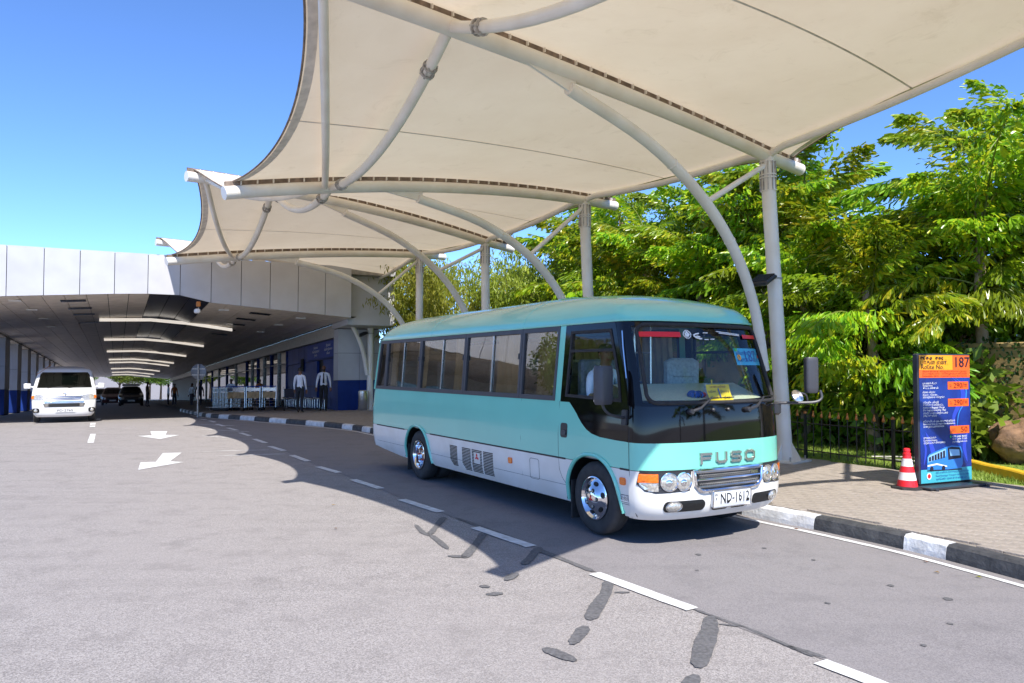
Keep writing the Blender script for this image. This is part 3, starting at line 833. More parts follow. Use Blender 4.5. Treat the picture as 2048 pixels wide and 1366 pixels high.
for k in range(7):
    m = MB(); tbox(m, -22.6 + k * 2.1, -21.0 + k * 2.1, 8.54, 8.6, .9, 2.9); m.build('window_pane', 'glass_dark', term)  # panes of the unseen wall added for the bus window reflections
# security camera housing under the fascia
cc = thing('security_camera', 'rusty bracketed security camera hanging under the white fascia', 'camera', TQ(0.78, -.02, 4.02))
MB().box((0, 0, -.09), (.14, .14, .18), .5, bev=.02).build('mount', 'copper', cc)
MB().tube([(0, 0, -.16), (.02, -.02, -.24), (.0, -.04, -.28)], .018, 6).build('arm', 'steel_grey', cc)
MB().box((-.02, -.04, -.33), (.17, .26, .15), .6, bev=.03).build('fixture_head', 'white_plain', cc)  # head of the security camera; it gives no light
# steel bench rails along the blue wall
for i in range(5):
    q = 3.4 + i * 1.75
    b = thing('steel_bench', ['steel perch bench by the corner pillar at the blue wall', 'second steel perch bench along the blue wall', 'third steel perch bench behind the two men', 'fourth steel perch bench near the notice board', 'steel perch bench next to the luggage trolleys'][i], 'bench', TQ(6.0, q, .15), group='steel benches along the blue wall')
    rot = math.atan2(ED.y, ED.x); b.rotation_euler = (0, 0, rot)
    MB().box((.78, 0, .42), (1.5, .32, .035), bev=.01).build('seat', 'steel_bright', b)
    for x in (.15, .55, 1.0, 1.4):
        MB().tube([(x, 0, 0), (x, 0, .42)], .025, 8).build('leg', 'steel_bright', b)
# litter bin
bn = thing('litter_bin', 'cylindrical brushed steel litter bin beside the far canopy column', 'bin', (-5.95, 30.0, gz(-5.95, 30) + PZ))
MB().lathe([(.19, 0), (.2, .02), (.2, .74), (.17, .76), (.17, .74)], 20).build('body', 'steel_bright', bn, True)
MB().lathe([(.205, .72), (.205, .76), (.15, .79), (.14, .77)], 20).build('rim', 'chrome_dull', bn, True)
# round traffic sign seen from behind
rs = thing('traffic_sign', 'round grey back of a traffic sign on a thin post', 'sign', (-12.0, 28.7, gz(-12.0, 28.7)))
MB().tube([(0, 0, 0), (0, 0, 2.02)], .03, 8).build('post', 'steel_grey', rs)
MB().lathe([(.29, -.008), (.3, 0), (.29, .008)], 28, Matrix.Translation((0, .05, 1.74)) @ Matrix.Rotation(PI / 2, 4, 'X')).build('sign_plate', 'sign_back', rs, True)
MB().box((0, .035, 1.85), (.5, .025, .04)).build('bracket', 'steel_grey', rs); MB().box((0, .035, 1.62), (.5, .025, .04)).build('bracket', 'steel_grey', rs)

# ================================================================ TENSILE CANOPY
canopy = thing('tensile_canopy', 'cream tensile membrane canopy on white tubular columns over the bus lane', 'canopy', (4.6, 12.9, PZ))
CO = Vector((4.6, 12.9, PZ))
# column foot, column top, beam height at middle, tip
BEAMS = [
    dict(f=(7.25, 8.5), c=(7.05, 8.4, 6.0), m=5.62, t=(0.88, 2.9, 4.49)),
    dict(f=(4.68, 12.9), c=(4.42, 12.9, 5.43), m=5.62, t=(-2.2, 7.14, 5.64)),
    dict(f=(1.85, 16.95), c=(1.64, 16.95, 5.56), m=5.22, t=(-4.5, 11.65, 4.49)),
    dict(f=(-0.70, 21.0), c=(-0.76, 21.0, 5.28), m=5.64, t=(-6.6, 15.1, 5.64)),
    dict(f=(-3.10, 25.05), c=(-3.10, 25.05, 5.53), m=5.12, t=(-8.9, 19.25, 4.49)),
    dict(f=(-5.75, 30.4), c=(-5.73, 30.4, 5.18), m=5.75, t=(-11.85, 24.85, 5.92)),
]
def beam_pt(B, t):
    c = Vector(B['c']); e = Vector(B['t'])
    p = c + (e - c) * t
    a, b, d = c.z, B['m'], e.z
    p.z = a * (1 - t) * (1 - 2 * t) + b * 4 * t * (1 - t) + d * t * (2 * t - 1) if t >= 0 else a + t * (4 * (b - a) - (d - a))*0.55
    return p
def lo(p): return Vector(p) - CO
def brace_pt(B, k):
    """arched brace from the column to the beam, k 0..1"""
    K = [0, .2, .4, .6, .8, 1]; T = [.018, .05, .115, .22, .37, .555]; Z = [-3.72, -2.72, -1.86, -1.13, -.56, -.22]
    b2 = beam_pt(B, .555).z; c2 = B['c'][2]; pts = []
    for kk, t, z in zip(K, T, Z):
        p = beam_pt(B, t); pts.append((p.x, p.y, c2 + (b2 - c2) * kk + z))
    cm = catmull(pts, 10); return cm[min(len(cm) - 1, round(k * (len(cm) - 1)))]
for i, B in enumerate(BEAMS):
    c = Vector(B['c']); f = Vector((B['f'][0], B['f'][1], gz(*B['f']) + PZ)); d = (Vector(B['t']) - c); d.z = 0; d.normalize()
    path = [beam_pt(B, -.13 + 1.13 * k / 26) for k in range(27)]
    r = .105
    bm = MB().tube([lo(p) for p in path], r, 16).build('beam', 'tube_white', canopy, True)
    for e in (0, -1):
        tdir = (path[1] - path[0]).normalized() if e == 0 else (path[-1] - path[-2]).normalized()
        q = lo(path[e]); MB().tube([q - tdir * .012, q + tdir * .012], r + .004, 16).build('end_cap', 'tube_white', bm)
    # dark lacing strip and little cleats on top of the beam
    m = MB()
    for k in range(26):
        a, b = lo(path[k]), lo(path[k + 1]); n = Vector((-d.y, d.x, 0)) * .02
        m.add([a + n + Vector((0, 0, r - .01)), a - n + Vector((0, 0, r - .01)), b - n + Vector((0, 0, r - .01)), b + n + Vector((0, 0, r - .01)), a + n + Vector((0, 0, r + .075)), a - n + Vector((0, 0, r + .075)), b - n + Vector((0, 0, r + .075)), b + n + Vector((0, 0, r + .075))], [(0, 4, 7, 3), (1, 2, 6, 5), (4, 5, 6, 7)])
    m.build('lacing_strip', 'lacing', bm)
    m = MB()
    for k in range(34):
        t = -.11 + 1.08 * k / 33; p = lo(beam_pt(B, t)); m.box((p.x, p.y, p.z + r + .03), (.014, .12, .06), math.atan2(d.y, d.x))
    tag(m.build('cleats', 'tube_white', bm), kind='stuff')
    # column with gusseted head and bolted foot
    cl = MB().tube([lo(f + (c - f) * k / 6) for k in range(7)], [.128, .127, .125, .123, .121, .12, .12], 18).build('column', 'tube_white', canopy, True)
    ax = (c - f).normalized()
    for (a, b, rr) in ((-.62, -.605, .138), (-.40, -.38, .146), (-.35, -.33, .146), (-.12, -.105, .138)):
        MB().tube([lo(c + ax * a), lo(c + ax * b)], rr, 18).build('collar', 'tube_white', cl)
    for k in range(10):
        th = 2 * PI * k / 10; u = Vector((math.cos(th), math.sin(th), 0)) * .128
        MB().box(lo(c + ax * -.36) + u, (.03, .012, .5), th).build('gusset', 'steel_grey', cl)
    MB().box(lo(f + Vector((0, 0, .02))), (.62, .62, .04), math.atan2(d.y, d.x), bev=.005).build('base_plate', 'tube_white', cl)
    for k in range(4):
        th = math.atan2(d.y, d.x) + k * PI / 2; u = Vector((math.cos(th), math.sin(th), 0))
        v = Vector((-u.y, u.x, 0)) * .008
        m = MB(); P = []
        for w in (-1, 1):
            P += [lo(f + u * .115 + v * w + Vector((0, 0, .04))), lo(f + u * .29 + v * w + Vector((0, 0, .04))), lo(f + u * .27 + v * w + Vector((0, 0, .09))), lo(f + u * .115 + v * w + Vector((0, 0, .34)))]
        m.add(P, [(0, 1, 2, 3), (7, 6, 5, 4), (0, 4, 5, 1), (1, 5, 6, 2), (2, 6, 7, 3), (3, 7, 4, 0)]); m.build('foot_rib', 'tube_white', cl)
        w = f + u * .24 + Vector((-u.y, u.x, 0)) * .22
        MB().tube([lo(w), lo(w + Vector((0, 0, .11)))], .014, 6).build('bolt', 'steel_grey', cl)
    MB().box(lo(f + Vector((0, 0, -.03))), (.8, .8, .06), math.atan2(d.y, d.x), bev=.01).build('plinth', 'concrete', cl)
    # arched brace and its strut
    bp = [brace_pt(B, k / 25) for k in range(26)]
    br = MB().tube([lo(p) for p in bp], .086, 14).build('brace', 'tube_white', canopy, True)
    for k in (3, 11, 18):
        t = (bp[k + 1] - bp[k - 1]).normalized(); MB().tube([lo(bp[k] - t * .01), lo(bp[k] + t * .01)], .094, 14).build('collar', 'tube_white', br)
    e = beam_pt(B, .60) ; p20 = bp[-1]
    m = MB(); n = Vector((-d.y, d.x, 0)) * .02
    P = []
    for w in (-1, 1):
        P += [lo(p20 + n * w + Vector((0, 0, -.05)) - d * .05), lo(beam_pt(B, .66) + n * w + Vector((0, 0, -.06))), lo(beam_pt(B, .54) + n * w + Vector((0, 0, -.06)))]
    m.add(P, [(0, 1, 2), (5, 4, 3), (0, 3, 4, 1), (1, 4, 5, 2), (2, 5, 3, 0)]); m.build('gusset', 'tube_white', br)
    MB().tube([lo(c + ax * -.14), lo(brace_pt(B, .58))], .048, 12).build('strut', 'tube_white', canopy, True)
# bays
for i in range(len(BEAMS) - 1):
    A, B = BEAMS[i], BEAMS[i + 1]
    def mp(u, t, A=A, B=B):
        a = beam_pt(A, t); b = beam_pt(B, t); p = a + (b - a) * u
        p.z += .175 - .30 * 4 * u * (1 - u) * (0.35 + 0.65 * max(0, min(1, t)))
        return p
    def front_t(u): return .985 - .05 * (4 * u * (1 - u)) ** 0.85
    def back_t(u): return -.105 + .085 * (4 * u * (1 - u)) ** 0.9
    def fn(u, v):
        t0, t1 = back_t(u), front_t(u); return lo(mp(u, t0 + (t1 - t0) * v))
    mem = MB().grid(fn, 28, 40).build('membrane', 'membrane', canopy, True, 180)
    # hem and edge cable
    for (ft, sg) in ((front_t, -1), (back_t, 1)):
        MB().grid(lambda u, v, ft=ft, sg=sg: lo(mp(u, ft(u) + sg * (.004 + .014 * v)) - Vector((0, 0, .006))), 28, 1).build('hem', 'membrane_hem', mem, True)
        MB().tube([lo(mp(k / 28, ft(k / 28)) - Vector((0, 0, .003))) for k in range(29)], .014, 8).build('edge_cable', 'lacing', mem, True)
    # welded seam along the middle of the bay
    MB().grid(lambda u, v: lo(mp(.5 + (u - .5) * .006, back_t(.5) + (front_t(.5) - back_t(.5)) * v) - Vector((0, 0, .005))), 1, 30).build('seam', 'membrane_hem', mem)
    # arched tie between the beams with bolted flanges, straight tie near the tips, eave tube at the columns
    tt = .775
    ar = [beam_pt(A, tt) + (beam_pt(B, tt) - beam_pt(A, tt)) * (k / 16) - Vector((0, 0, .42 * 4 * (k / 16) * (1 - k / 16))) for k in range(17)]
    at = MB().tube([lo(p) for p in ar], .068, 14).build('arched_tie', 'tube_white', canopy, True)
    for k in (2, 14):
        t = (ar[k + 1] - ar[k - 1]).normalized()
        for w in (-.05, .05):
            MB().tube([lo(ar[k] + t * (w - .012)), lo(ar[k] + t * (w + .012))], .096, 14).build('flange', 'steel_grey', at)
        sd = t.cross(Vector((0, 0, 1))).normalized(); up = sd.cross(t)
        for b_ in range(6):
            th = b_ * PI / 3; u = (sd * math.cos(th) + up * math.sin(th)) * .08
            MB().tube([lo(ar[k] + u - t * .085), lo(ar[k] + u + t * .085)], .013, 6).build('bolt', 'steel_grey', at)
    ta, tb = (.955, .79) if A['t'][2] > 5 else (.79, .955)
    MB().tube([lo(mp(k / 10, ta + (tb - ta) * k / 10) - Vector((0, 0, .13 if 0 < k < 10 else .17))) for k in range(11)], .055, 14).build('tip_tie', 'tube_white', canopy, True)
    MB().tube([lo(mp(k / 14, 0) - Vector((0, 0, .175 if k in (0, 14) else .10))) for k in range(15)], .062, 14).build('eave_tube', 'tube_white', canopy, True)
# floodlight clamped to the near column, another at the far one
for j, (B, lab) in enumerate(((BEAMS[1], 'black floodlight clamped to the near canopy column above the bus'), (BEAMS[5], 'black floodlight clamped to the far canopy column by the terminal'))):
    f = Vector((B['f'][0], B['f'][1], PZ)); c = Vector(B['c']); p = f + (c - f) * .595
    fl = thing('floodlight', lab, 'floodlight', p, math.atan2(-.69, -.72))
    MB().tube([(.0, 0, -.012), (0, 0, .012)], .14, 16).build('clamp', 'steel_grey', fl)
    MB().box((.17, 0, .0), (.12, .04, .04)).build('arm', 'bus_dark', fl)
    Mx = Matrix.Translation((.40, 0, -.06)) @ Matrix.Rotation(math.radians(24), 4, 'Y')
    MB().box((0, 0, 0), (.40, .34, .07), M=Mx, bev=.02).build('fixture_head', 'bus_dark', fl)
    MB().box((0, 0, -.039), (.34, .28, .006), M=Mx).build('lamp_glass', 'lens_clear', fl)
    for k in range(6): MB().box((-.15 + k * .06, 0, .045), (.012, .3, .03), M=Mx).build('fin', 'bus_dark', fl)

# ================================================================ MINIBUS
BYAW = math.radians(-59.25)
bus = thing('minibus', 'turquoise and white minibus with black windscreen surround parked at the kerb', 'bus', (1.695, 8.412, 0.012), BYAW)
WT = [(.26, .93), (.33, .965), (.42, .988), (.6, 1.0), (.75, 1.005), (1.0, 1.005), (1.2, .998), (1.36, .985), (2.225, .918)]
XF = [(.26, .87), (.33, .93), (.42, .955), (.6, .955), (.75, .95), (1.0, .945), (1.2, .94), (1.36, .928), (2.0, .73), (2.225, .652)]
XR = [(.26, -6.40), (.33, -6.48), (.6, -6.56), (1.0, -6.56), (1.36, -6.53), (2.225, -6.39)]
RZ0, RZ1 = 2.225, 2.655
def Wd(z):
    if z <= RZ0: return interp(WT, z)
    k = min(1, (z - RZ0) / (RZ1 - RZ0)); return .918 * max(0, 1 - k ** 2.1) ** (1 / 1.75)
XFR = [(2.225, .652), (2.27, .645), (2.33, .60), (2.40, .50), (2.46, .35), (2.52, .10), (2.57, -.25), (2.605, -.65), (2.635, -1.2), (2.655, -2.3)]
XRR = [(2.225, -6.39), (2.35, -6.36), (2.45, -6.30), (2.53, -6.20), (2.60, -5.95), (2.635, -5.6), (2.655, -5.0)]
def Xf(z): return interp(XF, z) if z <= RZ0 else interp(XFR, z)
def Xr(z): return interp(XR, z) if z <= RZ0 else interp(XRR, z)
BF, PW = .35, 2.6
def BFz(z): return BF if z <= RZ0 else BF + 1.0 * max(0, (z - 2.4)) / .25 * .8
def front_pt(r, z, off=0.0):
    """point on the front at lateral fraction r (-1..1 of the half width; -1 is the driver's side)"""
    w = Wd(z); b = BFz(z); r = max(-1, min(1, r)); k = max(0.0, 1 - abs(r) ** PW) ** (1 / PW)
    x = Xf(z) - b + b * k; y = r * w
    if off:
        e = 1e-3
        def q(rr, zz):
            w_ = Wd(zz); kk = max(0.0, 1 - abs(rr) ** PW) ** (1 / PW); return Vector((Xf(zz) - BFz(zz) + BFz(zz) * kk, rr * w_, zz))
        r1 = max(-.998, min(.998, r))
        n = (q(r1 + e, z) - q(r1 - e, z)).cross(q(r1, z + e) - q(r1, z - e)).normalized()
        if n.x < 0 and abs(r1) < .9: n = -n
        if abs(r1) >= .9 and n.y * r1 < 0: n = -n
        return Vector((x, y, z)) + n * off
    return Vector((x, y, z))
def front_y(y, z, off=0.0): return front_pt(y / Wd(z), z, off)
def side_pt(x, z, sg=-1, off=0.0): return Vector((x, sg * (Wd(z) + off), z))
def sstart(z): return Xf(z) - BFz(z)
def send(z): return Xr(z) + .12
# ---- wheel arch
def arch(x):
    for (cx, a) in ((0.0, .47), (-4.55, .49)):
        d = abs(x - cx)
        if d < a: return .30 + .535 * max(0.0, 1 - (d / a) ** 2.3) ** (1 / 2.1)
    return 0
def zbot(x):
    b = .27 if x > -5.2 else .27 + .10 * min(1, (-5.2 - x) / 1.2)
    return max(b, arch(x))
BELT = .748
def lerp(a, b, k): return a + (b - a) * k
def colx(z):
    pass
XS = sorted(set([-6.3, -6.1, -5.9, -5.7, -5.5, -5.3] + [-5.04 + .049 * i for i in range(21)] + [-4.0 + .25 * i for i in range(14)] + [-.47 + .047 * i for i in range(21)] + [.52, .56, .585]))
def side_patch(z0f, z1f, rows, sg, x0=None, x1=None, skip=None):
    m = MB()
    xs = [x for x in XS if (x0 is None or x > x0) and (x1 is None or x < x1)]
    if x0 is not None: xs = [x0] + xs
    if x1 is not None: xs = xs + [x1]
    P = []
    ext = x0 is None and x1 is None
    for j in range(rows + 1):
        row = []
        for x in xs:
            za, zb = z0f(x), z1f(x); z = lerp(za, zb, j / rows); row.append(side_pt(x, z, sg))
        P.append(row)
    n = len(xs)
    V = [p for r in P for p in r]
    F = []
    for j in range(rows):
        for i in range(n - 1):
            if z0f(xs[i]) >= z1f(xs[i]) - 1e-4 and z0f(xs[i + 1]) >= z1f(xs[i + 1]) - 1e-4: continue
            a = j * n + i; q = (a, a + 1, a + n + 1, a + n); F.append(q if sg < 0 else q[::-1])
    m.add(V, F); return m
def corner(rear, z0, z1, rows, sg=None):
    """front or rear end from side to side"""
    m = MB()
    if not rear:
        rs = [-1 + 2 * i / 48 for i in range(49)]
        rs = [math.copysign(1 - (1 - abs(r)) ** 1.8, r) for r in rs]
        m.grid(lambda u, v: front_pt(rs[round(u * 48)], lerp(z0, z1, v)), 48, rows)
        for s_ in (-1, 1):
            m.grid(lambda u, v: Vector((lerp(.585, sstart(lerp(z0, z1, v)), u), s_ * Wd(lerp(z0, z1, v)), lerp(z0, z1, v))), 1, rows, flip=s_ > 0)
    else:
        def rp(r, z):
            w = Wd(z); k = max(0, 1 - abs(r) ** 6) ** (1 / 6); return Vector((Xr(z) + .12 - .12 * k, r * w, z))
        rs = [-1 + 2 * i / 40 for i in range(41)]; rs = [math.copysign(1 - (1 - abs(r)) ** 2, r) for r in rs]
        m.grid(lambda u, v: rp(rs[round(u * 40)], lerp(z0, z1, v)), 40, rows, flip=True)
        for s_ in (-1, 1):
            m.grid(lambda u, v: Vector((lerp(-6.3, send(lerp(z0, z1, v)), u), s_ * Wd(lerp(z0, z1, v)), lerp(z0, z1, v))), 1, rows, flip=s_ < 0)
    return m
def join(*ms):
    o = MB()
    for q in ms: o.add(q.v, q.f)
    return o
# white lower body
j_ = join(side_patch(lambda x: max(zbot(x), .272), lambda x: BELT - .006, 6, -1), side_patch(lambda x: max(zbot(x), .272), lambda x: BELT - .006, 6, 1), corner(True, .37, BELT - .006, 6))
j_.build('lower_body', 'bus_white', bus, True, 30)
# turquoise upper body (below the windows)
tealtop = 1.372
def blk(x):
    """lower edge of the black door panel"""
    return interp([(-.60, 1.372), (-.42, 1.365), (-.30, 1.27), (-.20, 1.17), (-.10, 1.095), (0.0, 1.055), (.14, 1.03), (.4, 1.018), (.7, 1.014)], x)
ub = join(side_patch(lambda x: max(BELT, arch(x)), lambda x: min(tealtop, blk(x)) if x > -.6 else tealtop, 9, -1), side_patch(lambda x: max(BELT, arch(x)), lambda x: min(tealtop, blk(x)) if x > -.6 else tealtop, 9, 1), corner(True, BELT, tealtop, 5))
upper = ub.build('upper_body', 'bus_teal', bus, True, 30)
side_patch(lambda x: blk(x), lambda x: tealtop, 4, -1, -.42, .585).build('door_black_panel', 'bus_black', bus, True, 30)
side_patch(lambda x: blk(x), lambda x: tealtop, 4, 1, -.42, .585).build('door_black_panel', 'bus_black', bus, True, 30)
corner(False, 1.014, tealtop, 5).build('front_black_panel', 'bus_black', bus, True, 30)
corner(False, BELT, 1.014, 5).build('front_panel', 'bus_teal', bus, True, 30)
# dark groove at the belt
def ring(z0, z1, off, mt, name, front=True):
    m = MB()
    for sg in (-1, 1):
        for (a, b) in ((-6.3, -5.04), (-4.06, -.47), (.47, .60)):
            m.grid(lambda u, v: side_pt(lerp(a, b, u), lerp(z0, z1, v), sg, off), 20, 1, flip=sg > 0)
    if front:
        m.grid(lambda u, v: front_pt(-1 + 2 * u, lerp(z0, z1, v), off), 60, 1)
    return m.build(name, mt, bus)
ring(BELT - .013, BELT + .006, .002, 'groove', 'belt_groove')
# ---- roof
zs = [RZ0 + (RZ1 - RZ0) * (1 - (1 - i / 22) ** 1.6) for i in range(23)]
def outline(z):
    w = Wd(z); pts = []
    x0 = Xf(z); b = BFz(z); xr = Xr(z); br = .12 + (z - RZ0) * 1.2
    for i in range(41):
        r = -1 + 2 * i / 40; r = math.copysign(1 - (1 - abs(r)) ** 1.8, r)
        k = max(0.0, 1 - abs(r) ** PW) ** (1 / PW); pts.append(Vector((x0 - b + b * k, r * w, z)))
    for i in range(1, 10): pts.append(Vector((lerp(x0 - b, xr + br, i / 10), w, z)))
    for i in range(25):
        r = 1 - 2 * i / 24; r = math.copysign(1 - (1 - abs(r)) ** 1.8, r)
        k = max(0.0, 1 - abs(r) ** 4) ** (1 / 4); pts.append(Vector((xr + br - br * k, r * w, z)))
    for i in range(1, 10): pts.append(Vector((lerp(xr + br, x0 - b, i / 10), -w, z)))
    return pts
m = MB(); rows = [outline(z) for z in zs]; n = len(rows[0])
m.add([p for r in rows for p in r], [(j * n + i, j * n + (i + 1) % n, (j + 1) * n + (i + 1) % n, (j + 1) * n + i) for j in range(len(zs) - 1) for i in range(n)] + [tuple((len(zs) - 1) * n + i for i in range(n))])
roof = m.build('roof', 'bus_teal', bus, True, 60)
# roof panel joints
for xj in (-1.5, -4.2):
    MB().tube([Vector((xj, Wd(z) * s_ * 1.001, z + .001)) for (z, s_) in [(RZ0 + .01 + .415 * math.sin(k * PI / 24), -1) for k in range(0, 13)] + [(RZ0 + .01 + .415 * math.sin(k * PI / 24), 1) for k in range(11, -1, -1)]], .003, 4).build('roof_seam', 'bus_teal', roof)
# rain gutter
m = MB(); pts = outline(RZ0 + .003); pts = [Vector((p.x + (.012 if abs(p.y) < .85 and p.x > 0 else 0), p.y * 1.012, p.z)) for p in pts]
m.tube(pts, .011, 6, closed=True); m.build('rain_gutter', 'bus_teal', roof, True)
# ---- window band: frames, panes, pillars
WZ0, WZ1 = 1.372, RZ0
def spoly(pts, sg, off): return [side_pt(x, z, sg, off) for (x, z) in pts]
def plate(pts, sg, off, th, name, mt, parent):
    a = spoly(pts, sg, off); b = spoly(pts, sg, off - th); n = len(a)
    m = MB(); m.add(a + b, [tuple(range(n)) if sg > 0 else tuple(range(n))[::-1], tuple(range(n, 2 * n))] + [(i, (i + 1) % n, n + (i + 1) % n, n + i) for i in range(n)])
    return m.build(name, mt, parent)
def frame(outer, inner, sg, off, th, name, mt, parent):
    n = len(outer); m = MB()
    V = spoly(outer, sg, off) + spoly(inner, sg, off) + spoly(inner, sg, off - th) + spoly(outer, sg, off - th)
    F = []
    for i in range(n):
        j = (i + 1) % n
        F += [(i, j, n + j, n + i), (n + i, n + j, 2 * n + j, 2 * n + i), (3 * n + i, 3 * n + j, j, i)]
    m.add(V, F); return m.build(name, mt, parent)
DIV = [-6.43, -5.985, -4.545, -3.0, -1.49, -.705]
for sg in (-1, 1):
    nb = len(DIV) - 1
    for i in range(nb):
        a, b = DIV[i], DIV[i + 1]
        sh = .10 if i == 0 else 0
        o = [(a + .004, WZ0), (b - .004, WZ0), (b - .004 + (.03 if i == nb - 1 else 0), WZ1), (a + .004 + sh, WZ1)]
        inn = [(a + .05, WZ0 + .055), (b - .05, WZ0 + .055), (b - .05 + (.03 if i == nb - 1 else 0), WZ1 - .06), (a + .05 + sh, WZ1 - .06)]
        fr = frame(o, inn, sg, .006, .05, 'window_frame', 'plastic_grey', bus)
        if i in (1, 2, 3):
            mid = (a + b) / 2
            for k, (p, q, o_) in enumerate(((a + .045, mid + .02, -.014), (mid - .02, b - .045, -.026))):
                plate([(p, WZ0 + .05), (q, WZ0 + .05), (q, WZ1 - .055), (p, WZ1 - .055)], sg, o_, .004, 'window_pane', 'glass_side', fr)
            plate([(mid - .02, WZ0 + .05), (mid + .005, WZ0 + .05), (mid + .005, WZ1 - .055), (mid - .02, WZ1 - .055)], sg, -.010, .004, 'sash', 'chrome_dull' if sg < 0 else 'plastic_grey', fr)
            for xx in (a + .055, b - .06): plate([(xx - .012, 1.85), (xx + .012, 1.85), (xx + .012, 1.92), (xx - .012, 1.92)], sg, .012, .03, 'window_catch', 'bus_dark', fr)
        else:
            plate([(a + .045, WZ0 + .05), (b - .045, WZ0 + .05), (b - .045 + (.03 if i == nb - 1 else 0), WZ1 - .055), (a + .045 + sh, WZ1 - .055)], sg, -.014, .004, 'window_pane', 'glass_side', fr)
    # turquoise pillar ahead of the windows, teal strip at the rear
    plate([(-.709, WZ0 - .01), (-.60, WZ0 - .01), (-.57, WZ1 + .005), (-.679, WZ1 + .005)], sg, 0.0, .04, 'door_pillar', 'bus_teal', bus)
    plate([(-6.53, WZ0 - .01), (-6.43, WZ0 - .01), (-6.33, WZ1), (-6.40, WZ1)], sg, -.002, .03, 'rear_pillar', 'bus_teal', bus)
    # black door surround with window
    o = [(-.60, WZ0 - .004), (.578, WZ0 - .004), (.50, 1.62), (.30, WZ1 - .002), (-.57, WZ1 - .002)]
    inn = [(-.50, 1.43), (.47, 1.405), (.42, 1.66), (.245, 2.145), (-.455, 2.145)]
    fr = frame(o, inn, sg, .001, .05, 'door_window_surround', 'bus_black', bus)
    fr2 = frame([(-.505, 1.425), (.475, 1.40), (.425, 1.66), (.25, 2.15), (-.46, 2.15)], [(-.475, 1.455), (.435, 1.435), (.39, 1.66), (.225, 2.12), (-.432, 2.12)], sg, .009, .02, 'window_rubber', 'rubber', fr)
    plate([(-.49, 1.44), (.45, 1.42), (.405, 1.66), (.235, 2.13), (-.445, 2.13)], sg, -.012, .004, 'door_pane', 'glass_door', fr)
    plate([(-.455, 1.915), (.315, 1.915), (.303, 1.945), (-.454, 1.945)], sg, .010, .025, 'glazing_bar', 'rubber', fr)
# ---- rear window band (closed, black glass)
m = MB(); m.grid(lambda u, v: Vector((Xr(lerp(WZ0, WZ1, v)) + .02, lerp(-.93, .93, u) * 1.0, lerp(WZ0, WZ1, v))), 8, 4, True); m.build('rear_window', 'glass_dark', bus, True)
# ---- windscreen
def wz(v): return lerp(1.385, 2.19, v)
rw = .955
m = MB(); m.grid(lambda u, v: front_pt(lerp(-rw, rw, u), wz(v), -.012), 40, 10); ws = m.build('windscreen', 'glass_wind', bus, True)
# corners of the opening, black A-pillars and header
for sg in (-1, 1):
    m = MB()
    m.grid(lambda u, v: front_pt(sg * lerp(rw - .012, 1, u), lerp(tealtop, WZ1, v), -.001), 10, 10, flip=sg < 0)
    m.grid(lambda u, v: Vector((lerp(sstart(lerp(tealtop, WZ1, v)), interp([(1.36, .578), (1.62, .50), (2.225, .30)], lerp(tealtop, WZ1, v)) - .004, u), sg * (Wd(lerp(tealtop, WZ1, v)) - .001), lerp(tealtop, WZ1, v))), 2, 10, flip=sg < 0)
    m.build('windscreen_pillar', 'bus_black', bus, True)
m = MB(); m.grid(lambda u, v: front_pt(lerp(-1, 1, u), lerp(2.165, WZ1 + .004, v), .0), 50, 2); m.grid(lambda u, v: front_pt(lerp(-1, 1, u), lerp(tealtop - .004, 1.40, v), .0015), 50, 2)
m.build('windscreen_header', 'bus_black', bus, True)
def ws_rr(k, n):
    """rounded rectangle round the glass in (r, v)"""
    W_, H_, R_ = 1.80, .80, .09
    pts = rrect(W_, H_, R_, 6); p = pts[k % len(pts)]; return p
pts = rrect(1.815, .785, .09, 6, (0, 1.79)); dn = []
for a, b in zip(pts, pts[1:] + pts[:1]):
    L_ = math.dist(a, b); c = max(1, int(L_ / .06)); dn += [(lerp(a[0], b[0], k / c), lerp(a[1], b[1], k / c)) for k in range(c)]
MB().tube([front_pt(p[0] / .95 * (rw - .0) * 1.0 * (.95 / .955), p[1], .002) for p in dn], .02, 8, closed=True).build('windscreen_rubber', 'rubber', ws, True)
# corner gussets filling the rounded corners
def wpatch(y0, y1, z0, z1, off, name, mt, parent, n=10):
    m = MB(); m.grid(lambda u, v: front_pt(lerp(y0, y1, u), lerp(z0, z1, v), off), n, 3); return m.build(name, mt, parent, True)
wpatch(-.915, -.42, 2.055, 2.108, .004, 'red_stripe', 'red_paint', ws)
wpatch(.56, .90, 2.06, 2.10, .004, 'red_stripe', 'red_paint', ws)
def wtext(s, r, z, size, mt, name='lettering', width=None, off=.006, parent=None, slant=0):
    def fn(co): return front_pt(r + (co.x + slant * co.y) / .92, z + co.y, off)
    return text(name, s, size, mt, parent or ws, None, 0, 'CENTER', width, fn)
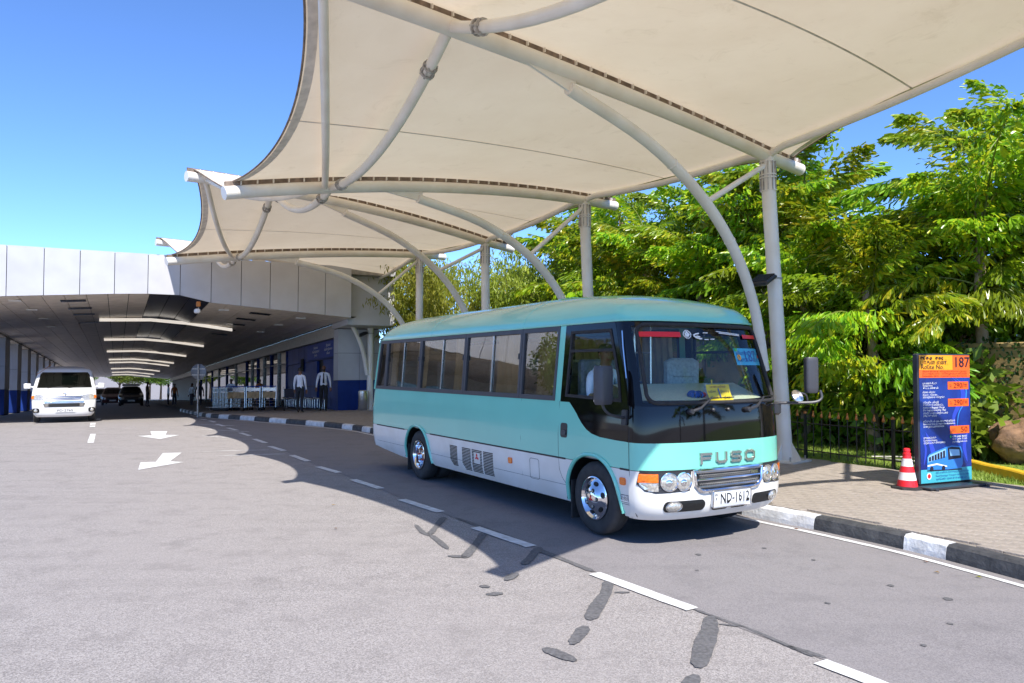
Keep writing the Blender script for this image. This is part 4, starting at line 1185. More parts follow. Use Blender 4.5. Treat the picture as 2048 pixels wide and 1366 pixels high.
# white emblem and strokes at the top of the glass
def wtube(pts, rad, mt, name, parent=None, off=.005):
    return MB().tube([front_pt(p[0], p[1], off) for p in pts], rad, 5).build(name, mt, parent or ws)
for (cx, rr) in ((-.33, .045),):
    wtube([(cx - .055 + .012 * abs(k) ** 2, 2.085 + .022 * k) for k in (-2, -1, 0, 1, 2)], .005, 'sticker_white', 'emblem_arc')
    wtube([(cx + .055 - .012 * abs(k) ** 2, 2.085 + .022 * k) for k in (-2, -1, 0, 1, 2)], .005, 'sticker_white', 'emblem_arc')
    for (a, b, c, d) in ((-.03, 2.07, .0, 2.11), (-.02, 2.06, .02, 2.10), (0, 2.055, .03, 2.09), (-.03, 2.10, .01, 2.06), (-.01, 2.12, .03, 2.075)):
        wtube([(cx + a, b), (cx + c, d)], .007, 'sticker_white', 'emblem_stroke')
wtube([(-.24, 2.075), (-.21, 2.055), (-.16, 2.042), (-.13, 2.045)], .008, 'sticker_white', 'swoosh'); wtube([(-.24, 2.08), (-.21, 2.09), (-.16, 2.098)], .008, 'sticker_white', 'swoosh')
wtube([(-.20, 2.07), (-.15, 2.06)], .007, 'sticker_white', 'swoosh')
for (a, b, z) in ((-.09, -.02, 2.105), (-.09, -.03, 2.035), (.0, .06, 2.04)): wtube([(a, z), (b, z + .002)], .005, 'sticker_white', 'swoosh')
wtube([(.12, 2.125), (.50, 2.10)], .0045, 'sticker_white', 'pinstripe'); wtube([(.16, 2.108), (.50, 2.088)], .0045, 'sticker_white', 'pinstripe')
# blue route sticker inside the glass
st = wpatch(.36, .90, 1.78, 1.96, -.022, 'route_sticker', 'paper_blue', ws)
wtext('187', .64, 1.868, .17, 'ink_blue', off=-.016, parent=st); wtext('AIRPORT', .50, 1.83, .055, 'ink_blue', off=-.016, parent=st); wtext('FORT', .76, 1.83, .055, 'ink_blue', off=-.016, parent=st)
wtext('விமான', .49, 1.905, .05, 'ink_blue', off=-.016, parent=st); wtext('கோட்டை', .79, 1.905, .045, 'ink_blue', off=-.016, parent=st)
wpatch(.365, .42, 1.925, 1.958, -.017, 'sticker_corner', 'ink_green', st, 3)
MB().tube([front_pt(.42 + .022 * math.cos(k), 1.86 + .024 * math.sin(k), -.017) for k in [i * .7 for i in range(9)]], .008, 5, closed=True).build('sticker_seal', 'sign_amber', st)
wpatch(.83, .885, 1.855, 1.885, -.017, 'sticker_seal', 'red_paint', st, 3)
# ---- wipers
for (r0, r1, r2) in ((-.49, -.24, .12), (.30, .58, .86)):
    wp = MB().tube([front_pt(r0, 1.315, .03), front_pt(lerp(r0, r1, .4), 1.345, .05), front_pt(r1 + .02, 1.432, .035)], [.018, .013, .007], 8).build('wiper', 'bus_dark', bus, True)
    MB().tube([front_pt(r0 - .13 + .1, 1.40 + .0 * 1, .03) if False else front_pt(lerp(r1, r2, -.35), 1.415, .02), front_pt(r1 + .02, 1.432, .028), front_pt(r2, 1.44, .02)], .006, 6).build('wiper_blade', 'black_plain', wp)
    MB().lathe([(.03, -.01), (.03, .03), (.022, .045)], 12, Matrix.Translation(front_pt(r0, 1.315, .005)) @ Matrix.Rotation(PI / 2, 4, 'Y')).build('wiper_hub', 'bus_dark', wp, True)
for r in (-.19, .02): MB().lathe([(.02, 0), (.02, .015), (.01, .025)], 10, Matrix.Translation(front_pt(r, 1.325, .0)) @ Matrix.Rotation(PI / 2, 4, 'Y')).build('washer_jet', 'bus_dark', bus)
# drip rail on the driver's pillar
MB().tube([(.42, -.925, 2.12), (.46, -.945, 1.95), (.52, -.965, 1.72), (.545, -.975, 1.64)], .009, 6).build('grab_rail', 'chrome', bus, True)
# ---- bumper, grille, lamps
cb = MB()
rs = [-1 + 2 * i / 48 for i in range(49)]; rs = [math.copysign(1 - (1 - abs(r)) ** 1.8, r) for r in rs]
ZB = [.262, .285, .32, .36, .41, .46, .52, .58, .64, .70, BELT - .006]
m = MB(); V = []
for z in ZB:
    for r in rs: V.append(front_pt(r, z, .012 * math.sin(max(0, min(1, (z - .27) / .45)) * PI)))
n = len(rs); m.add(V, [(j * n + i, j * n + i + 1, (j + 1) * n + i + 1, (j + 1) * n + i) for j in range(len(ZB) - 1) for i in range(n - 1)])
for s_ in (-1, 1): m.grid(lambda u, v: Vector((lerp(.585, sstart(lerp(.272, BELT - .006, v)) , u), s_ * Wd(lerp(.272, BELT - .006, v)), lerp(.272, BELT - .006, v))), 1, 6, flip=s_ > 0)
bumper = m.build('bumper', 'bus_white', bus, True, 60)
def fshape(poly, off, name, mt, parent, th=0.02, smooth=False):
    """closed outline in (y, z) laid on the front, with thickness"""
    dn = []
    for a, b in zip(poly, poly[1:] + poly[:1]):
        c = max(1, int(math.dist(a, b) / .05)); dn += [(lerp(a[0], b[0], k / c), lerp(a[1], b[1], k / c)) for k in range(c)]
    cy = sum(p[0] for p in dn) / len(dn); cz = sum(p[1] for p in dn) / len(dn); n = len(dn)
    m = MB(); V = [front_y(p[0], p[1], off) for p in dn]; V2 = [front_y(lerp(cy, p[0], .5), lerp(cz, p[1], .5), off) for p in dn]
    B_ = [front_y(p[0], p[1], off - th) for p in dn]
    m.add(V + V2 + [front_y(cy, cz, off)] + B_, [(i, (i + 1) % n, n + (i + 1) % n, n + i) for i in range(n)] + [(n + i, n + (i + 1) % n, 2 * n) for i in range(n)] + [(2 * n + 1 + i, 2 * n + 1 + (i + 1) % n, (i + 1) % n, i) for i in range(n)])
    return m.build(name, mt, parent, smooth)
def fdisc(y, z, ry, rz, off, name, mt, parent, dome=0.0, n=24):
    m = MB(); V = []
    for (k, o) in ((1.0, 0), (.8, dome * .6), (.45, dome * .95)):
        for i in range(n):
            a = 2 * PI * i / n; V.append(front_y(y + ry * k * math.cos(a), z + rz * k * math.sin(a), off + o))
    V.append(front_y(y, z, off + dome)); m.add(V, [(j * n + i, j * n + (i + 1) % n, (j + 1) * n + (i + 1) % n, (j + 1) * n + i) for j in range(2) for i in range(n)] + [(2 * n + i, 2 * n + (i + 1) % n, 3 * n) for i in range(n)])
    return m.build(name, mt, parent, True, 80)
def ftube(pts, rad, off, name, mt, parent, closed=False, n=8):
    dn = []
    pr = list(zip(pts, pts[1:] + pts[:1])) if closed else list(zip(pts, pts[1:]))
    for a, b in pr:
        c = max(1, int(math.dist(a, b) / .05)); dn += [(lerp(a[0], b[0], k / c), lerp(a[1], b[1], k / c)) for k in range(c)]
    if not closed: dn.append(pts[-1])
    return MB().tube([front_y(p[0], p[1], off) for p in dn], rad, n, closed=closed).build(name, mt, parent, True)
# head lamp clusters
for sg in (-1, 1):
    P = [(sg * .50, .735), (sg * .975, .735), (sg * .985, .62), (sg * .94, .555), (sg * .86, .535), (sg * .52, .552)]
    if sg > 0: P = P[::-1]
    hl = fshape(P, .016, 'headlamp', 'bus_dark', bus, .03)
    for (y, r) in ((.585, .085), (.735, .085)):
        ftube([(sg * y + r * math.cos(k * PI / 12), .642 + r * math.sin(k * PI / 12)) for k in range(24)], .008, .02, 'lamp_ring', 'chrome', hl, True, 6)
        fdisc(sg * y, .642, r - .004, r - .004, .018, 'lamp_lens', 'lens_clear', hl, .012)
        fdisc(sg * y - .01, .635, .032, .032, .033, 'bulb', 'chrome', hl, .004, 12)
    Q = [(sg * .84, .722), (sg * .975, .722), (sg * .98, .64), (sg * .84, .64)]; Q2 = [(sg * .84, .636), (sg * .975, .636), (sg * .94, .575), (sg * .88, .557), (sg * .84, .556)]
    if sg > 0: Q = Q[::-1]; Q2 = Q2[::-1]
    fshape(Q, .021, 'indicator', 'orange_lens', hl, .01); fshape(Q2, .021, 'side_lamp', 'lens_clear', hl, .01)
# grille: chrome surround, bars, honeycomb
G_ = [(-.47, .738), (.47, .738), (.455, .60), (.41, .55), (.36, .535), (-.36, .535), (-.41, .55), (-.455, .60)]
gr = fshape(G_, .014, 'grille', 'black_plain', bus, .03)
ftube(G_, .02, .022, 'grille_frame', 'chrome', gr, True)
ftube([(-.44, .648), (.44, .648)], .014, .024, 'grille_bar', 'chrome', gr); ftube([(-.46, .722), (.46, .722)], .014, .026, 'grille_bar', 'chrome_dull', gr)
ftube([(-.41, .58), (.41, .58)], .010, .020, 'grille_bar', 'chrome_dull', gr)
m = MB()
for j in range(7):
    z = .575 + j * .021
    if abs(z - .648) < .018: continue
    for i in range(27):
        y = -.40 + i * .031 + (.0155 if j % 2 else 0)
        if abs(y) > .42: continue
        hx = [(y + .0155 * math.cos(k * PI / 3 + PI / 6), z + .0125 * math.sin(k * PI / 3 + PI / 6)) for k in range(6)]
        m.tube([front_y(p[0], p[1], .018) for p in hx], .0018, 4, closed=True)
tag(m.build('honeycomb', 'steel_grey', gr), kind='stuff')
def btext(s, y, z, size, mt, name, off, ext, parent, width=None):
    def fn(co): return front_y(y + co.x, z + co.y, off + co.z)
    return text(name, s, size, mt, parent, None, ext, 'CENTER', width, fn)
btext('Rosa', .34, .684, .052, 'chrome', 'model_badge', .034, .004, gr)
# maker's letters, built as strokes
def letter(ch, y0, z0, w, h, parent):
    t = .026; S = {'F': [[(0, 0), (0, 1)], [(0, 1), (1, 1)], [(0, .52), (.9, .52)]],
         'U': [[(0, 1), (0, .2), (.2, 0), (.8, 0), (1, .2), (1, 1)]],
         'S': [[(1, .95), (.85, 1), (.12, 1), (0, .86), (0, .66), (.12, .53), (.88, .47), (1, .34), (1, .14), (.88, 0), (.12, 0), (0, .05)]],
         'O': [[(.2, 0), (.8, 0), (1, .2), (1, .8), (.8, 1), (.2, 1), (0, .8), (0, .2), (.2, 0)]]}[ch]
    m = MB()
    for st_ in S:
        pts = [(y0 + p[0] * w, z0 + p[1] * h) for p in st_]
        for a, b in zip(pts, pts[1:]):
            dx, dz = b[0] - a[0], b[1] - a[1]; L_ = math.hypot(dx, dz); ux, uz = dx / L_, dz / L_; nx_, nz_ = -uz * t / 2, ux * t / 2
            ex, ez = ux * t / 2, uz * t / 2
            c = [(a[0] - ex + nx_, a[1] - ez + nz_), (a[0] - ex - nx_, a[1] - ez - nz_), (b[0] + ex - nx_, b[1] + ez - nz_), (b[0] + ex + nx_, b[1] + ez + nz_)]
            k_ = rd.uniform(0, .0012)
            V = [front_y(p[0], p[1], .016 + k_) for p in c] + [front_y(p[0], p[1], -.003) for p in c]
            m.add(V, [(0, 1, 2, 3), (0, 4, 5, 1), (1, 5, 6, 2), (2, 6, 7, 3), (3, 7, 4, 0)])
    return m.build('letter', 'chrome_dull', parent)
for k, ch in enumerate('FUSO'): letter(ch, -.37 + k * .205, .808, .125, .085, bus)
# lower openings and fog lamps
for (y0, y1) in ((-.79, -.33), (.33, .79)):
    c = (y0 + y1) / 2
    op = fshape(rrect(y1 - y0, .105, .05, 4, (c, .405)), .013, 'bumper_opening', 'black_plain', bumper, .01)
    fy_ = y0 + .105 if y0 < 0 else y1 - .105
    fdisc(fy_, .405, .075, .042, .016, 'fog_lamp', 'lens_clear', op, .022)
    ftube([(fy_ + .08 * math.cos(k * PI / 10), .405 + .046 * math.sin(k * PI / 10)) for k in range(20)], .006, .018, 'lamp_ring', 'chrome_dull', op, True, 6)
for (y0, y1) in ((-.235, -.02), (.02, .235)): fshape(rrect(y1 - y0, .075, .03, 4, ((y0 + y1) / 2, .375)), .013, 'bumper_opening', 'black_plain', bumper, .01)
# number plate
np_ = fshape(rrect(.52, .155, .012, 3, (0.0, .455)), .05, 'number_plate', 'plate_white', bus, .03)
fr_ = ftube(rrect(.52, .155, .012, 2, (0, .455)), .006, .052, 'plate_frame', 'chrome_dull', np_, True, 6)
btext('ND-1612', .03, .455, .125, 'black_plain', 'plate_letters', .054, 0, np_, .40)
btext('W\nP', -.225, .47, .04, 'black_plain', 'plate_letters', .054, 0, np_)
# ---- seams, door, lamps, vents on the sides
def sline(pts, sg, w, name, mt='groove'):
    m = MB()
    m.tube([side_pt(x, z, sg, -.0005) for (x, z) in pts], w, 5); return m.build(name, mt, bus)
for sg in (-1, 1):
    sline([(-.615, 1.37), (-.617, 1.0), (-.612, .80), (-.60, .62), (-.55, .53), (-.47, .46)], sg, .003, 'door_seam')
    sline([(-1.43, 1.37), (-1.425, .9), (-1.40, .45), (-1.36, .28)], sg, .0022, 'panel_seam')
    sline([(.60, 1.37), (.61, 1.0), (.612, .80), (.62, .60), (.63, .42), (.66, .29)], sg, .004, 'bumper_seam')
    sline([(-6.3, .47), (-5.05, .47)], sg, .002, 'panel_crease'); sline([(-4.05, .455), (-.47, .455)], sg, .002, 'panel_crease'); sline([(.47, .40), (.62, .40)], sg, .002, 'panel_crease')
    # arch lips
    for (cx, a, th) in ((0.0, .47, .02), (-4.55, .49, .018)):
        pts = [(cx + a * 1.0 * (-1 + 2 * k / 40)) for k in range(41)]
        pp = [side_pt(x, max(arch(x) if abs(x - cx) < a - 1e-6 else .30, .30), sg, .006) for x in pts]
        if cx == 0: pp = pp
        MB().tube(pp, .022, 8).build('arch_lip', 'bus_teal' if True else 'bus_white', bus, True)
        # dark wheel well
        mw = MB(); mw.grid(lambda u, v: Vector((cx + a * (-1 + 2 * u), sg * lerp(Wd(.6) - .012, .52, v), max(arch(cx + (a - 1e-4) * (-1 + 2 * u)), .28) - .004)), 30, 2); mw.box((cx, sg * .5, .55), (a * 2.1, .03, .7)); mw.build('wheel_well', 'black_plain', bus)
        # mud flap
        MB().box((cx - a + .055, sg * .85, .31), (.02, .24, .42), bev=.008).build('mud_flap', 'rubber', bus)
    # side marker lamps
    for (x, z) in ((-1.67, .60), (.515, .625)):
        plate([(x + p[0], z + p[1]) for p in rrect(.085, .075, .02, 3)], sg, .014, .02, 'marker_lamp', 'orange_lens', bus)
    # door handle
    hd = plate([(-.505 + p[0] + .02 * p[1], 1.055 + p[1]) for p in rrect(.13, .16, .03, 3)], sg, .003, .01, 'door_handle', 'bus_dark', bus)
    plate([(-.505 + p[0], 1.03 + p[1]) for p in rrect(.095, .05, .018, 3)], sg, .016, .02, 'handle_grip', 'plastic_grey', hd)
    # fuel flap
    ff = [side_pt(-1.12 + p[0], .56 + p[1], sg, .001) for p in rrect(.20, .235, .03, 4)]
    MB().tube(ff, .0025, 4, closed=True).build('fuel_flap', 'groove', bus)
    # louvred vents
    for (x0, x1, z0, z1, nsl, split) in ((-3.40, -3.13, .345, .665, 15, ()), (-3.02, -2.10, .325, .665, 15, (-2.72, -2.40))):
        vt = frame([(x0, z1), (x0 + .02, z0 + .05), (x0 + .12, z0), (x1, z0), (x1, z1)], [(x0 + .008, z1 - .008), (x0 + .028, z0 + .055), (x0 + .125, z0 + .008), (x1 - .008, z0 + .008), (x1 - .008, z1 - .008)], sg, .003, .006, 'vent', 'bus_white', bus)
        for k in range(nsl):
            z = lerp(z1 - .03, z0 + .022, k / (nsl - 1)); xa = x0 + .025 + (max(0, (z0 + .10 - z)) * .95)
            xs_ = [xa] + [s_ for s_ in split] + [x1 - .02]
            for a, b in zip(xs_, xs_[1:]):
                if len(split) and a == split[0] and 2 <= k <= 8:
                    parts = [(a + .02, a + .07), (b - .07, b - .02)]
                else: parts = [(a + (.02 if a != xa else 0), b - (.0 if b == xs_[-1] else .02))]
                for (p, q) in parts:
                    plate([(p, z - .0065), (q, z - .0065), (q, z + .0065), (p, z + .0065)], sg, .0025, .004, 'vent_slot', 'black_plain', vt)
        if split:   # red three-diamond emblem
            def dia(cx, cz, a): 
                ca, sa = math.cos(a), math.sin(a); L_, w_ = .052, .024
                return [(cx, cz), (cx + ca * L_ / 2 - sa * w_ / 1.7, cz + sa * L_ / 2 + ca * w_ / 1.7), (cx + ca * L_, cz + sa * L_), (cx + ca * L_ / 2 + sa * w_ / 1.7, cz + sa * L_ / 2 - ca * w_ / 1.7)]
            for a in (90, 210, 330): plate(dia(-2.56, .545, math.radians(a)), sg, .006, .006, 'emblem', 'red_paint', vt)
# small plate badge ahead of the front wheel
bd = plate([(.535 + p[0], .455 + p[1]) for p in rrect(.15, .075, .01, 2)], -1, .004, .006, 'body_badge', 'groove', bus)
plate([(.535 + p[0], .455 + p[1]) for p in rrect(.138, .064, .008, 2)], -1, .006, .006, 'badge_face', 'plate_white', bd)
def stext(s, x, z, size, mt, name, parent, off):
    def fn(co): return side_pt(x + co.x, z + co.y, -1, off)
    return text(name, s, size, mt, parent, None, 0, 'CENTER', None, fn)
stext('架水', .507, .455, .05, 'black_plain', 'badge_mark', bd, .008); stext('回', .572, .455, .052, 'black_plain', 'badge_mark', bd, .008)
# ---- wheels
tyre_prof = [(.215, -.085), (.25, -.10), (.33, -.105), (.365, -.09), (.380, -.06), (.383, 0), (.380, .06), (.365, .09), (.33, .105), (.25, .10), (.215, .085)]
def wheel(x, y, sg, front):
    w = bpy.data.objects.new('wheel', None); COL.objects.link(w); w.parent = bus; w.location = (x, y, .381); w.rotation_euler = (PI / 2 if sg < 0 else -PI / 2, 0, 0)
    prof = list(tyre_prof)
    m = MB(); m.lathe(prof, 40, cap=False)
    m.build('tyre', 'tyre', w, True, 50)
    for zz in (-.035, 0, .035):
        MB().lathe([(.3835, zz - .003), (.3842, zz), (.3835, zz + .003)], 40, cap=False).build('tread_groove', 'black_plain', w)
    if front:
        m = MB(); m.lathe([(.222, .10), (.226, .108), (.215, .112), (.205, .098), (.195, .085), (.13, .115), (.11, .135), (.06, .15), (.0, .152)], 36, cap=False); m.build('rim', 'chrome', w, True, 60)
        for k in range(6):
            a = k * PI / 3 + .3; c = Vector((.155 * math.cos(a), .155 * math.sin(a), .108))
            Mh = Matrix.Translation(c) @ Matrix.Rotation(a, 4, 'Z') @ Matrix.Rotation(.45, 4, 'Y')
            MB().lathe([(.034, 0), (.034, .004), (.0, .005)], 8, Mh @ Matrix.Diagonal((.7, 1, 1, 1))).build('rim_slot', 'black_plain', w)
        for k in range(5):
            a = k * 2 * PI / 5; c = Vector((.085 * math.cos(a), .085 * math.sin(a), .139))
            MB().lathe([(.024, -.004), (.024, .006), (.0, .007)], 8, Matrix.Translation(c)).build('nut_cover', 'black_plain', w)
            MB().lathe([(.013, 0), (.013, .014), (0, .016)], 6, Matrix.Translation(c)).build('wheel_nut', 'steel_grey', w)
        for a in (90, 210, 330):
            a = math.radians(a); L_, w_ = .036, .012
            c = [(0, 0), (L_ / 2 * math.cos(a) - w_ * math.sin(a), L_ / 2 * math.sin(a) + w_ * math.cos(a)), (L_ * math.cos(a), L_ * math.sin(a)), (L_ / 2 * math.cos(a) + w_ * math.sin(a), L_ / 2 * math.sin(a) - w_ * math.cos(a))]
            MB().prism(c, .150, .1555).build('emblem', 'red_paint', w)
    else:
        m = MB(); m.lathe([(.222, .10), (.226, .107), (.212, .110), (.20, .09), (.19, .0), (.12, -.02), (.10, .03), (.075, .05), (.0, .052)], 36, cap=False); m.build('rim', 'chrome', w, True, 50)
        for k in range(6):
            a = k * PI / 3 + .2; c = Vector((.153 * math.cos(a), .153 * math.sin(a), -.008))
            MB().lathe([(.03, 0), (.03, .006), (.0, .007)], 8, Matrix.Translation(c)).build('rim_slot', 'black_plain', w)
        for k in range(6):
            a = k * PI / 3; c = Vector((.092 * math.cos(a), .092 * math.sin(a), .04)); MB().lathe([(.014, 0), (.014, .03), (0, .032)], 6, Matrix.Translation(c)).build('wheel_nut', 'red_paint' if k % 2 else 'copper', w)
    return w
for sg in (-1, 1):
    wheel(0, sg * .865, sg, True); wheel(-4.55, sg * .865, sg, False)
    w = MB().lathe(tyre_prof, 32, Matrix.Translation((-4.55, sg * .62, .381)) @ Matrix.Rotation(PI / 2, 4, 'X'), cap=False).build('inner_tyre', 'tyre', bus, True)
# ---- underside and interior
MB().box((-2.9, 0, .42), (7.0, 1.5, .24)).build('chassis', 'black_plain', bus)
MB().box((-2.75, 0, .80), (6.9, 1.86, .04)).build('floor', 'seat_grey', bus)
m = MB(); m.grid(lambda u, v: Vector((lerp(-6.2, .2, u), lerp(-.86, .86, v), 2.24 + .16 * math.sin(PI * v))), 4, 8); m.build('ceiling_lining', 'interior', bus, True)
m = MB()
for sg in (-1, 1): m.grid(lambda u, v: Vector((lerp(-6.3, .55, u), sg * (Wd(lerp(.8, 1.37, v)) - .03), lerp(.8, 1.37, v))), 2, 2)
m.build('side_lining', 'interior', bus)
def seat(x, y, cloth, w=.46, headcover=True):
    s_ = MB().box((x, y, 1.12), (.46, w, .14), bev=.04).build('seat', cloth, bus)
    MB().box((x - .24, y, 1.47), (.11, w, .74), M=Matrix.Translation((0, 0, 0)), bev=.05).build('backrest', cloth, s_)
    if headcover: MB().box((x - .235, y, 1.74), (.135, w * .82, .24), bev=.05).build('head_cover', 'seat_cloth', s_)
    return s_
for k in range(6):
    for y in (-.62, .40, .72): seat(-1.35 - k * .82, y, 'seat_grey', .40 if y > 0 else .50)
seat(-.36, -.47, 'seat_grey', .5, False); seat(-.02, .52, 'seat_cloth', .5)
# curtains behind the panes
def curtain(x0, x1, sg, mt='curtain'):
    m = MB()
    def fn(u, v):
        x = lerp(x0, x1, u) ; z = lerp(1.40, 2.17, v); return Vector((x, sg * (Wd(z) - .065 - .018 * math.sin(u * (x1 - x0) * 55) - .008 * math.sin(u * 31 + v * 3)), z))
    m.grid(fn, 60, 6); return m.build('curtain', mt, bus, True)
for (a, b_, s_) in ((-1.22, -.76, -1), (-2.2, -1.56, -1), (-3.45, -3.04, -1), (-4.8, -4.4, -1), (-5.9, -5.6, -1), (-1.45, -.8, 1), (-2.9, -1.6, 1), (-4.5, -3.05, 1), (-6.3, -4.6, 1)): curtain(a, b_, s_)
# dashboard with cream cover, wheel and bits
m = MB(); m.grid(lambda u, v: Vector((lerp(.16, .86 - .25 * abs(lerp(-1, 1, v)) ** 2.4, u), lerp(-.88, .88, v), 1.59 - .17 * u - (.3 * max(0, .06 - u) / .06))), 10, 24); dash = m.build('dashboard', 'dash_cream', bus, True)
MB().box((.35, 0, 1.12), (.25, 1.7, .4), bev=.05).build('dash_body', 'bus_dark', bus)
stw = MB().tube([Vector((.06, -.47, 1.42)) + Vector((.09 * math.cos(k * PI / 14) * 1.2, .21 * math.sin(k * PI / 14), .17 * math.cos(k * PI / 14))) for k in range(28)], .016, 8, closed=True).build('steering_wheel', 'bus_dark', bus, True)
MB().tube([(.06, -.47, 1.42), (.28, -.47, 1.15)], .03, 8).build('steering_column', 'bus_dark', bus)
MB().tube([(.06, -.67, 1.42), (.06, -.27, 1.42)], .014, 6).build('wheel_spoke', 'bus_dark', stw)
for (y, z0, z1) in ((-.12, .9, 2.2), (.12, .9, 2.25)): MB().tube([(-.35, y, z0), (-.35, y, z1)], .016, 8).build('handrail', 'steel_bright', bus)
MB().tube([(-.35, -.12, 1.92), (-.35, .12, 1.92)], .010, 8).build('handrail', 'steel_bright', bus)
MB().tube([front_pt(.0, 2.14, -.05), front_pt(.01, 2.08, -.09), front_pt(-.02, 2.02, -.10)], .009, 6).build('mirror_stem', 'bus_dark', bus)
# things on the dashboard
ypap = thing('dashboard_notice', 'yellow printed notice with a big figure one on the minibus dashboard', 'notice', (0, 0, 0)); ypap.location = bus.location; ypap.rotation_euler = bus.rotation_euler
def ypt(y, k, o=0):  # leaning sheet behind the glass
    z = 1.42 + .165 * k; return front_y(y - .02 * k, z, -.035 - .012 * math.sin(k * PI) + o)
m = MB(); m.grid(lambda u, v: ypt(lerp(-.16, .17, u), v), 8, 6); m.build('sheet', 'paper_yellow', ypap)
def yt(s, y, k, size, mt):
    def fn(co): return ypt(y + co.x, k + co.y / .155, .004)
    return text('print', s, size, mt, ypap, None, 0, 'CENTER', None, fn)
yt('1', .0, .42, .14, 'ink_blue'); yt('பயண வரிசை', .0, .86, .03, 'ink_maroon'); yt('வரிசை', -.09, .58, .028, 'ink_dark'); yt('இலக்கம்', .09, .58, .028, 'ink_dark'); yt('சேவை', -.09, .2, .032, 'ink_dark'); yt('நேரம்', .09, .2, .032, 'ink_dark')
fig = thing('dashboard_figurine', 'small pale seated figurine on the minibus dashboard', 'figurine'); fig.location = bus.location + Vector((0, 0, 0)); fig.rotation_euler = bus.rotation_euler
MB().lathe([(.03, 1.40), (.045, 1.42), (.03, 1.46), (.034, 1.50), (.014, 1.53), (.02, 1.56), (.0, 1.585)], 12, Matrix.Translation((.70, -.05, 0))).build('figure', 'seat_cloth', fig, True)
MB().tube([(.70, .04, 1.40), (.70, .03, 1.62)], .008, 6).build('flower_stem', 'paper_yellow', fig)
cl = thing('dashboard_cloth', 'crumpled blue and pink cloth on the minibus dashboard', 'cloth'); cl.location = bus.location; cl.rotation_euler = bus.rotation_euler
for (x, y, mt, r) in ((.74, -.20, 'ink_blue', .05), (.72, -.27, 'ink_blue', .055), (.75, -.14, 'red_paint', .03), (.70, -.17, 'cone_white', .04)):
    m = MB(); m.grid(lambda u, v: Vector((x + r * math.cos(u * 2 * PI) * math.sin(v * PI) * (1 + .3 * math.sin(u * 17)), y + r * math.sin(u * 2 * PI) * math.sin(v * PI), 1.47 + r * .7 * math.cos(v * PI) * (1 + .25 * math.sin(u * 23)))), 14, 8); m.build('fold', mt, cl, True)
# ---- mirrors
def headbox(c, d, parent, name, mt, rz=0, tilt=0):
    M_ = Matrix.Translation(c) @ Matrix.Rotation(rz, 4, 'Z') @ Matrix.Rotation(tilt, 4, 'Y')
    m = MB(); V = []
    lay = [(-.5, .55), (-.46, .82), (-.35, 1), (.38, 1), (.47, .9), (.5, .7)]
    for (z, k) in lay:
        for (p) in rrect(d[0] * (.5 + .5 * k), d[1] * (.75 + .25 * k), min(d[0], d[1]) * .35, 4): V.append(M_ @ Vector((p[0], p[1], z * d[2])))
    n = len(rrect(1, 1, .1, 4)); m.add(V, [(j * n + i, j * n + (i + 1) % n, (j + 1) * n + (i + 1) % n, (j + 1) * n + i) for j in range(len(lay) - 1) for i in range(n)] + [tuple(range(n))[::-1], tuple((len(lay) - 1) * n + i for i in range(n))])
    return m.build(name, mt, parent, True, 50)
mr = headbox((.50, -1.23, 1.575), (.12, .22, .38), bus, 'door_mirror', 'plastic_grey', math.radians(18))
MB().box((.455, -1.24, 1.575), (.02, .18, .32), math.radians(18)).build('mirror_glass', 'chrome', mr)
MB().tube(catmull([(.50, -1.24, 1.40), (.505, -1.225, 1.345), (.52, -1.17, 1.29), (.54, -1.08, 1.262), (.545, -1.01, 1.255)], 5), .015, 8).build('mirror_arm', 'bus_dark', mr, True)
plate([(.545 + p[0], 1.255 + p[1]) for p in rrect(.075, .15, .015, 3)], -1, .02, .03, 'mirror_bracket', 'bus_dark', mr)
ml = headbox((.98, 1.25, 1.665), (.10, .145, .39), bus, 'kerb_mirror', 'plastic_grey', math.radians(-25))
MB().tube(catmull([(.70, .93, 1.345), (.80, 1.0, 1.36), (.93, 1.14, 1.365), (1.02, 1.27, 1.375), (1.05, 1.33, 1.42), (1.03, 1.33, 1.50)], 5), .015, 8).build('mirror_arm', 'plastic_grey', ml, True)
MB().box((.72, .97, 1.30), (.12, .10, .14), bev=.02).build('mirror_bracket', 'bus_dark', ml)
MB().tube(catmull([(.97, 1.20, 1.37), (.98, 1.16, 1.45), (.97, 1.09, 1.47), (.96, 1.06, 1.45)], 4), .010, 8).build('mirror_arm', 'plastic_grey', ml, True)
MB().lathe([(.0, -.012), (.05, -.008), (.06, 0), (.05, .012), (0, .02)], 16, Matrix.Translation((.965, 1.04, 1.44)) @ Matrix.Rotation(math.radians(55), 4, 'Y') @ Matrix.Rotation(math.radians(30), 4, 'X') @ Matrix.Diagonal((1.3, 1, 1, 1)), cap=False).build('round_mirror', 'chrome_dull', ml, True)
# rear bumper end
MB().box((-6.60, -.80, .56), (.1, .3, .1), bev=.03).build('rear_bumper', 'bus_white', bus)

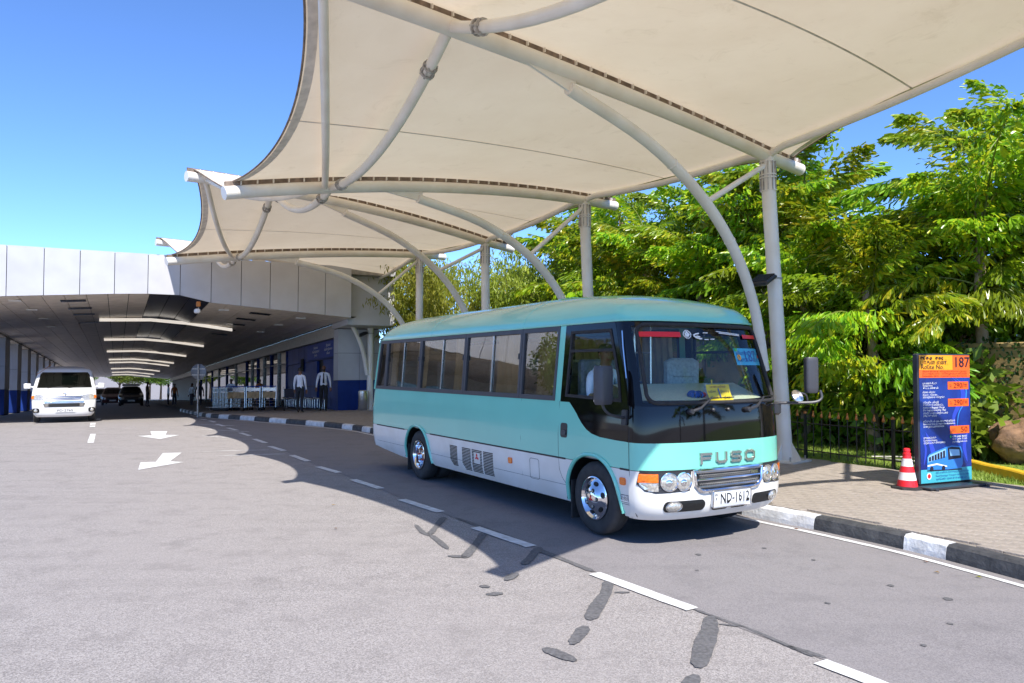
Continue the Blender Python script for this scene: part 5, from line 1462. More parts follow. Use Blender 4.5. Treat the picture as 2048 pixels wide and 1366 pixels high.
# ================================================================ PEOPLE
def person(name, label, loc, rz, J, top, mats, parent=None, scale=1.0, hair='short', tie=False, sleeves='long', beard=False):
    """J: joint positions; one continuous skinned body, hair and tie as children"""
    root = thing(name, label, 'person', loc, rz)
    names = [n for n in J if n[0] != '_']
    rad = dict(pelvis=(.125, .105), belly=(.135, .10), chest=(.155, .105), neckb=(.085, .075), neck=(.052, .055), head0=(.062, .075), head1=(.078, .092), head2=(.072, .085), crown=(.035, .04),
               sh=(.068, .068), el=(.044, .044), wr=(.031, .026), ha=(.042, .020), fi=(.028, .014), hip=(.098, .098), kn=(.062, .066), an=(.042, .045), heel=(.045, .04), toe=(.04, .028), th=(.012, .012),
               f1=(.0095, .0095), f2=(.007, .007))
    edges = [('pelvis', 'belly'), ('belly', 'chest'), ('chest', 'neckb'), ('neckb', 'neck'), ('neck', 'head0'), ('head0', 'head1'), ('head1', 'head2'), ('head2', 'crown')]
    for s_ in 'lr':
        edges += [('neckb', 'sh' + s_), ('sh' + s_, 'el' + s_), ('el' + s_, 'wr' + s_), ('wr' + s_, 'ha' + s_), ('pelvis', 'hip' + s_), ('hip' + s_, 'kn' + s_), ('kn' + s_, 'an' + s_), ('an' + s_, 'toe' + s_)]
        # five fingers
        w, h_ = Vector(J['wr' + s_]), Vector(J['ha' + s_]); dr = (h_ - w).normalized(); sd = Vector((1, 0, 0)) if abs(dr.x) < .7 else Vector((0, 1, 0)); sd = (sd - dr * sd.dot(dr)).normalized()
        cu = dr.cross(sd) * (1 if s_ == 'l' else -1)
        for k, (o, L_) in enumerate(((-.03, .072), (-.010, .085), (.010, .08), (.03, .062))):
            J['f1%d%s' % (k, s_)] = h_ + sd * o + dr * .02; J['f2%d%s' % (k, s_)] = h_ + sd * (o * 1.1) + dr * (.02 + L_) + cu * .022
            names += ['f1%d%s' % (k, s_), 'f2%d%s' % (k, s_)]; edges += [('ha' + s_, 'f1%d%s' % (k, s_)), ('f1%d%s' % (k, s_), 'f2%d%s' % (k, s_))]
        J['t1' + s_] = w + dr * .03 + sd * -.03; J['t2' + s_] = w + dr * .085 + sd * -.058 + cu * .01; names += ['t1' + s_, 't2' + s_]; edges += [('wr' + s_, 't1' + s_), ('t1' + s_, 't2' + s_)]
    idx = {n: i for i, n in enumerate(names)}
    me = bpy.data.meshes.new('body')
    me.from_pydata([tuple(Vector(J[n]) * scale) for n in names], [(idx[a], idx[b]) for a, b in edges], [])
    o = bpy.data.objects.new('body', me); COL.objects.link(o)
    sk = o.modifiers.new('skin', 'SKIN'); sk.use_smooth_shade = True; sk.branch_smoothing = 0.3
    o.modifiers.new('sub', 'SUBSURF').levels = 1
    sl = me.skin_vertices[0].data
    for n in names:
        key = n if n in rad else (n[:2] if n[:2] in ('f1', 'f2') else ('th' if n[0] == 't' and n[1].isdigit() else n[:-1]))
        r = rad[key]; sl[idx[n]].radius = (r[0] * scale, r[1] * scale); sl[idx[n]].use_root = n == 'pelvis'
    dg = bpy.context.evaluated_depsgraph_get()
    bm = bpy.data.meshes.new_from_object(o.evaluated_get(dg)); bpy.data.objects.remove(o)
    bm.materials.clear()
    for k in mats: bm.materials.append(MATS[k])      # shirt, trousers, skin, shoes
    def seg(p, a, b):
        a, b = Vector(J[a]) * scale, Vector(J[b]) * scale; d = b - a; t = max(0, min(1, (p - a).dot(d) / max(1e-9, d.length_squared))); return (p - a - d * t).length
    zone = {}
    for a, b in edges:
        n = b[:-1] if b[-1] in 'lr' and b not in ('pelvis',) else b
        if b in ('neck', 'head0', 'head1', 'head2', 'crown'): z = 2
        elif b == 'belly': z = 0
        elif b[:3] in ('hip', 'knl', 'knr', 'anl', 'anr'): z = 1
        elif b[:3] == 'toe': z = 3
        elif b[:2] in ('ha', 'f1', 'f2') or (b[0] == 't' and b[1].isdigit()): z = 2
        elif b[:2] == 'wr': z = 0 if sleeves == 'long' else 2
        else: z = 0
        zone[(a, b)] = z
    pel = Vector(J['pelvis']) * scale
    for p in bm.polygons:
        c = p.center; best = min(edges, key=lambda e: seg(c, *e)); z = zone[best]
        if best == ('pelvis', 'belly') and seg(c, 'pelvis', 'pelvis') < .11 * scale: z = 1
        if pel.z < 1.0 * scale and best[1] in ('belly', 'hipl', 'hipr', 'chest'): z = 1 if c.z < 1.0 * scale else 0
        p.material_index = z
    body = link('body', bm, root)
    # head shell: skull, jaw, nose, ears
    h1 = Vector(J['head1']) * scale; fw = Vector(J.get('_face', (0, -1, 0))).normalized(); rt = fw.cross(Vector((0, 0, 1))).normalized(); up = rt.cross(fw)
    def hp(a, b, c): return h1 + (rt * a + fw * b + up * c) * scale
    m = MB()
    m.add([hp(-.014, .085, -.03), hp(.014, .085, -.03), hp(0, .117, -.032), hp(0, .088, .03)], [(0, 1, 2), (1, 3, 2), (3, 0, 2)]); m.build('nose', mats[2], body)
    for s_ in (-1, 1):
        MB().lathe([(.004, -.008), (.026, 0), (.02, .01), (.004, .008)], 10, Matrix.Translation(hp(s_ * .082, -.005, -.005)) @ Matrix.Rotation(PI / 2, 4, 'Y') @ Matrix.Diagonal((scale, scale * .7, scale, 1))).build('ear', mats[2], body, True)
        MB().lathe([(.0, -.006), (.011, 0), (0, .006)], 8, Matrix.Translation(hp(s_ * .03, .084, .018)) @ Matrix.Diagonal((scale, scale, scale, 1)), cap=False).build('eye', 'hair', body, True)
    MB().box(hp(0, .083, -.062), (.042 * scale, .042 * scale, .008 * scale), bev=.002).build('mouth', 'ink_maroon', body)
    if hair == 'short':
        m = MB(); m.grid(lambda u, v: hp(.091 * math.cos(2 * PI * u) * math.sin(v * 1.75), -.012 + .104 * math.sin(2 * PI * u) * math.sin(v * 1.75) - .018 * v, .035 + .085 * math.cos(v * 1.75) - (.03 if math.sin(2 * PI * u) < 0 else -.01) * v), 20, 8); m.build('hair', 'hair', body, True)
    if beard:
        m = MB(); m.grid(lambda u, v: hp(.075 * math.cos(PI * u) * (1 - .35 * v), .03 + .068 * math.sin(PI * u) * (1 - .15 * v), -.03 - .075 * v - .012 * math.sin(PI * u)), 14, 5); m.build('beard', 'hair', body, True)
    if tie:
        c = Vector(J['chest']) * scale; n = Vector(J['neckb']) * scale; b = Vector(J['belly']) * scale
        m = MB(); y = -.118 * scale
        m.add([(-.018, y * .72, n.z + .02), (.018, y * .72, n.z + .02), (.02, y, c.z), (-.02, y, c.z), (.038, y * 1.06, b.z - .02), (-.038, y * 1.06, b.z - .02), (0, y * 1.05, b.z - .06)], [(0, 1, 2, 3), (3, 2, 4, 5), (5, 4, 6)]); m.build('tie', 'trousers', body)
        MB().box((.075, y * 1.02, c.z - .03), (.05, .006, .075)).build('name_badge', 'white_plain', body)
    # shirt collar and belt
    MB().tube([Vector((.063 * math.cos(a), .058 * math.sin(a) + J['neck'][1], J['neck'][2] - .045 - .02 * (math.sin(a) < 0))) * scale for a in [k * PI / 8 for k in range(16)]], .014 * scale, 6, closed=True).build('collar', mats[0], body, True)
    return root
def stand(armspread=.25, step=.0, fore=0.0):
    J = dict(pelvis=(0, 0, .95), belly=(0, -.005, 1.10), chest=(0, 0, 1.28), neckb=(0, .01, 1.43), neck=(0, .005, 1.50), head0=(0, -.012, 1.565), head1=(0, -.015, 1.63), head2=(0, -.005, 1.69), crown=(0, 0, 1.735))
    for s_, k in (('l', 1), ('r', -1)):
        J['sh' + s_] = (k * .175, .005, 1.405); J['el' + s_] = (k * (.215 + armspread * .25), .015, 1.13); J['wr' + s_] = (k * (.225 + armspread * .35), -.04 - fore, .90); J['ha' + s_] = (k * (.225 + armspread * .35), -.055 - fore, .83)
        st = step * k
        J['hip' + s_] = (k * .085, 0, .90); J['kn' + s_] = (k * .095, -.015 - st * .5, .50); J['an' + s_] = (k * .10, .015 - st, .085); J['toe' + s_] = (k * .115, -.14 - st, .035)
    return J
MN = ('shirt', 'trousers', 'skin', 'black_plain')
person('person', 'person in white shirt and black trousers seen from behind on the footway', (-7.72, 27.35, gz(-7.72, 27.35) + PZ + .005), math.radians(172), stand(.05, .03), None, MN, scale=.94)
person('person', 'bearded person in white shirt and dark tie facing the road', (-7.45, 29.7, gz(-7.45, 29.7) + PZ + .005), math.radians(12), stand(.12, .06, .05), None, MN, scale=1.03, hair='none', tie=True, beard=True)
# people in the shade of the driveway
BG = [(463, 33.8, 'person with white shirt seated behind the luggage trolleys', ('shirt', 'trousers', 'skin', 'black_plain'), 5, .80), (520, 41, 'person in orange top in the shade behind the middle trolleys', ('cloth_orange', 'cloth_dark', 'skin', 'black_plain'), 40, .86),
      (400, 50, 'person in dark clothes beside the round sign in the driveway', ('cloth_dark', 'cloth_dark', 'skin', 'black_plain'), 20, .95), (385, 52, 'person in grey shirt waiting in the driveway shade', ('shirt_blue', 'cloth_dark', 'skin', 'black_plain'), -20, .93), (350, 55, 'person in orange cloth in the far driveway shade', ('cloth_orange', 'cloth_dark', 'skin', 'black_plain'), 60, .95), (338, 56, 'person in pale shirt in the far driveway shade', ('shirt', 'cloth_dark', 'skin', 'black_plain'), -60, .95), (296, 55, 'tall person in brown standing beside the dark cars', ('lacing', 'cloth_dark', 'skin', 'black_plain'), 100, 1.05)]
for (px, d, lab, mt, a, sc) in BG:
    x = (px - 1024) / 1500 * d; person('person', lab, (x, d, gz(x, d) + (.15 if px > 415 else 0.02)), math.radians(a), stand(.15, .04), None, mt, scale=sc)
# driver at the wheel
J = dict(pelvis=(0, .05, 1.20), belly=(0, .07, 1.34), chest=(0, .04, 1.50), neckb=(0, .02, 1.65), neck=(0, .0, 1.72), head0=(0, -.02, 1.785), head1=(0, -.025, 1.85), head2=(0, -.015, 1.91), crown=(0, -.01, 1.95), _face=(-.35, -1, -.05))
for s_, k in (('l', 1), ('r', -1)):
    J['sh' + s_] = (k * .175, .02, 1.62); J['el' + s_] = (k * .26, -.06, 1.37); J['wr' + s_] = (k * .18, -.27, 1.45); J['ha' + s_] = (k * .165, -.33, 1.475)
    J['hip' + s_] = (k * .09, .03, 1.19); J['kn' + s_] = (k * .12, -.36, 1.22); J['an' + s_] = (k * .12, -.42, .90); J['toe' + s_] = (k * .12, -.54, .855)
dpos = bus.location + Matrix.Rotation(BYAW, 3, 'Z') @ Vector((-.33, -.56, .05))
drv = person('person', 'driver in pale blue shirt behind the minibus side window', dpos, BYAW + PI / 2, J, None, ('shirt_blue', 'trousers', 'skin', 'black_plain'), sleeves='short')
MB().grid(lambda u, v: Vector((lerp(-.19, .12, u) + .022 * (v - .5), -.075 - .055 * math.sin(PI * u), lerp(1.64, 1.33, u) + .02 * (v - .5))), 10, 1).build('seat_belt', 'trousers', drv)

# ================================================================ VAN AND CARS
class Shell:
    def __init__(s, W, XF, XR, bf, pw, br, pr):
        s.W, s.XF, s.XR, s.bf, s.pw, s.br, s.pr = W, XF, XR, bf, pw, br, pr
    def w(s, z): return interp(s.W, z)
    def fp(s, r, z, off=0.0):
        k = max(0, 1 - abs(r) ** s.pw) ** (1 / s.pw); return Vector((interp(s.XF, z) - s.bf + s.bf * k + off, r * s.w(z) * (1 + off * .5), z))
    def fy(s, y, z, off=0.0): return s.fp(max(-1, min(1, y / s.w(z))), z, off)
    def rp(s, r, z, off=0.0):
        k = max(0, 1 - abs(r) ** s.pr) ** (1 / s.pr); return Vector((interp(s.XR, z) + s.br - s.br * k - off, r * s.w(z), z))
    def sp(s, x, z, sg, off=0.0): return Vector((x, sg * (s.w(z) + off), z))
    def body(s, zs):
        m = MB(); rows = []
        rs = [-1 + 2 * i / 24 for i in range(25)]; rs = [math.copysign(1 - (1 - abs(r)) ** 1.7, r) for r in rs]
        for z in zs:
            r_ = [s.fp(r, z) for r in rs]; x0 = r_[-1].x; x1 = interp(s.XR, z) + s.br
            r_ += [s.sp(x0 + (x1 - x0) * k / 8, z, 1) for k in range(1, 8)] + [s.rp(-r, z) for r in rs] + [s.sp(x1 + (x0 - x1) * k / 8, z, -1) for k in range(1, 8)]
            rows.append(r_)
        n = len(rows[0])
        m.add([p for r in rows for p in r], [(j * n + i, j * n + (i + 1) % n, (j + 1) * n + (i + 1) % n, (j + 1) * n + i) for j in range(len(zs) - 1) for i in range(n)] + [tuple((len(zs) - 1) * n + i for i in range(n)), tuple(range(n))[::-1]])
        return m
    def fpatch(s, poly, off, name, mt, parent, smooth=False):
        cy = sum(p[0] for p in poly) / len(poly); cz = sum(p[1] for p in poly) / len(poly)
        dn = []
        for a, b in zip(poly, poly[1:] + poly[:1]):
            c = max(1, int(math.dist(a, b) / .08)); dn += [(lerp(a[0], b[0], k / c), lerp(a[1], b[1], k / c)) for k in range(c)]
        n = len(dn); m = MB(); V = []
        for k in (1, .66, .33): V += [s.fy(lerp(cy, p[0], k), lerp(cz, p[1], k), off) for p in dn]
        V.append(s.fy(cy, cz, off)); m.add(V, [(j * n + i, j * n + (i + 1) % n, (j + 1) * n + (i + 1) % n, (j + 1) * n + i) for j in range(2) for i in range(n)] + [(2 * n + i, 2 * n + (i + 1) % n, 3 * n) for i in range(n)])
        return m.build(name, mt, parent, smooth)
    def spatch(s, poly, sg, off, name, mt, parent):
        return MB().add([s.sp(x, z, sg, off) for x, z in poly], [tuple(range(len(poly)))]).build(name, mt, parent)
def car_wheel(root, x, y, r, sg, w=.2):
    t = MB().lathe([(r * .62, -w / 2), (r * .9, -w / 2), (r, -w / 2 + .03), (r, w / 2 - .03), (r * .9, w / 2), (r * .62, w / 2)], 24, Matrix.Translation((x, y, r)) @ Matrix.Rotation(sg * PI / 2, 4, 'X'), cap=False).build('wheel', 'tyre', root, True)
    MB().lathe([(r * .64, 0), (r * .55, .02), (r * .2, .03), (0, .03)], 18, Matrix.Translation((x, y + sg * w * .42, r)) @ Matrix.Rotation(-sg * PI / 2, 4, 'X'), cap=False).build('rim', 'chrome_dull', t, True)
vx, vy = -14.95, 25.1
van = thing('van', 'white passenger van with roof aerial facing out of the covered driveway', 'van', (vx, vy, gz(vx, vy) + .002), math.atan2(-.86, .49))
VS = Shell([(.2, .80), (.3, .88), (.5, .925), (.9, .94), (1.1, .925), (1.72, .80), (1.80, .72), (1.86, .50), (1.885, .25)], [(.2, -.06), (.3, 0), (.5, .03), (.75, .02), (.98, -.10), (1.12, -.22), (1.68, -.72), (1.78, -.86), (1.84, -1.2), (1.885, -1.9)], [(.2, -4.7), (.6, -4.8), (1.1, -4.75), (1.75, -4.6), (1.885, -4.0)], .22, 2.6, .15, 5)
vb = VS.body([.2, .3, .4, .5, .62, .75, .87, .98, 1.05, 1.12, 1.25, 1.4, 1.55, 1.68, 1.74, 1.78, 1.81, 1.84, 1.86, 1.875, 1.885]).build('body', 'van_white', van, True, 60)
wsv = VS.fpatch([(-.80, 1.16), (.80, 1.16), (.72, 1.60), (.66, 1.68), (-.66, 1.68), (-.72, 1.60)], .012, 'windscreen_rubber', 'black_plain', van)
VS.fpatch([(-.77, 1.185), (.77, 1.185), (.69, 1.59), (.64, 1.655), (-.64, 1.655), (-.69, 1.59)], .016, 'windscreen', 'glass_van', wsv)
for (a, b) in ((-.5, -.05), (.1, .55)): MB().tube([VS.fy(a, 1.15, .02), VS.fy(b, 1.21, .03)], .009, 5).build('wiper', 'black_plain', van)
for sg in (-1, 1):
    VS.fpatch([(sg * .92, .86), (sg * .80, .95), (sg * .55, .93), (sg * .50, .86), (sg * .56, .76), (sg * .92, .76)], .012, 'headlamp', 'lens_clear', van)
    VS.fpatch([(sg * .935, .88), (sg * .86, .93), (sg * .86, .80), (sg * .935, .80)], .016, 'indicator', 'orange_lens', van)
    hb = VS.fpatch(rrect(.20, .15, .05, 3, (sg * .80, .42)), .012, 'fog_recess', 'black_plain', van)
    m = MB(); m.lathe([(.05, 0), (.055, .012), (.045, .02), (0, .024)], 14, Matrix.Translation(VS.fy(sg * .80, .42, .012)) @ Matrix.Rotation(PI / 2, 4, 'Y'), cap=False); m.build('fog_lamp', 'lens_clear', hb, True)
    VS.spatch([(-.55, 1.18), (-1.25, 1.18), (-1.25, 1.62), (-.92, 1.62)], sg, .006, 'door_window', 'black_plain', van)
    for (a, b) in ((-1.35, -2.4), (-2.5, -3.5), (-3.6, -4.4)): VS.spatch([(a, 1.18), (b, 1.18), (b, 1.62), (a, 1.62)], sg, .006, 'side_window', 'black_plain', van)
    car_wheel(van, -.78, sg * .80, .32, sg); car_wheel(van, -3.4, sg * .80, .32, sg)
    mm = headbox((-.50, sg * 1.08, 1.22), (.10, .20, .17), van, 'door_mirror', 'van_white'); MB().tube([(-.55, sg * .86, 1.17), (-.52, sg * 1.0, 1.20)], .03, 6).build('mirror_arm', 'van_white', mm)
g1 = VS.fpatch([(-.54, .90), (.54, .90), (.50, .82), (-.50, .82)], .012, 'grille', 'bus_dark', van)
for z in (.89, .835, .79): MB().tube([VS.fy(-.52 + .04 * (z < .8), z, .02), VS.fy(-.2, z - .012, .024), VS.fy(.2, z - .012, .024), VS.fy(.52 - .04 * (z < .8), z, .02)], .014, 6).build('grille_bar', 'chrome', g1, True)
VS.fpatch([(-.58, .73), (.58, .73), (.55, .66), (-.55, .66)], .012, 'chrome_strip', 'chrome_dull', van)
g2 = VS.fpatch([(-.60, .645), (.60, .645), (.56, .53), (-.56, .53)], .012, 'lower_grille', 'black_plain', van)
for z in (.555, .59, .62): MB().tube([VS.fy(-.56, z, .018), VS.fy(.56, z, .018)], .006, 5).build('grille_bar', 'chrome_dull', g2)
MB().tube([VS.fy(.06 * math.cos(k * PI / 8), .95 + .032 * math.sin(k * PI / 8), .022) for k in range(16)], .008, 5, closed=True).build('maker_emblem', 'chrome', van)
MB().tube([VS.fy(.025 * math.cos(k * PI / 8), .957 + .025 * math.sin(k * PI / 8), .024) for k in range(16)], .006, 5, closed=True).build('maker_emblem', 'chrome', van)
vp = VS.fpatch(rrect(.56, .115, .01, 2, (.03, .41)), .03, 'number_plate', 'plate_white', van)
text('plate_letters', 'PD-2765', .10, 'black_plain', vp, None, 0, 'CENTER', .44, lambda co: VS.fy(.03 + co.x, .41 + co.y, .034))
MB().tube([VS.sp(-.75, 1.6, -1, .0), VS.sp(-.70, 1.95, -1, .16)], .006, 5).build('aerial', 'copper', van)
MB().tube([VS.sp(-.76, 1.69, -1, .0), VS.sp(-4.4, 1.70, -1, .0)], .012, 5).build('rain_gutter', 'van_white', van); MB().tube([VS.sp(-.76, 1.69, 1, .0), VS.sp(-4.4, 1.70, 1, .0)], .012, 5).build('rain_gutter', 'van_white', van)
# parked cars deep in the driveway
def car(px, d, mt, lab, rz, roofbox=False):
    x = (px - 1024) / 1500 * d
    c = thing('parked_car', lab, 'car', (x, d, gz(x, d) + .005), rz, 'cars parked in the covered driveway')
    S = Shell([(.22, .80), (.5, .90), (.9, .91), (1.0, .86), (1.45, .66), (1.52, .5)], [(.22, 0), (.5, .06), (.75, .0), (.88, -.35), (.98, -1.0), (1.42, -1.75), (1.52, -2.1)], [(.22, -4.3), (.6, -4.45), (.95, -4.4), (1.45, -3.7), (1.52, -3.3)], .3, 2.4, .25, 3)
    S.body([.22, .35, .5, .65, .75, .82, .88, .93, .98, 1.1, 1.25, 1.38, 1.45, 1.49, 1.52]).build('body', mt, c, True, 50)
    S.fpatch([(-.72, 1.02), (.72, 1.02), (.60, 1.40), (-.60, 1.40)], .012, 'windscreen', 'glass_van', c)
    for sg in (-1, 1):
        S.fpatch([(sg * .86, .74), (sg * .52, .70), (sg * .55, .62), (sg * .86, .64)], .012, 'headlamp', 'lens_clear', c)
        S.spatch([(-1.3, 1.0), (-3.6, 1.0), (-3.3, 1.36), (-1.9, 1.36)], sg, .008, 'side_window', 'black_plain', c)
        car_wheel(c, -.8, sg * .78, .32, sg); car_wheel(c, -3.4, sg * .78, .32, sg)
    S.fpatch([(-.45, .66), (.45, .66), (.40, .52), (-.40, .52)], .012, 'grille', 'black_plain', c); S.fpatch(rrect(.5, .11, .01, 2, (0, .44)), .02, 'number_plate', 'plate_white', c)
    if roofbox: MB().box((-2.6, 0, 1.64), (1.9, 1.3, .16), bev=.05).build('roof_rack', 'steel_grey', c)
    return c
fz = math.atan2(-.885, .465)
car(227, 66, 'car_red', 'dark red parked car left of the dark car in the driveway', fz); car(264, 60, 'car_dark', 'dark parked car with roof rack facing out of the driveway', fz, True); car(196, 74, 'car_grey', 'dark grey parked car half hidden behind the white van', fz)
# ================================================================ LUGGAGE TROLLEYS
tr = thing('luggage_trolley', '', 'trolley')
def make_trolley(root):
    def pt(pts, r, name, mt='steel_bright'): return MB().tube(pts, r, 8).build(name, mt, root, True)
    for sx in (-1, 1):
        pt([(sx * .30, 0, .12), (sx * .30, .03, 1.02)], .017, 'upright'); pt([(sx * .30, 0, .14), (sx * .22, .75, .12)], .016, 'side_rail')
        w = MB().lathe([(.0, -.02), (.07, -.02), (.075, 0), (.07, .02), (0, .02)], 14, Matrix.Translation((sx * .26, .02, .075)) @ Matrix.Rotation(PI / 2, 4, 'Y'), cap=False).build('wheel', 'rubber', root, True)
    MB().lathe([(.0, -.02), (.06, -.02), (.065, 0), (.06, .02), (0, .02)], 14, Matrix.Translation((0, .75, .065)) @ Matrix.Rotation(PI / 2, 4, 'Y'), cap=False).build('wheel', 'rubber', root, True)
    MB().tube([(-.31, .03, 1.03), (.31, .03, 1.03)], .022, 10).build('handle', 'blue_plastic', root, True)
    MB().box((0, .02, .66), (.58, .012, .26), bev=.004).build('advert_board', 'trolley_board', root)
    MB().box((0, .02, .90), (.58, .014, .14), bev=.004).build('top_panel', 'steel_bright', root)
    for z in (.14, .30, .42): pt([(-.30, .02, z), (.30, .02, z)], .012, 'cross_bar')
    for k in range(4): pt([(-.18 + k * .12, .02, .14), (-.12 + k * .08, .72, .13)], .008, 'floor_bar')
make_trolley(tr)
first = True
rowdirs = []
base = [(-11.75, 32.2), (-11.1, 32.2), (-10.45, 32.3)]
fr_ang = math.radians(-4)
spots = []
for k in range(3): spots.append((base[k][0], base[k][1], fr_ang, ['luggage trolley with wooden board at the right end of the long nested row', 'middle luggage trolley of the three boards facing the road', 'rightmost luggage trolley with wooden board nearest the two men'][k], 'front'))
for k in range(10): spots.append((-11.95 - .105 * k, 32.25 + .10 * k, math.radians(50), ['tenth', 'ninth', 'eighth', 'seventh', 'sixth', 'fifth', 'fourth', 'third', 'second', 'first'][k] + ' luggage trolley from the left in the long nested row', 'row'))
for k in range(2): spots.append((base[1][0] + .02, base[1][1] + .28 * (k + 1), fr_ang, ['luggage trolley nested first behind the middle one', 'luggage trolley nested second behind the middle one'][k], 'front'))
for (x, y, a, lab, g) in spots:
    o = tr if first else copy_tree(tr); first = False
    o.location = (x, y, gz(x, y) + PZ); o.rotation_euler = (0, 0, a); o['label'] = lab; o['group'] = 'luggage trolleys on the footway'
wc = thing('wheelchair', 'folded steel wheelchair frame beside the luggage trolleys', 'wheelchair', (-9.2, 31.2, gz(-9.2, 31.2) + PZ), .5)
for sx in (-1, 1):
    MB().tube([Vector((sx * .25, .28 * math.cos(k * PI / 12), .29 + .28 * math.sin(k * PI / 12))) for k in range(24)], .013, 6, closed=True).build('wheel', 'rubber', wc); MB().tube([(sx * .22, -.35, .1), (sx * .22, -.1, .48), (sx * .22, .18, .48), (sx * .22, .22, .92), (sx * .22, .32, .95)], .012, 6).build('frame', 'steel_bright', wc)
MB().box((0, .05, .48), (.42, .4, .03)).build('seat', 'cloth_dark', wc); MB().box((0, .2, .72), (.42, .02, .35)).build('backrest', 'cloth_dark', wc)

# ================================================================ RAILING, SIGN, CONE, ROCK
fe = [Vector(p) for p in ((6.42, 11.1), (6.25, 11.45), (5.7, 12.45), (5.08, 13.75), (4.1, 15.65), (3.2, 17.4))]
fence = thing('iron_railing', 'black iron railing with copper coloured spear tips along the lawn', 'fence', (5.7, 12.45, PZ))
FO = Vector((5.7, 12.45, PZ))
pth = dens([(p.x, p.y) for p in fe], .163)
pk = MB().tube([(0, 0, .05), (0, 0, .74)], .0095, 6).mesh('picket', 'fence_black')
fin = MB().lathe([(.013, .735), (.027, .745), (.024, .765), (.012, .81), (.009, .815), (.014, .825), (.010, .842), (.0, .85)], 10, cap=False).mesh('finial', 'copper', True)
for i, p in enumerate(pth):
    z = gz(p.x, p.y) + PZ
    q = Vector((p.x, p.y, z)) - FO
    if i % 10 == 5:
        o = MB().box((0, 0, .39), (.042, .042, .80), .5).build('post', 'fence_black', fence); o.location = q
        f2 = MB().lathe([(.03, .79), (.032, .80), (.02, .83), (0, .835)], 10, cap=False).build('finial', 'copper', o, True)
    else:
        o = link('picket', pk, fence, q); f2 = link('finial', fin, o)
for zz in (.14, .62):
    MB().tube([Vector((p.x, p.y, gz(p.x, p.y) + PZ + zz)) - FO for p in pth], .012, 6).build('rail', 'fence_black', fence)

sg_o = Vector((5.40, 9.97, PZ)); sg_u = Vector((.915, .403, 0)); sg_n = Vector((.403, -.915, 0))
sign = thing('route_sign', 'freestanding navy and orange bus route sign numbered 187 on the footway', 'sign', sg_o + sg_u * .5, math.atan2(sg_u.y, sg_u.x))
# local: x along the board, -y towards the viewer, z up
SW, SH, SZ = 1.0, 1.70, .075
ln = -.015
MB().box((0, .0385, SZ + SH / 2), (SW + .04, .085, SH + .04), bev=.012).build('frame', 'sign_frame', sign)
MB().box((.02, -.02, .035), (1.22, .40, .03), bev=.008).build('base', 'sign_frame', sign)
for x in (-.5, .5): MB().box((x, -.02, .02), (.05, .46, .04), bev=.008).build('base_foot', 'sign_frame', sign)
def SX(f): return -SW / 2 + f * SW
def SZf(f): return SZ + SH * (1 - f)
LAY = [0]
def spanel(x0, x1, y0, y1, mt, name, lev, parent=None):
    y = -.007 - .0015 * lev
    return MB().add([(SX(x0), y, SZf(y1)), (SX(x1), y, SZf(y1)), (SX(x1), y, SZf(y0)), (SX(x0), y, SZf(y0))], [(0, 1, 2, 3)]).build(name, mt, parent or face)
face = MB().add([(SX(0), -.007, SZf(1)), (SX(1), -.007, SZf(1)), (SX(1), -.007, SZf(0)), (SX(0), -.007, SZf(0))], [(0, 1, 2, 3)]).build('face', 'sign_navy', sign)
def st_(s, x, y, size, mt, width=None, align='LEFT', lev=4):
    M_ = Matrix.Translation((SX(x), -.007 - .0015 * lev, SZf(y))) @ Matrix.Rotation(PI / 2, 4, 'X'); return text('print', s, size, mt, face, M_, 0, align, width)
# pale swirls
def swirl(pts, w, mt='sign_swirl'):
    m = MB(); V = []; c = catmull([(p[0], p[1], 0) for p in pts], 6)
    for i, p in enumerate(c):
        k = math.sin(PI * i / (len(c) - 1)); V += [(SX(p.x - w * k / 2), -.0085, SZf(p.y)), (SX(p.x + w * k / 2), -.0085, SZf(p.y))]
    m.add(V, [(2 * i, 2 * i + 1, 2 * i + 3, 2 * i + 2) for i in range(len(c) - 1)]); m.build('swirl', mt, face)
swirl([(.62, .17), (.80, .24), (.86, .33), (.74, .42), (.66, .50), (.70, .60)], .10); swirl([(.66, .17), (.90, .25), (.90, .36), (.76, .47), (.72, .62)], .03, 'sign_bus'); swirl([(.10, .60), (.20, .70), (.24, .80), (.14, .90)], .09); swirl([(.04, .62), (.10, .74), (.06, .86)], .04); swirl([(.95, .60), (.86, .72), (.92, .86)], .07)
spanel(0, .655, 0, .115, 'sign_amber', 'amber_panel', 1); spanel(.655, 1, 0, .115, 'sign_orange', 'orange_panel', 1); spanel(0, 1, .115, .178, 'sign_orange', 'orange_panel', 1); spanel(0, 1, .895, 1, 'sign_aqua', 'aqua_panel', 1)
# round script strokes of the first line
def curl(cx, cy, r, kind):
    pts = {0: [(k * .45, 1) for k in range(12)], 1: [(1.2 + k * .45, 1) for k in range(11)], 2: [(-.8 + k * .5, .9) for k in range(12)], 3: [(3.0 + k * .5, 1) for k in range(12)]}[kind]
    m = MB(); P = [(SX(cx) + r * math.cos(a) * (.95 - .04 * i), -.0145, SZf(cy) + r * .85 * math.sin(a) * (.95 - .03 * i)) for i, (a, _) in enumerate(pts)]
    m.tube(P, .006, 5); m.build('print', 'ink_dark', face)
for k, (x, kd) in enumerate(((.045, 0), (.10, 1), (.155, 2), (.225, 3), (.335, 0), (.395, 2), (.455, 1))): curl(x, .024, .022, kd)
st_('பாதை எண்.', .02, .057, .085, 'ink_dark', .53); st_('Route No.', .03, .094, .085, 'ink_dark', .44)
st_('187', .83, .058, .20, 'ink_dark', .28, 'CENTER'); st_('187', .833, .058, .20, 'ink_dark', .28, 'CENTER', 5)
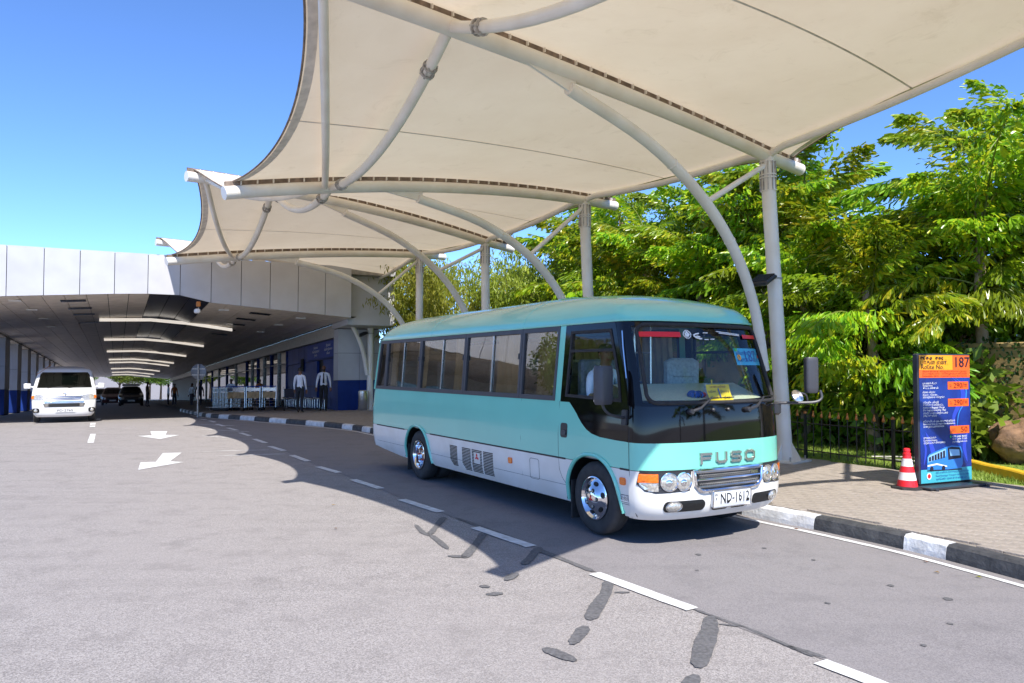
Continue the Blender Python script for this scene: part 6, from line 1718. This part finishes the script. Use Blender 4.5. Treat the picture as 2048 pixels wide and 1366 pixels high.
for k, s in enumerate(('விமான நிலையம் - கொழும்பு சொகுசு பேருந்து', 'கட்டுநாயக்க - கொழும்பு சேவை', 'Katunayake (B/A) - Colombo Luxury Bus Service')): st_(s, .5, .128 + k * .018, .030, 'ink_maroon', .88, 'CENTER')
def price(y, s, big=True):
    spanel(.55 if big else .58, .965, y - .032, y + .03, 'sign_orange', 'price_panel', 2)
    st_(s, .80 if big else .86, y, .105, 'ink_maroon', .27 if big else .13, 'CENTER', 5); st_('Rs.\nரூ.' if big else 'Minutes\nநிமிடம்', .585 if big else .60, y, .026, 'ink_dark', None, 'LEFT', 5)
price(.242, '290/='); price(.378, '290/='); price(.595, '50', False)
for (y, s, w) in ((.222, 'பயணச் சீட்டு', .27), (.241, 'Ticket Price', .19), (.259, 'கட்டணம்', .30), (.292, 'விமானம் - கொழும்பு', .24), (.312, 'Airport - Colombo', .28), (.331, 'விமானநிலையம் - கொழும்பு', .42), (.372, 'மேலதிக பொதி', .30), (.391, 'கிலோ 10 மேற்பட்ட', .40), (.412, 'Additional Baggage Charge', .42), (.432, '(For baggage exceeding 10kg)', .44), (.456, 'மேலதிக பயணப்பொதி கட்டணம்', .48), (.476, '(10kg க்கு மேல்)', .26),
                  (.520, 'சேருமிடம் அடையும் நேரம்', .62), (.541, 'Estimated time to reach the destination', .62), (.561, 'பயண நேரம் அண்ணளவாக', .40), (.648, 'முறைப்பாடு', .24), (.668, 'Complaint/Inquiry', .26), (.688, 'முறைப்பாடு விசாரணை', .42)):
    st_(s, .055, y, .034, 'ink_white', w)
for (y, s) in ((.648, '070 600 8000'), (.668, '011 204 7100'), (.688, 'prpta@gmail.com')): st_(s, .62, y, .034, 'ink_white', .29)
MB().lathe([(.016, 0), (.016, .001)], 10, Matrix.Translation((SX(.585), -.013, SZf(.648))) @ Matrix.Rotation(PI / 2, 4, 'X')).build('print', 'ink_green', face)
for k, (s, w) in enumerate((('வீதி பயணிகள் போக்குவரத்து அதிகார சபை', .66), ('Road Passenger Transport Authority (WP)', .66), ('மேல் மாகாணம்', .60))): st_(s, .28, .925 + k * .025, .034, 'ink_blue', w)
MB().lathe([(.045, 0), (.045, .001)], 16, Matrix.Translation((SX(.15), -.012, SZf(.947))) @ Matrix.Rotation(PI / 2, 4, 'X')).build('print', 'ink_white', face); MB().lathe([(.03, 0), (.03, .001)], 16, Matrix.Translation((SX(.15), -.0135, SZf(.947))) @ Matrix.Rotation(PI / 2, 4, 'X')).build('print', 'red_paint', face)
# printed coach
def pp(pts, mt, lev): return MB().add([(SX(x), -.007 - .0015 * lev, SZf(y)) for x, y in pts], [tuple(range(len(pts)))]).build('printed_coach', mt, face)
pp([(.12, .90), (.80, .905), (.80, .915), (.12, .91)], 'ink_dark', 2)
pp([(.12, .80), (.16, .775), (.50, .725), (.60, .718), (.78, .728), (.815, .77), (.82, .87), (.78, .90), (.52, .905), (.12, .895)], 'sign_bus', 3)
pp([(.135, .80), (.17, .783), (.48, .74), (.48, .80), (.135, .84)], 'sign_bus_light', 4); pp([(.52, .738), (.60, .728), (.76, .737), (.785, .77), (.785, .82), (.53, .83)], 'ink_dark', 4); pp([(.55, .745), (.75, .752), (.76, .80), (.57, .80)], 'sign_bus_light', 5)
for k in range(6): pp([(.15 + k * .055, .80 - k * .0085), (.19 + k * .055, .795 - k * .0085), (.19 + k * .055, .83 - k * .004), (.15 + k * .055, .832 - k * .004)], 'ink_dark', 5)
pp([(.12, .86), (.3, .85), (.5, .875), (.5, .885), (.3, .862), (.12, .872)], 'ink_white', 5)
for x in (.20, .43): MB().lathe([(.032, 0), (.032, .001)], 14, Matrix.Translation((SX(x), -.0155, SZf(.89))) @ Matrix.Rotation(PI / 2, 4, 'X')).build('printed_coach', 'ink_dark', face)

cone = thing('traffic_cone', 'red and white striped traffic cone beside the route sign', 'cone', (5.24, 10.0, PZ))
MB().lathe([(.205, 0), (.21, .01), (.20, .035), (.15, .045), (.145, .03)], 8).build('base', 'rubber', cone)
rr = lambda z: .128 - .088 * (z - .04) / .45
for (a, b, mt) in ((.04, .125, 'cone_red'), (.125, .225, 'cone_white'), (.225, .305, 'cone_red'), (.305, .405, 'cone_white'), (.405, .45, 'cone_red')):
    MB().lathe([(rr(a), a), (rr(b), b)], 24, cap=False).build('stripe', mt, cone, True)
MB().lathe([(rr(.45), .45), (.050, .452), (.050, .475), (.040, .48), (.040, .50), (.044, .505), (.040, .53), (.028, .54), (0, .54)], 20, cap=False).build('tip', 'cone_red', cone, True, 30)

def rockmesh():
    bm = bmesh.new(); bmesh.ops.create_icosphere(bm, subdivisions=4, radius=1)
    from mathutils import noise
    for v in bm.verts:
        p = v.co.copy(); n = noise.fractal(p * 1.3, 1.0, 2.0, 4) * .22 + noise.fractal(p * 5, 1, 2, 3) * .05
        v.co = Vector((p.x * .74, p.y * .60, p.z * .42)) * (1 + n)
    me = bpy.data.meshes.new('boulder'); bm.to_mesh(me); bm.free(); me.shade_smooth(); me.materials.append(MATS['rock']); return me
rk = link('boulder', rockmesh(), None, (8.66, 12.45, PZ + .33), (.05, .1, .5)); tag(rk, 'large brown rounded boulder on the lawn behind the yellow kerb', 'boulder')

# garden wall with creeper behind the lawn
Wn = Vector((.86, .51)); Wd_ = Vector((.51, -.86))
gw = thing('garden_wall', 'ochre garden wall overgrown with dark creeper behind the railing', 'wall', (7.9, 14.6, PZ), math.atan2(-.86, .51))
MB().box((-3.5, 0, .95), (19, .2, 2.0), bev=.01).build('wall', 'wall_ochre', gw)
MB().box((-3.5, 0, 2.0), (19.1, .28, .1), bev=.02).build('coping', 'wall_ochre', gw)
m = MB(); rv = random.Random(11)
for _ in range(9000):
    x = rv.uniform(-13, 6); z = rv.uniform(0.05, 2.15)
    dn_ = math.sin(x * 1.7) + math.sin(x * .63 + 2) + .9 * math.sin(z * 3 + x)
    if dn_ < -.7 + rv.gauss(0, .5) and z > .5: continue
    s_ = rv.uniform(.04, .085); a = rv.uniform(0, 6.28); y = -.11 - rv.random() * .12
    dx, dz = math.cos(a) * s_, math.sin(a) * s_
    m.add([(x, y, z), (x + dx * .5 - dz * .4, y - .02, z + dz * .5 + dx * .4), (x + dx, y - rv.uniform(0, .04), z + dz), (x + dx * .5 + dz * .4, y - .02, z + dz * .5 - dx * .4)], [(0, 1, 2, 3)])
tag(m.build('creeper', 'ivy_leaf', gw), kind='stuff')

# ================================================================ PLANTS
rp = random.Random(21)
def frond_mesh(name, L, npin, plen, leafs, mats, droop, seed, lw=1.0):
    r_ = random.Random(seed); m = MB()
    def rach(s): return Vector((L * s * (1 - .12 * s), 0.05 * math.sin(s * 3 + seed), L * (.30 * s - droop * s * s)))
    pts = [rach(k / 10) for k in range(11)]
    m.mi = 1; m.tube(pts, [.022 * (1 - .085 * k) for k in range(11)], 5, cap=False); m.mi = 0
    for i in range(npin):
        s = .10 + .90 * (i + .5) / npin; p = rach(s); t = (rach(min(1, s + .02)) - rach(s - .02)).normalized()
        ll = plen * (math.sin(PI * min(1, .18 + .86 * s)) ** .7) * r_.uniform(.75, 1.2)
        for sd in (-1, 1):
            d = (Vector((0, sd, 0)) * (.95 - .4 * s) + t * (.25 + .6 * s) + Vector((0, 0, r_.uniform(-.1, .35)))).normalized()
            arch_ = r_.uniform(.25, .55)
            for k in range(leafs):
                u = (k + r_.uniform(.3, .9)) / leafs; q = p + d * (ll * u) + Vector((0, 0, -arch_ * ll * u * u))
                for w2 in ((-1, 1) if k < leafs - 1 else (0,)):
                    if r_.random() < .12: continue
                    dn = (d * r_.uniform(.15, .6) + t * (w2 * r_.uniform(.1, .55)) + Vector((r_.gauss(0, .15), r_.gauss(0, .15), -r_.uniform(.4, 1.2)))).normalized()
                    wv = dn.cross(Vector((r_.gauss(0, .6), r_.gauss(0, .6), .8))).normalized()
                    le = r_.uniform(.16, .31) * (1.1 - .35 * u) * lw; wi = le * r_.uniform(.10, .165); cup = dn.cross(wv) * wi * r_.uniform(.2, .7)
                    a = q; b = q + dn * le * .6 + wv * wi - cup; c = q + dn * le * r_.uniform(.85, 1) + wv * wi * 1.05 - cup; e = q + dn * le * r_.uniform(.78, .9) + wv * wi * .25; e2 = q + dn * le * r_.uniform(.95, 1.05); f_ = q + dn * le * r_.uniform(.8, .95) - wv * wi * .9 - cup; g = q + dn * le * .5 - wv * wi - cup
                    x_ = r_.random(); m.mi = 0 if x_ < .58 else (2 if x_ < .76 else 3)
                    m.add([a, b, c, e, e2, f_, g], [(0, 1, 2, 3), (0, 3, 4), (0, 4, 5, 6)])
    m.mi = 0
    return m.mesh(name, mats)
FR = [frond_mesh('frond', 2.6, 17, .80, 7, ['palm_leaf', 'palm_stem', 'palm_leaf_deep', 'palm_leaf_yellow'], .62, s) for s in (1, 2, 3, 6)]
FD = [frond_mesh('frond', 2.3, 16, .72, 7, ['palm_leaf_deep', 'palm_stem', 'palm_leaf_deep', 'palm_leaf'], .68, s) for s in (4, 5)]
FDRY = frond_mesh('frond', 1.8, 9, .5, 4, ['dry_leaf', 'palm_stem', 'dry_leaf', 'dry_leaf'], .75, 9)
def palm(x, y, H, nf, label, sc=1.0, lean=0, deep=.25, dry=0, zlow=.35, grp='fishtail palms behind the railing'):
    z0 = gz(x, y) + PZ + .02
    t = thing('palm_tree', label, 'palm tree', (x, y, z0), rp.uniform(0, 6.28), grp)
    hs = H - 1.1 * sc
    lx = lean * hs
    tp = [(lx * (k / 8) ** 1.5 + .03 * math.sin(k), .02 * math.cos(k * 1.3), hs * k / 8) for k in range(9)]
    prof = [.12 - .006 * k for k in range(9)]
    m = MB()
    fine = catmull(tp, 6); m.tube(fine, [(.12 - .05 * i / len(fine)) * (1.0 + (.10 if i % 2 else 0)) for i in range(len(fine))], 9); m.build('trunk', 'palm_trunk', t, True, 60)
    for i in range(nf):
        k = i / (nf - 1); h_ = lerp(zlow, 1.0, k ** .8) * hs
        a = i * 2.39996 + rp.uniform(-.3, .3)
        dryf = i < dry
        me = FDRY if dryf else (rp.choice(FD) if rp.random() < deep + (.35 if k < .4 else 0) else rp.choice(FR))
        pitch = lerp(-.30, -1.05, k ** 1.4) + rp.uniform(-.32, .28) if not dryf else .5
        s_ = sc * rp.uniform(.8, 1.18) * (.8 if dryf else 1)
        cx = lx * (h_ / hs) ** 1.5
        o = link('frond', me, t, (cx, 0, h_), (rp.uniform(-.45, .45), pitch, a)); o.scale = (s_, s_, s_)
    return t
def fpos(y, off):
    return (fy(FENCE + [(9.3, 5.0), (10.5, 1.0), (11.5, -4), (-9, 40)], y) + .86 * off, y + .51 * off)
PL = [  # position, height, fronds, lean, where the fronds begin, label
    (9.95, 14.3, 6.7, 18, .0, .52, 'tallest fishtail palm at the right edge above the boulder'), (8.6, 13.7, 5.7, 15, .02, .5, 'fishtail palm with a pale trunk behind the route sign'), (11.1, 15.0, 6.6, 17, .0, .4, 'fishtail palm cut by the right edge of the view'), (8.3, 15.3, 4.9, 15, -.02, .38, 'fishtail palm left of the tallest one, below the sky gap'),
    (6.95, 14.4, 4.1, 14, .03, .2, 'low yellowish fishtail palm hanging over the railing beside the sign'), (8.0, 17.2, 5.1, 16, .0, .35, 'fishtail palm right of the near column against the sky gap'), (6.2, 15.9, 4.5, 13, .0, .2, 'low fishtail palm just right of the near column'), (7.0, 18.2, 6.4, 17, .0, .35, 'fishtail palm rising behind the near beam end'), (6.1, 17.9, 6.3, 16, .0, .35, 'fishtail palm directly behind the near canopy column'), (6.4, 20.6, 6.8, 17, .0, .4, 'tall fishtail palm just left of the near column'),
    (4.9, 19.4, 5.5, 15, .0, .3, 'broad fishtail palm above the front of the minibus roof'), (5.2, 21.8, 6.6, 17, .0, .35, 'fishtail palm in the middle between the two nearest columns'), (3.9, 21.8, 6.2, 16, .0, .3, 'fishtail palm right of the second column'), (3.6, 24.4, 7.5, 14, .0, .45, 'feathery fishtail palm standing up in the sky gap by the second column'), (2.5, 24.6, 6.4, 16, .0, .3, 'fishtail palm just behind the second column'), (2.6, 27.6, 7.5, 16, .0, .35, 'fishtail palm left of the second column'),
    (12.6, 3.4, 6.6, 15, .0, .35, 'fishtail palm beyond the right edge of the view'), (13.2, -1.5, 7.0, 15, .0, .35, 'fishtail palm beside the photographer on the right')]
for (x, y, H, nf, ln_, zl, lab) in PL:
    palm(x, y, H, nf + 9, lab, rp.uniform(.98, 1.12) * (1.0 if H > 5 else .85), ln_, dry=rp.choice((0, 1, 2)), zlow=zl)
# bamboo and broadleaf trees further back
def leafcloud(name, clumps, n, size, narrow, mats, seed, hang=.6):
    r_ = random.Random(seed); m = MB()
    for (c, rad) in clumps:
        for _ in range(int(n * rad[0] * rad[1] * rad[2] ** .3)):
            while True:
                v = Vector((r_.uniform(-1, 1), r_.uniform(-1, 1), r_.uniform(-1, 1)))
                if .25 < v.length < 1: break
            v = v.normalized() * v.length ** .5
            p = Vector(c) + Vector((v.x * rad[0], v.y * rad[1], v.z * rad[2])) * r_.uniform(.82, 1.08)
            d = (Vector((r_.gauss(0, 1), r_.gauss(0, 1), r_.gauss(0, .6) - hang)) + v * .5).normalized(); w = d.cross(Vector((r_.gauss(0, 1), r_.gauss(0, 1), 1))).normalized()
            le = size * r_.uniform(.6, 1.3); wi = le * narrow
            m.add([p, p + d * le * .45 + w * wi, p + d * le, p + d * le * .45 - w * wi], [(0, 1, 2, 3)])
    return m.mesh(name, mats)
def bamboo_mesh(seed, H, spread):
    r_ = random.Random(seed); m = MB()
    for c in range(16):
        a = r_.uniform(0, 6.28); r0 = r_.uniform(.1, .6); b = Vector((math.cos(a) * r0, math.sin(a) * r0, 0)); out = Vector((math.cos(a), math.sin(a), 0)) * r_.uniform(.6, 1) * spread; hh = H * r_.uniform(.7, 1.0)
        pts = [b + out * (t ** 2.2) + Vector((0, 0, hh * (t - .22 * t ** 3.5))) for t in [k / 9 for k in range(10)]]
        m.mi = 1; m.tube(pts, [.028 * (1 - .09 * k) for k in range(10)], 5, cap=False); m.mi = 0
        for k in range(4, 90):
            t = .18 + .82 * k / 90; i = min(8, int(t * 9)); p = pts[i] + (pts[i + 1] - pts[i]) * (t * 9 - i)
            tw = p + Vector((r_.gauss(0, .28), r_.gauss(0, .28), r_.gauss(0, .12) - .1))
            for _ in range(9):
                q = tw + Vector((r_.gauss(0, .09), r_.gauss(0, .09), r_.gauss(0, .09))); d = Vector((r_.gauss(0, .55), r_.gauss(0, .55), -1 + r_.gauss(0, .4))).normalized(); w = d.cross(Vector((r_.gauss(0, 1), r_.gauss(0, 1), .3))).normalized(); le = r_.uniform(.12, .24); wi = le * .11
                m.add([q, q + d * le * .4 + w * wi, q + d * le, q + d * le * .4 - w * wi], [(0, 1, 2, 3)])
    return m.mesh('crown', ['bamboo_leaf', 'palm_stem'])
BM = [bamboo_mesh(31, 6.6, 2.0), bamboo_mesh(32, 6.0, 2.2), bamboo_mesh(33, 7.2, 1.9)]
for i, (y, off, lab) in enumerate([(25.2, 2.4, 'drooping bamboo clump right of the third column'), (28.6, .9, 'drooping bamboo clump behind the third and fourth columns'), (30.2, .4, 'drooping bamboo clump beside the terminal corner'), (28.2, 5.0, 'tall bamboo clump behind the fourth column'), (26.2, 5.0, 'tall bamboo clump behind the third column'), (32.0, .6, 'bamboo clump spilling over the terminal side wall')]):
    x, yy = fpos(y, off); t = thing('bamboo', lab, 'bamboo', (x, yy, gz(x, yy) + PZ), rp.uniform(0, 6), 'bamboo clumps beside the terminal')
    link('crown', BM[i % 3], t); t.scale = (1.15, 1.15, 1.22)
def tree_mesh(seed, H, R_):
    r_ = random.Random(seed); cl = []
    for k in range(11):
        a = r_.uniform(0, 6.28); d = R_ * r_.uniform(.1, .75); cl.append(((math.cos(a) * d, math.sin(a) * d, H * r_.uniform(.52, .9)), (R_ * r_.uniform(.35, .55), R_ * r_.uniform(.35, .55), R_ * r_.uniform(.25, .4))))
    cl.append(((0, 0, H * .85), (R_ * .5, R_ * .5, R_ * .35)))
    crown = leafcloud('crown', cl, 420, .26, .25, ['tree_leaf'], seed)
    m = MB(); m.tube([(0, 0, 0), (.08, .03, H * .3), (0, .1, H * .6), (.05, 0, H * .85)], [.2, .15, .1, .04], 8)
    for (c, _) in cl[:7]: m.tube([(.05, .03, H * .35), ((c[0]) * .5, c[1] * .5, H * .52), c], [.08, .05, .02], 6)
    return crown, m.mesh('trunk', 'bark', True)
TM = [tree_mesh(41, 7.0, 3.2), tree_mesh(42, 6.2, 3.0)]
TL = [(fpos(6, 9.5), 'broadleaf tree behind the palms at the far right'), (fpos(9.5, 8.5), 'broadleaf tree filling the gaps behind the boulder palms'), (fpos(13, 8.2), 'broadleaf tree behind the palms by the near column'), (fpos(16.5, 8.4), 'broadleaf tree behind the near canopy column'), (fpos(20, 8.6), 'broadleaf tree behind the second column'), (fpos(24, 8.6), 'broadleaf tree behind the third column'), (fpos(28, 8.8), 'broadleaf tree behind the bamboo'),
      ((-77, 134), 'green tree at the far end of the driveway, left'), ((-72, 138), 'green tree at the far end of the driveway, centre'), ((-65, 139), 'green tree at the far end of the driveway, right'), ((-69, 143), 'second green tree behind the driveway end'), ((-36, 46), 'tree seen between the left driveway pillars'), ((-32, 36), 'tree outside the left driveway pillars'), ((-46, 60), 'tree far behind the left driveway pillars'), ((-60, 78), 'tree glimpsed beyond the white van'), ((-16.8, 15.0), 'street tree left outside the view'), ((-20.5, 17.0), 'street tree in front of the terminal on the left outside the view'), ((-15.5, 11.0), 'street tree on the left outside the view'), ((-17, 6.5), 'street tree on the left beside the photographer')]
for i, ((x, y), lab) in enumerate(TL):
    t = thing('broadleaf_tree', lab, 'tree', (x, y, gz(x, y) + (PZ if x > -15 else 0)), rp.uniform(0, 6), 'broadleaf trees around the terminal'); c, tk = TM[i % 2]
    link('crown', c, t); link('trunk', tk, t); k_ = .70 if x > -15 else (.72 if y < 20 else 1.1); t.scale = (k_, k_, k_)
hg = thing('hedge', 'dense dark hedge behind the garden wall', 'hedge', (9.2, 16.6, PZ), math.atan2(-.86, .51))
rh = random.Random(77); m = MB()
for _ in range(24000):
    x = rh.uniform(-17, 9); z = rh.random() ** .8 * (3.3 + .5 * math.sin(x * 1.3)); y = rh.gauss(0, .45)
    s_ = rh.uniform(.16, .30); d = Vector((rh.gauss(0, 1), rh.gauss(0, 1), rh.gauss(0, .7) - .3)).normalized(); w = d.cross(Vector((rh.gauss(0, 1), rh.gauss(0, 1), 1))).normalized() * s_ * .3; q = Vector((x, y, z))
    m.add([q, q + d * s_ * .5 + w, q + d * s_, q + d * s_ * .5 - w], [(0, 1, 2, 3)])
tag(m.build('foliage', 'shrub_leaf', hg), kind='stuff')
# low shrubs along the wall and behind the sign
SM = [leafcloud('crown', [((0, 0, .45), (.55, .5, .45)), ((.3, .2, .7), (.35, .35, .3)), ((-.3, -.1, .65), (.35, .35, .3))], 1900, .17, .26, ['shrub_leaf'], 51, .25), leafcloud('crown', [((0, 0, .6), (.5, .5, .6)), ((.2, -.2, 1.0), (.3, .3, .35))], 1900, .2, .22, ['shrub_leaf'], 52, .3)]
SL = [(7.5, 13.0, 'dark shrub behind the route sign'), (9.3, 14.0, 'leafy shrub behind the left end of the boulder'), (9.2, 13.3, 'shrub under the palms behind the boulder'), (8.0, 13.1, 'shrub in front of the creeper wall beside the sign'), (10.0, 12.6, 'shrub at the right edge above the boulder'), (6.4, 15.6, 'dark shrub against the garden wall behind the mirror'), (7.2, 14.3, 'shrub at the foot of the garden wall'), (5.6, 17.2, 'dark shrub behind the near column foot'), (4.6, 19.0, 'dark shrub further along the garden wall')]
for i, (x, y, lab) in enumerate(SL):
    t = thing('shrub', lab, 'shrub', (x, y, gz(x, y) + PZ), rp.uniform(0, 6), 'shrubs along the garden wall'); s_ = rp.uniform(1.0, 1.5); t.scale = (s_, s_, s_ * 1.1)
    link('crown', SM[i % 2], t); MB().tube([(0, 0, 0), (.03, .02, .5)], [.03, .015], 5).build('stem', 'bark', t)
# garden hose on the lawn
MB_h = MB().tube(catmull([(6.9, 13.0, PZ + .05), (6.6, 13.1, PZ + .06), (6.35, 12.9, PZ + .06), (6.6, 12.5, PZ + .06), (7.0, 12.6, PZ + .06), (6.8, 12.95, PZ + .07), (6.3, 13.2, PZ + .05)], 6), .016, 6).build('garden_hose', 'steel_grey', None, True)
tag(MB_h, 'grey garden hose lying in a loop on the lawn', 'hose')
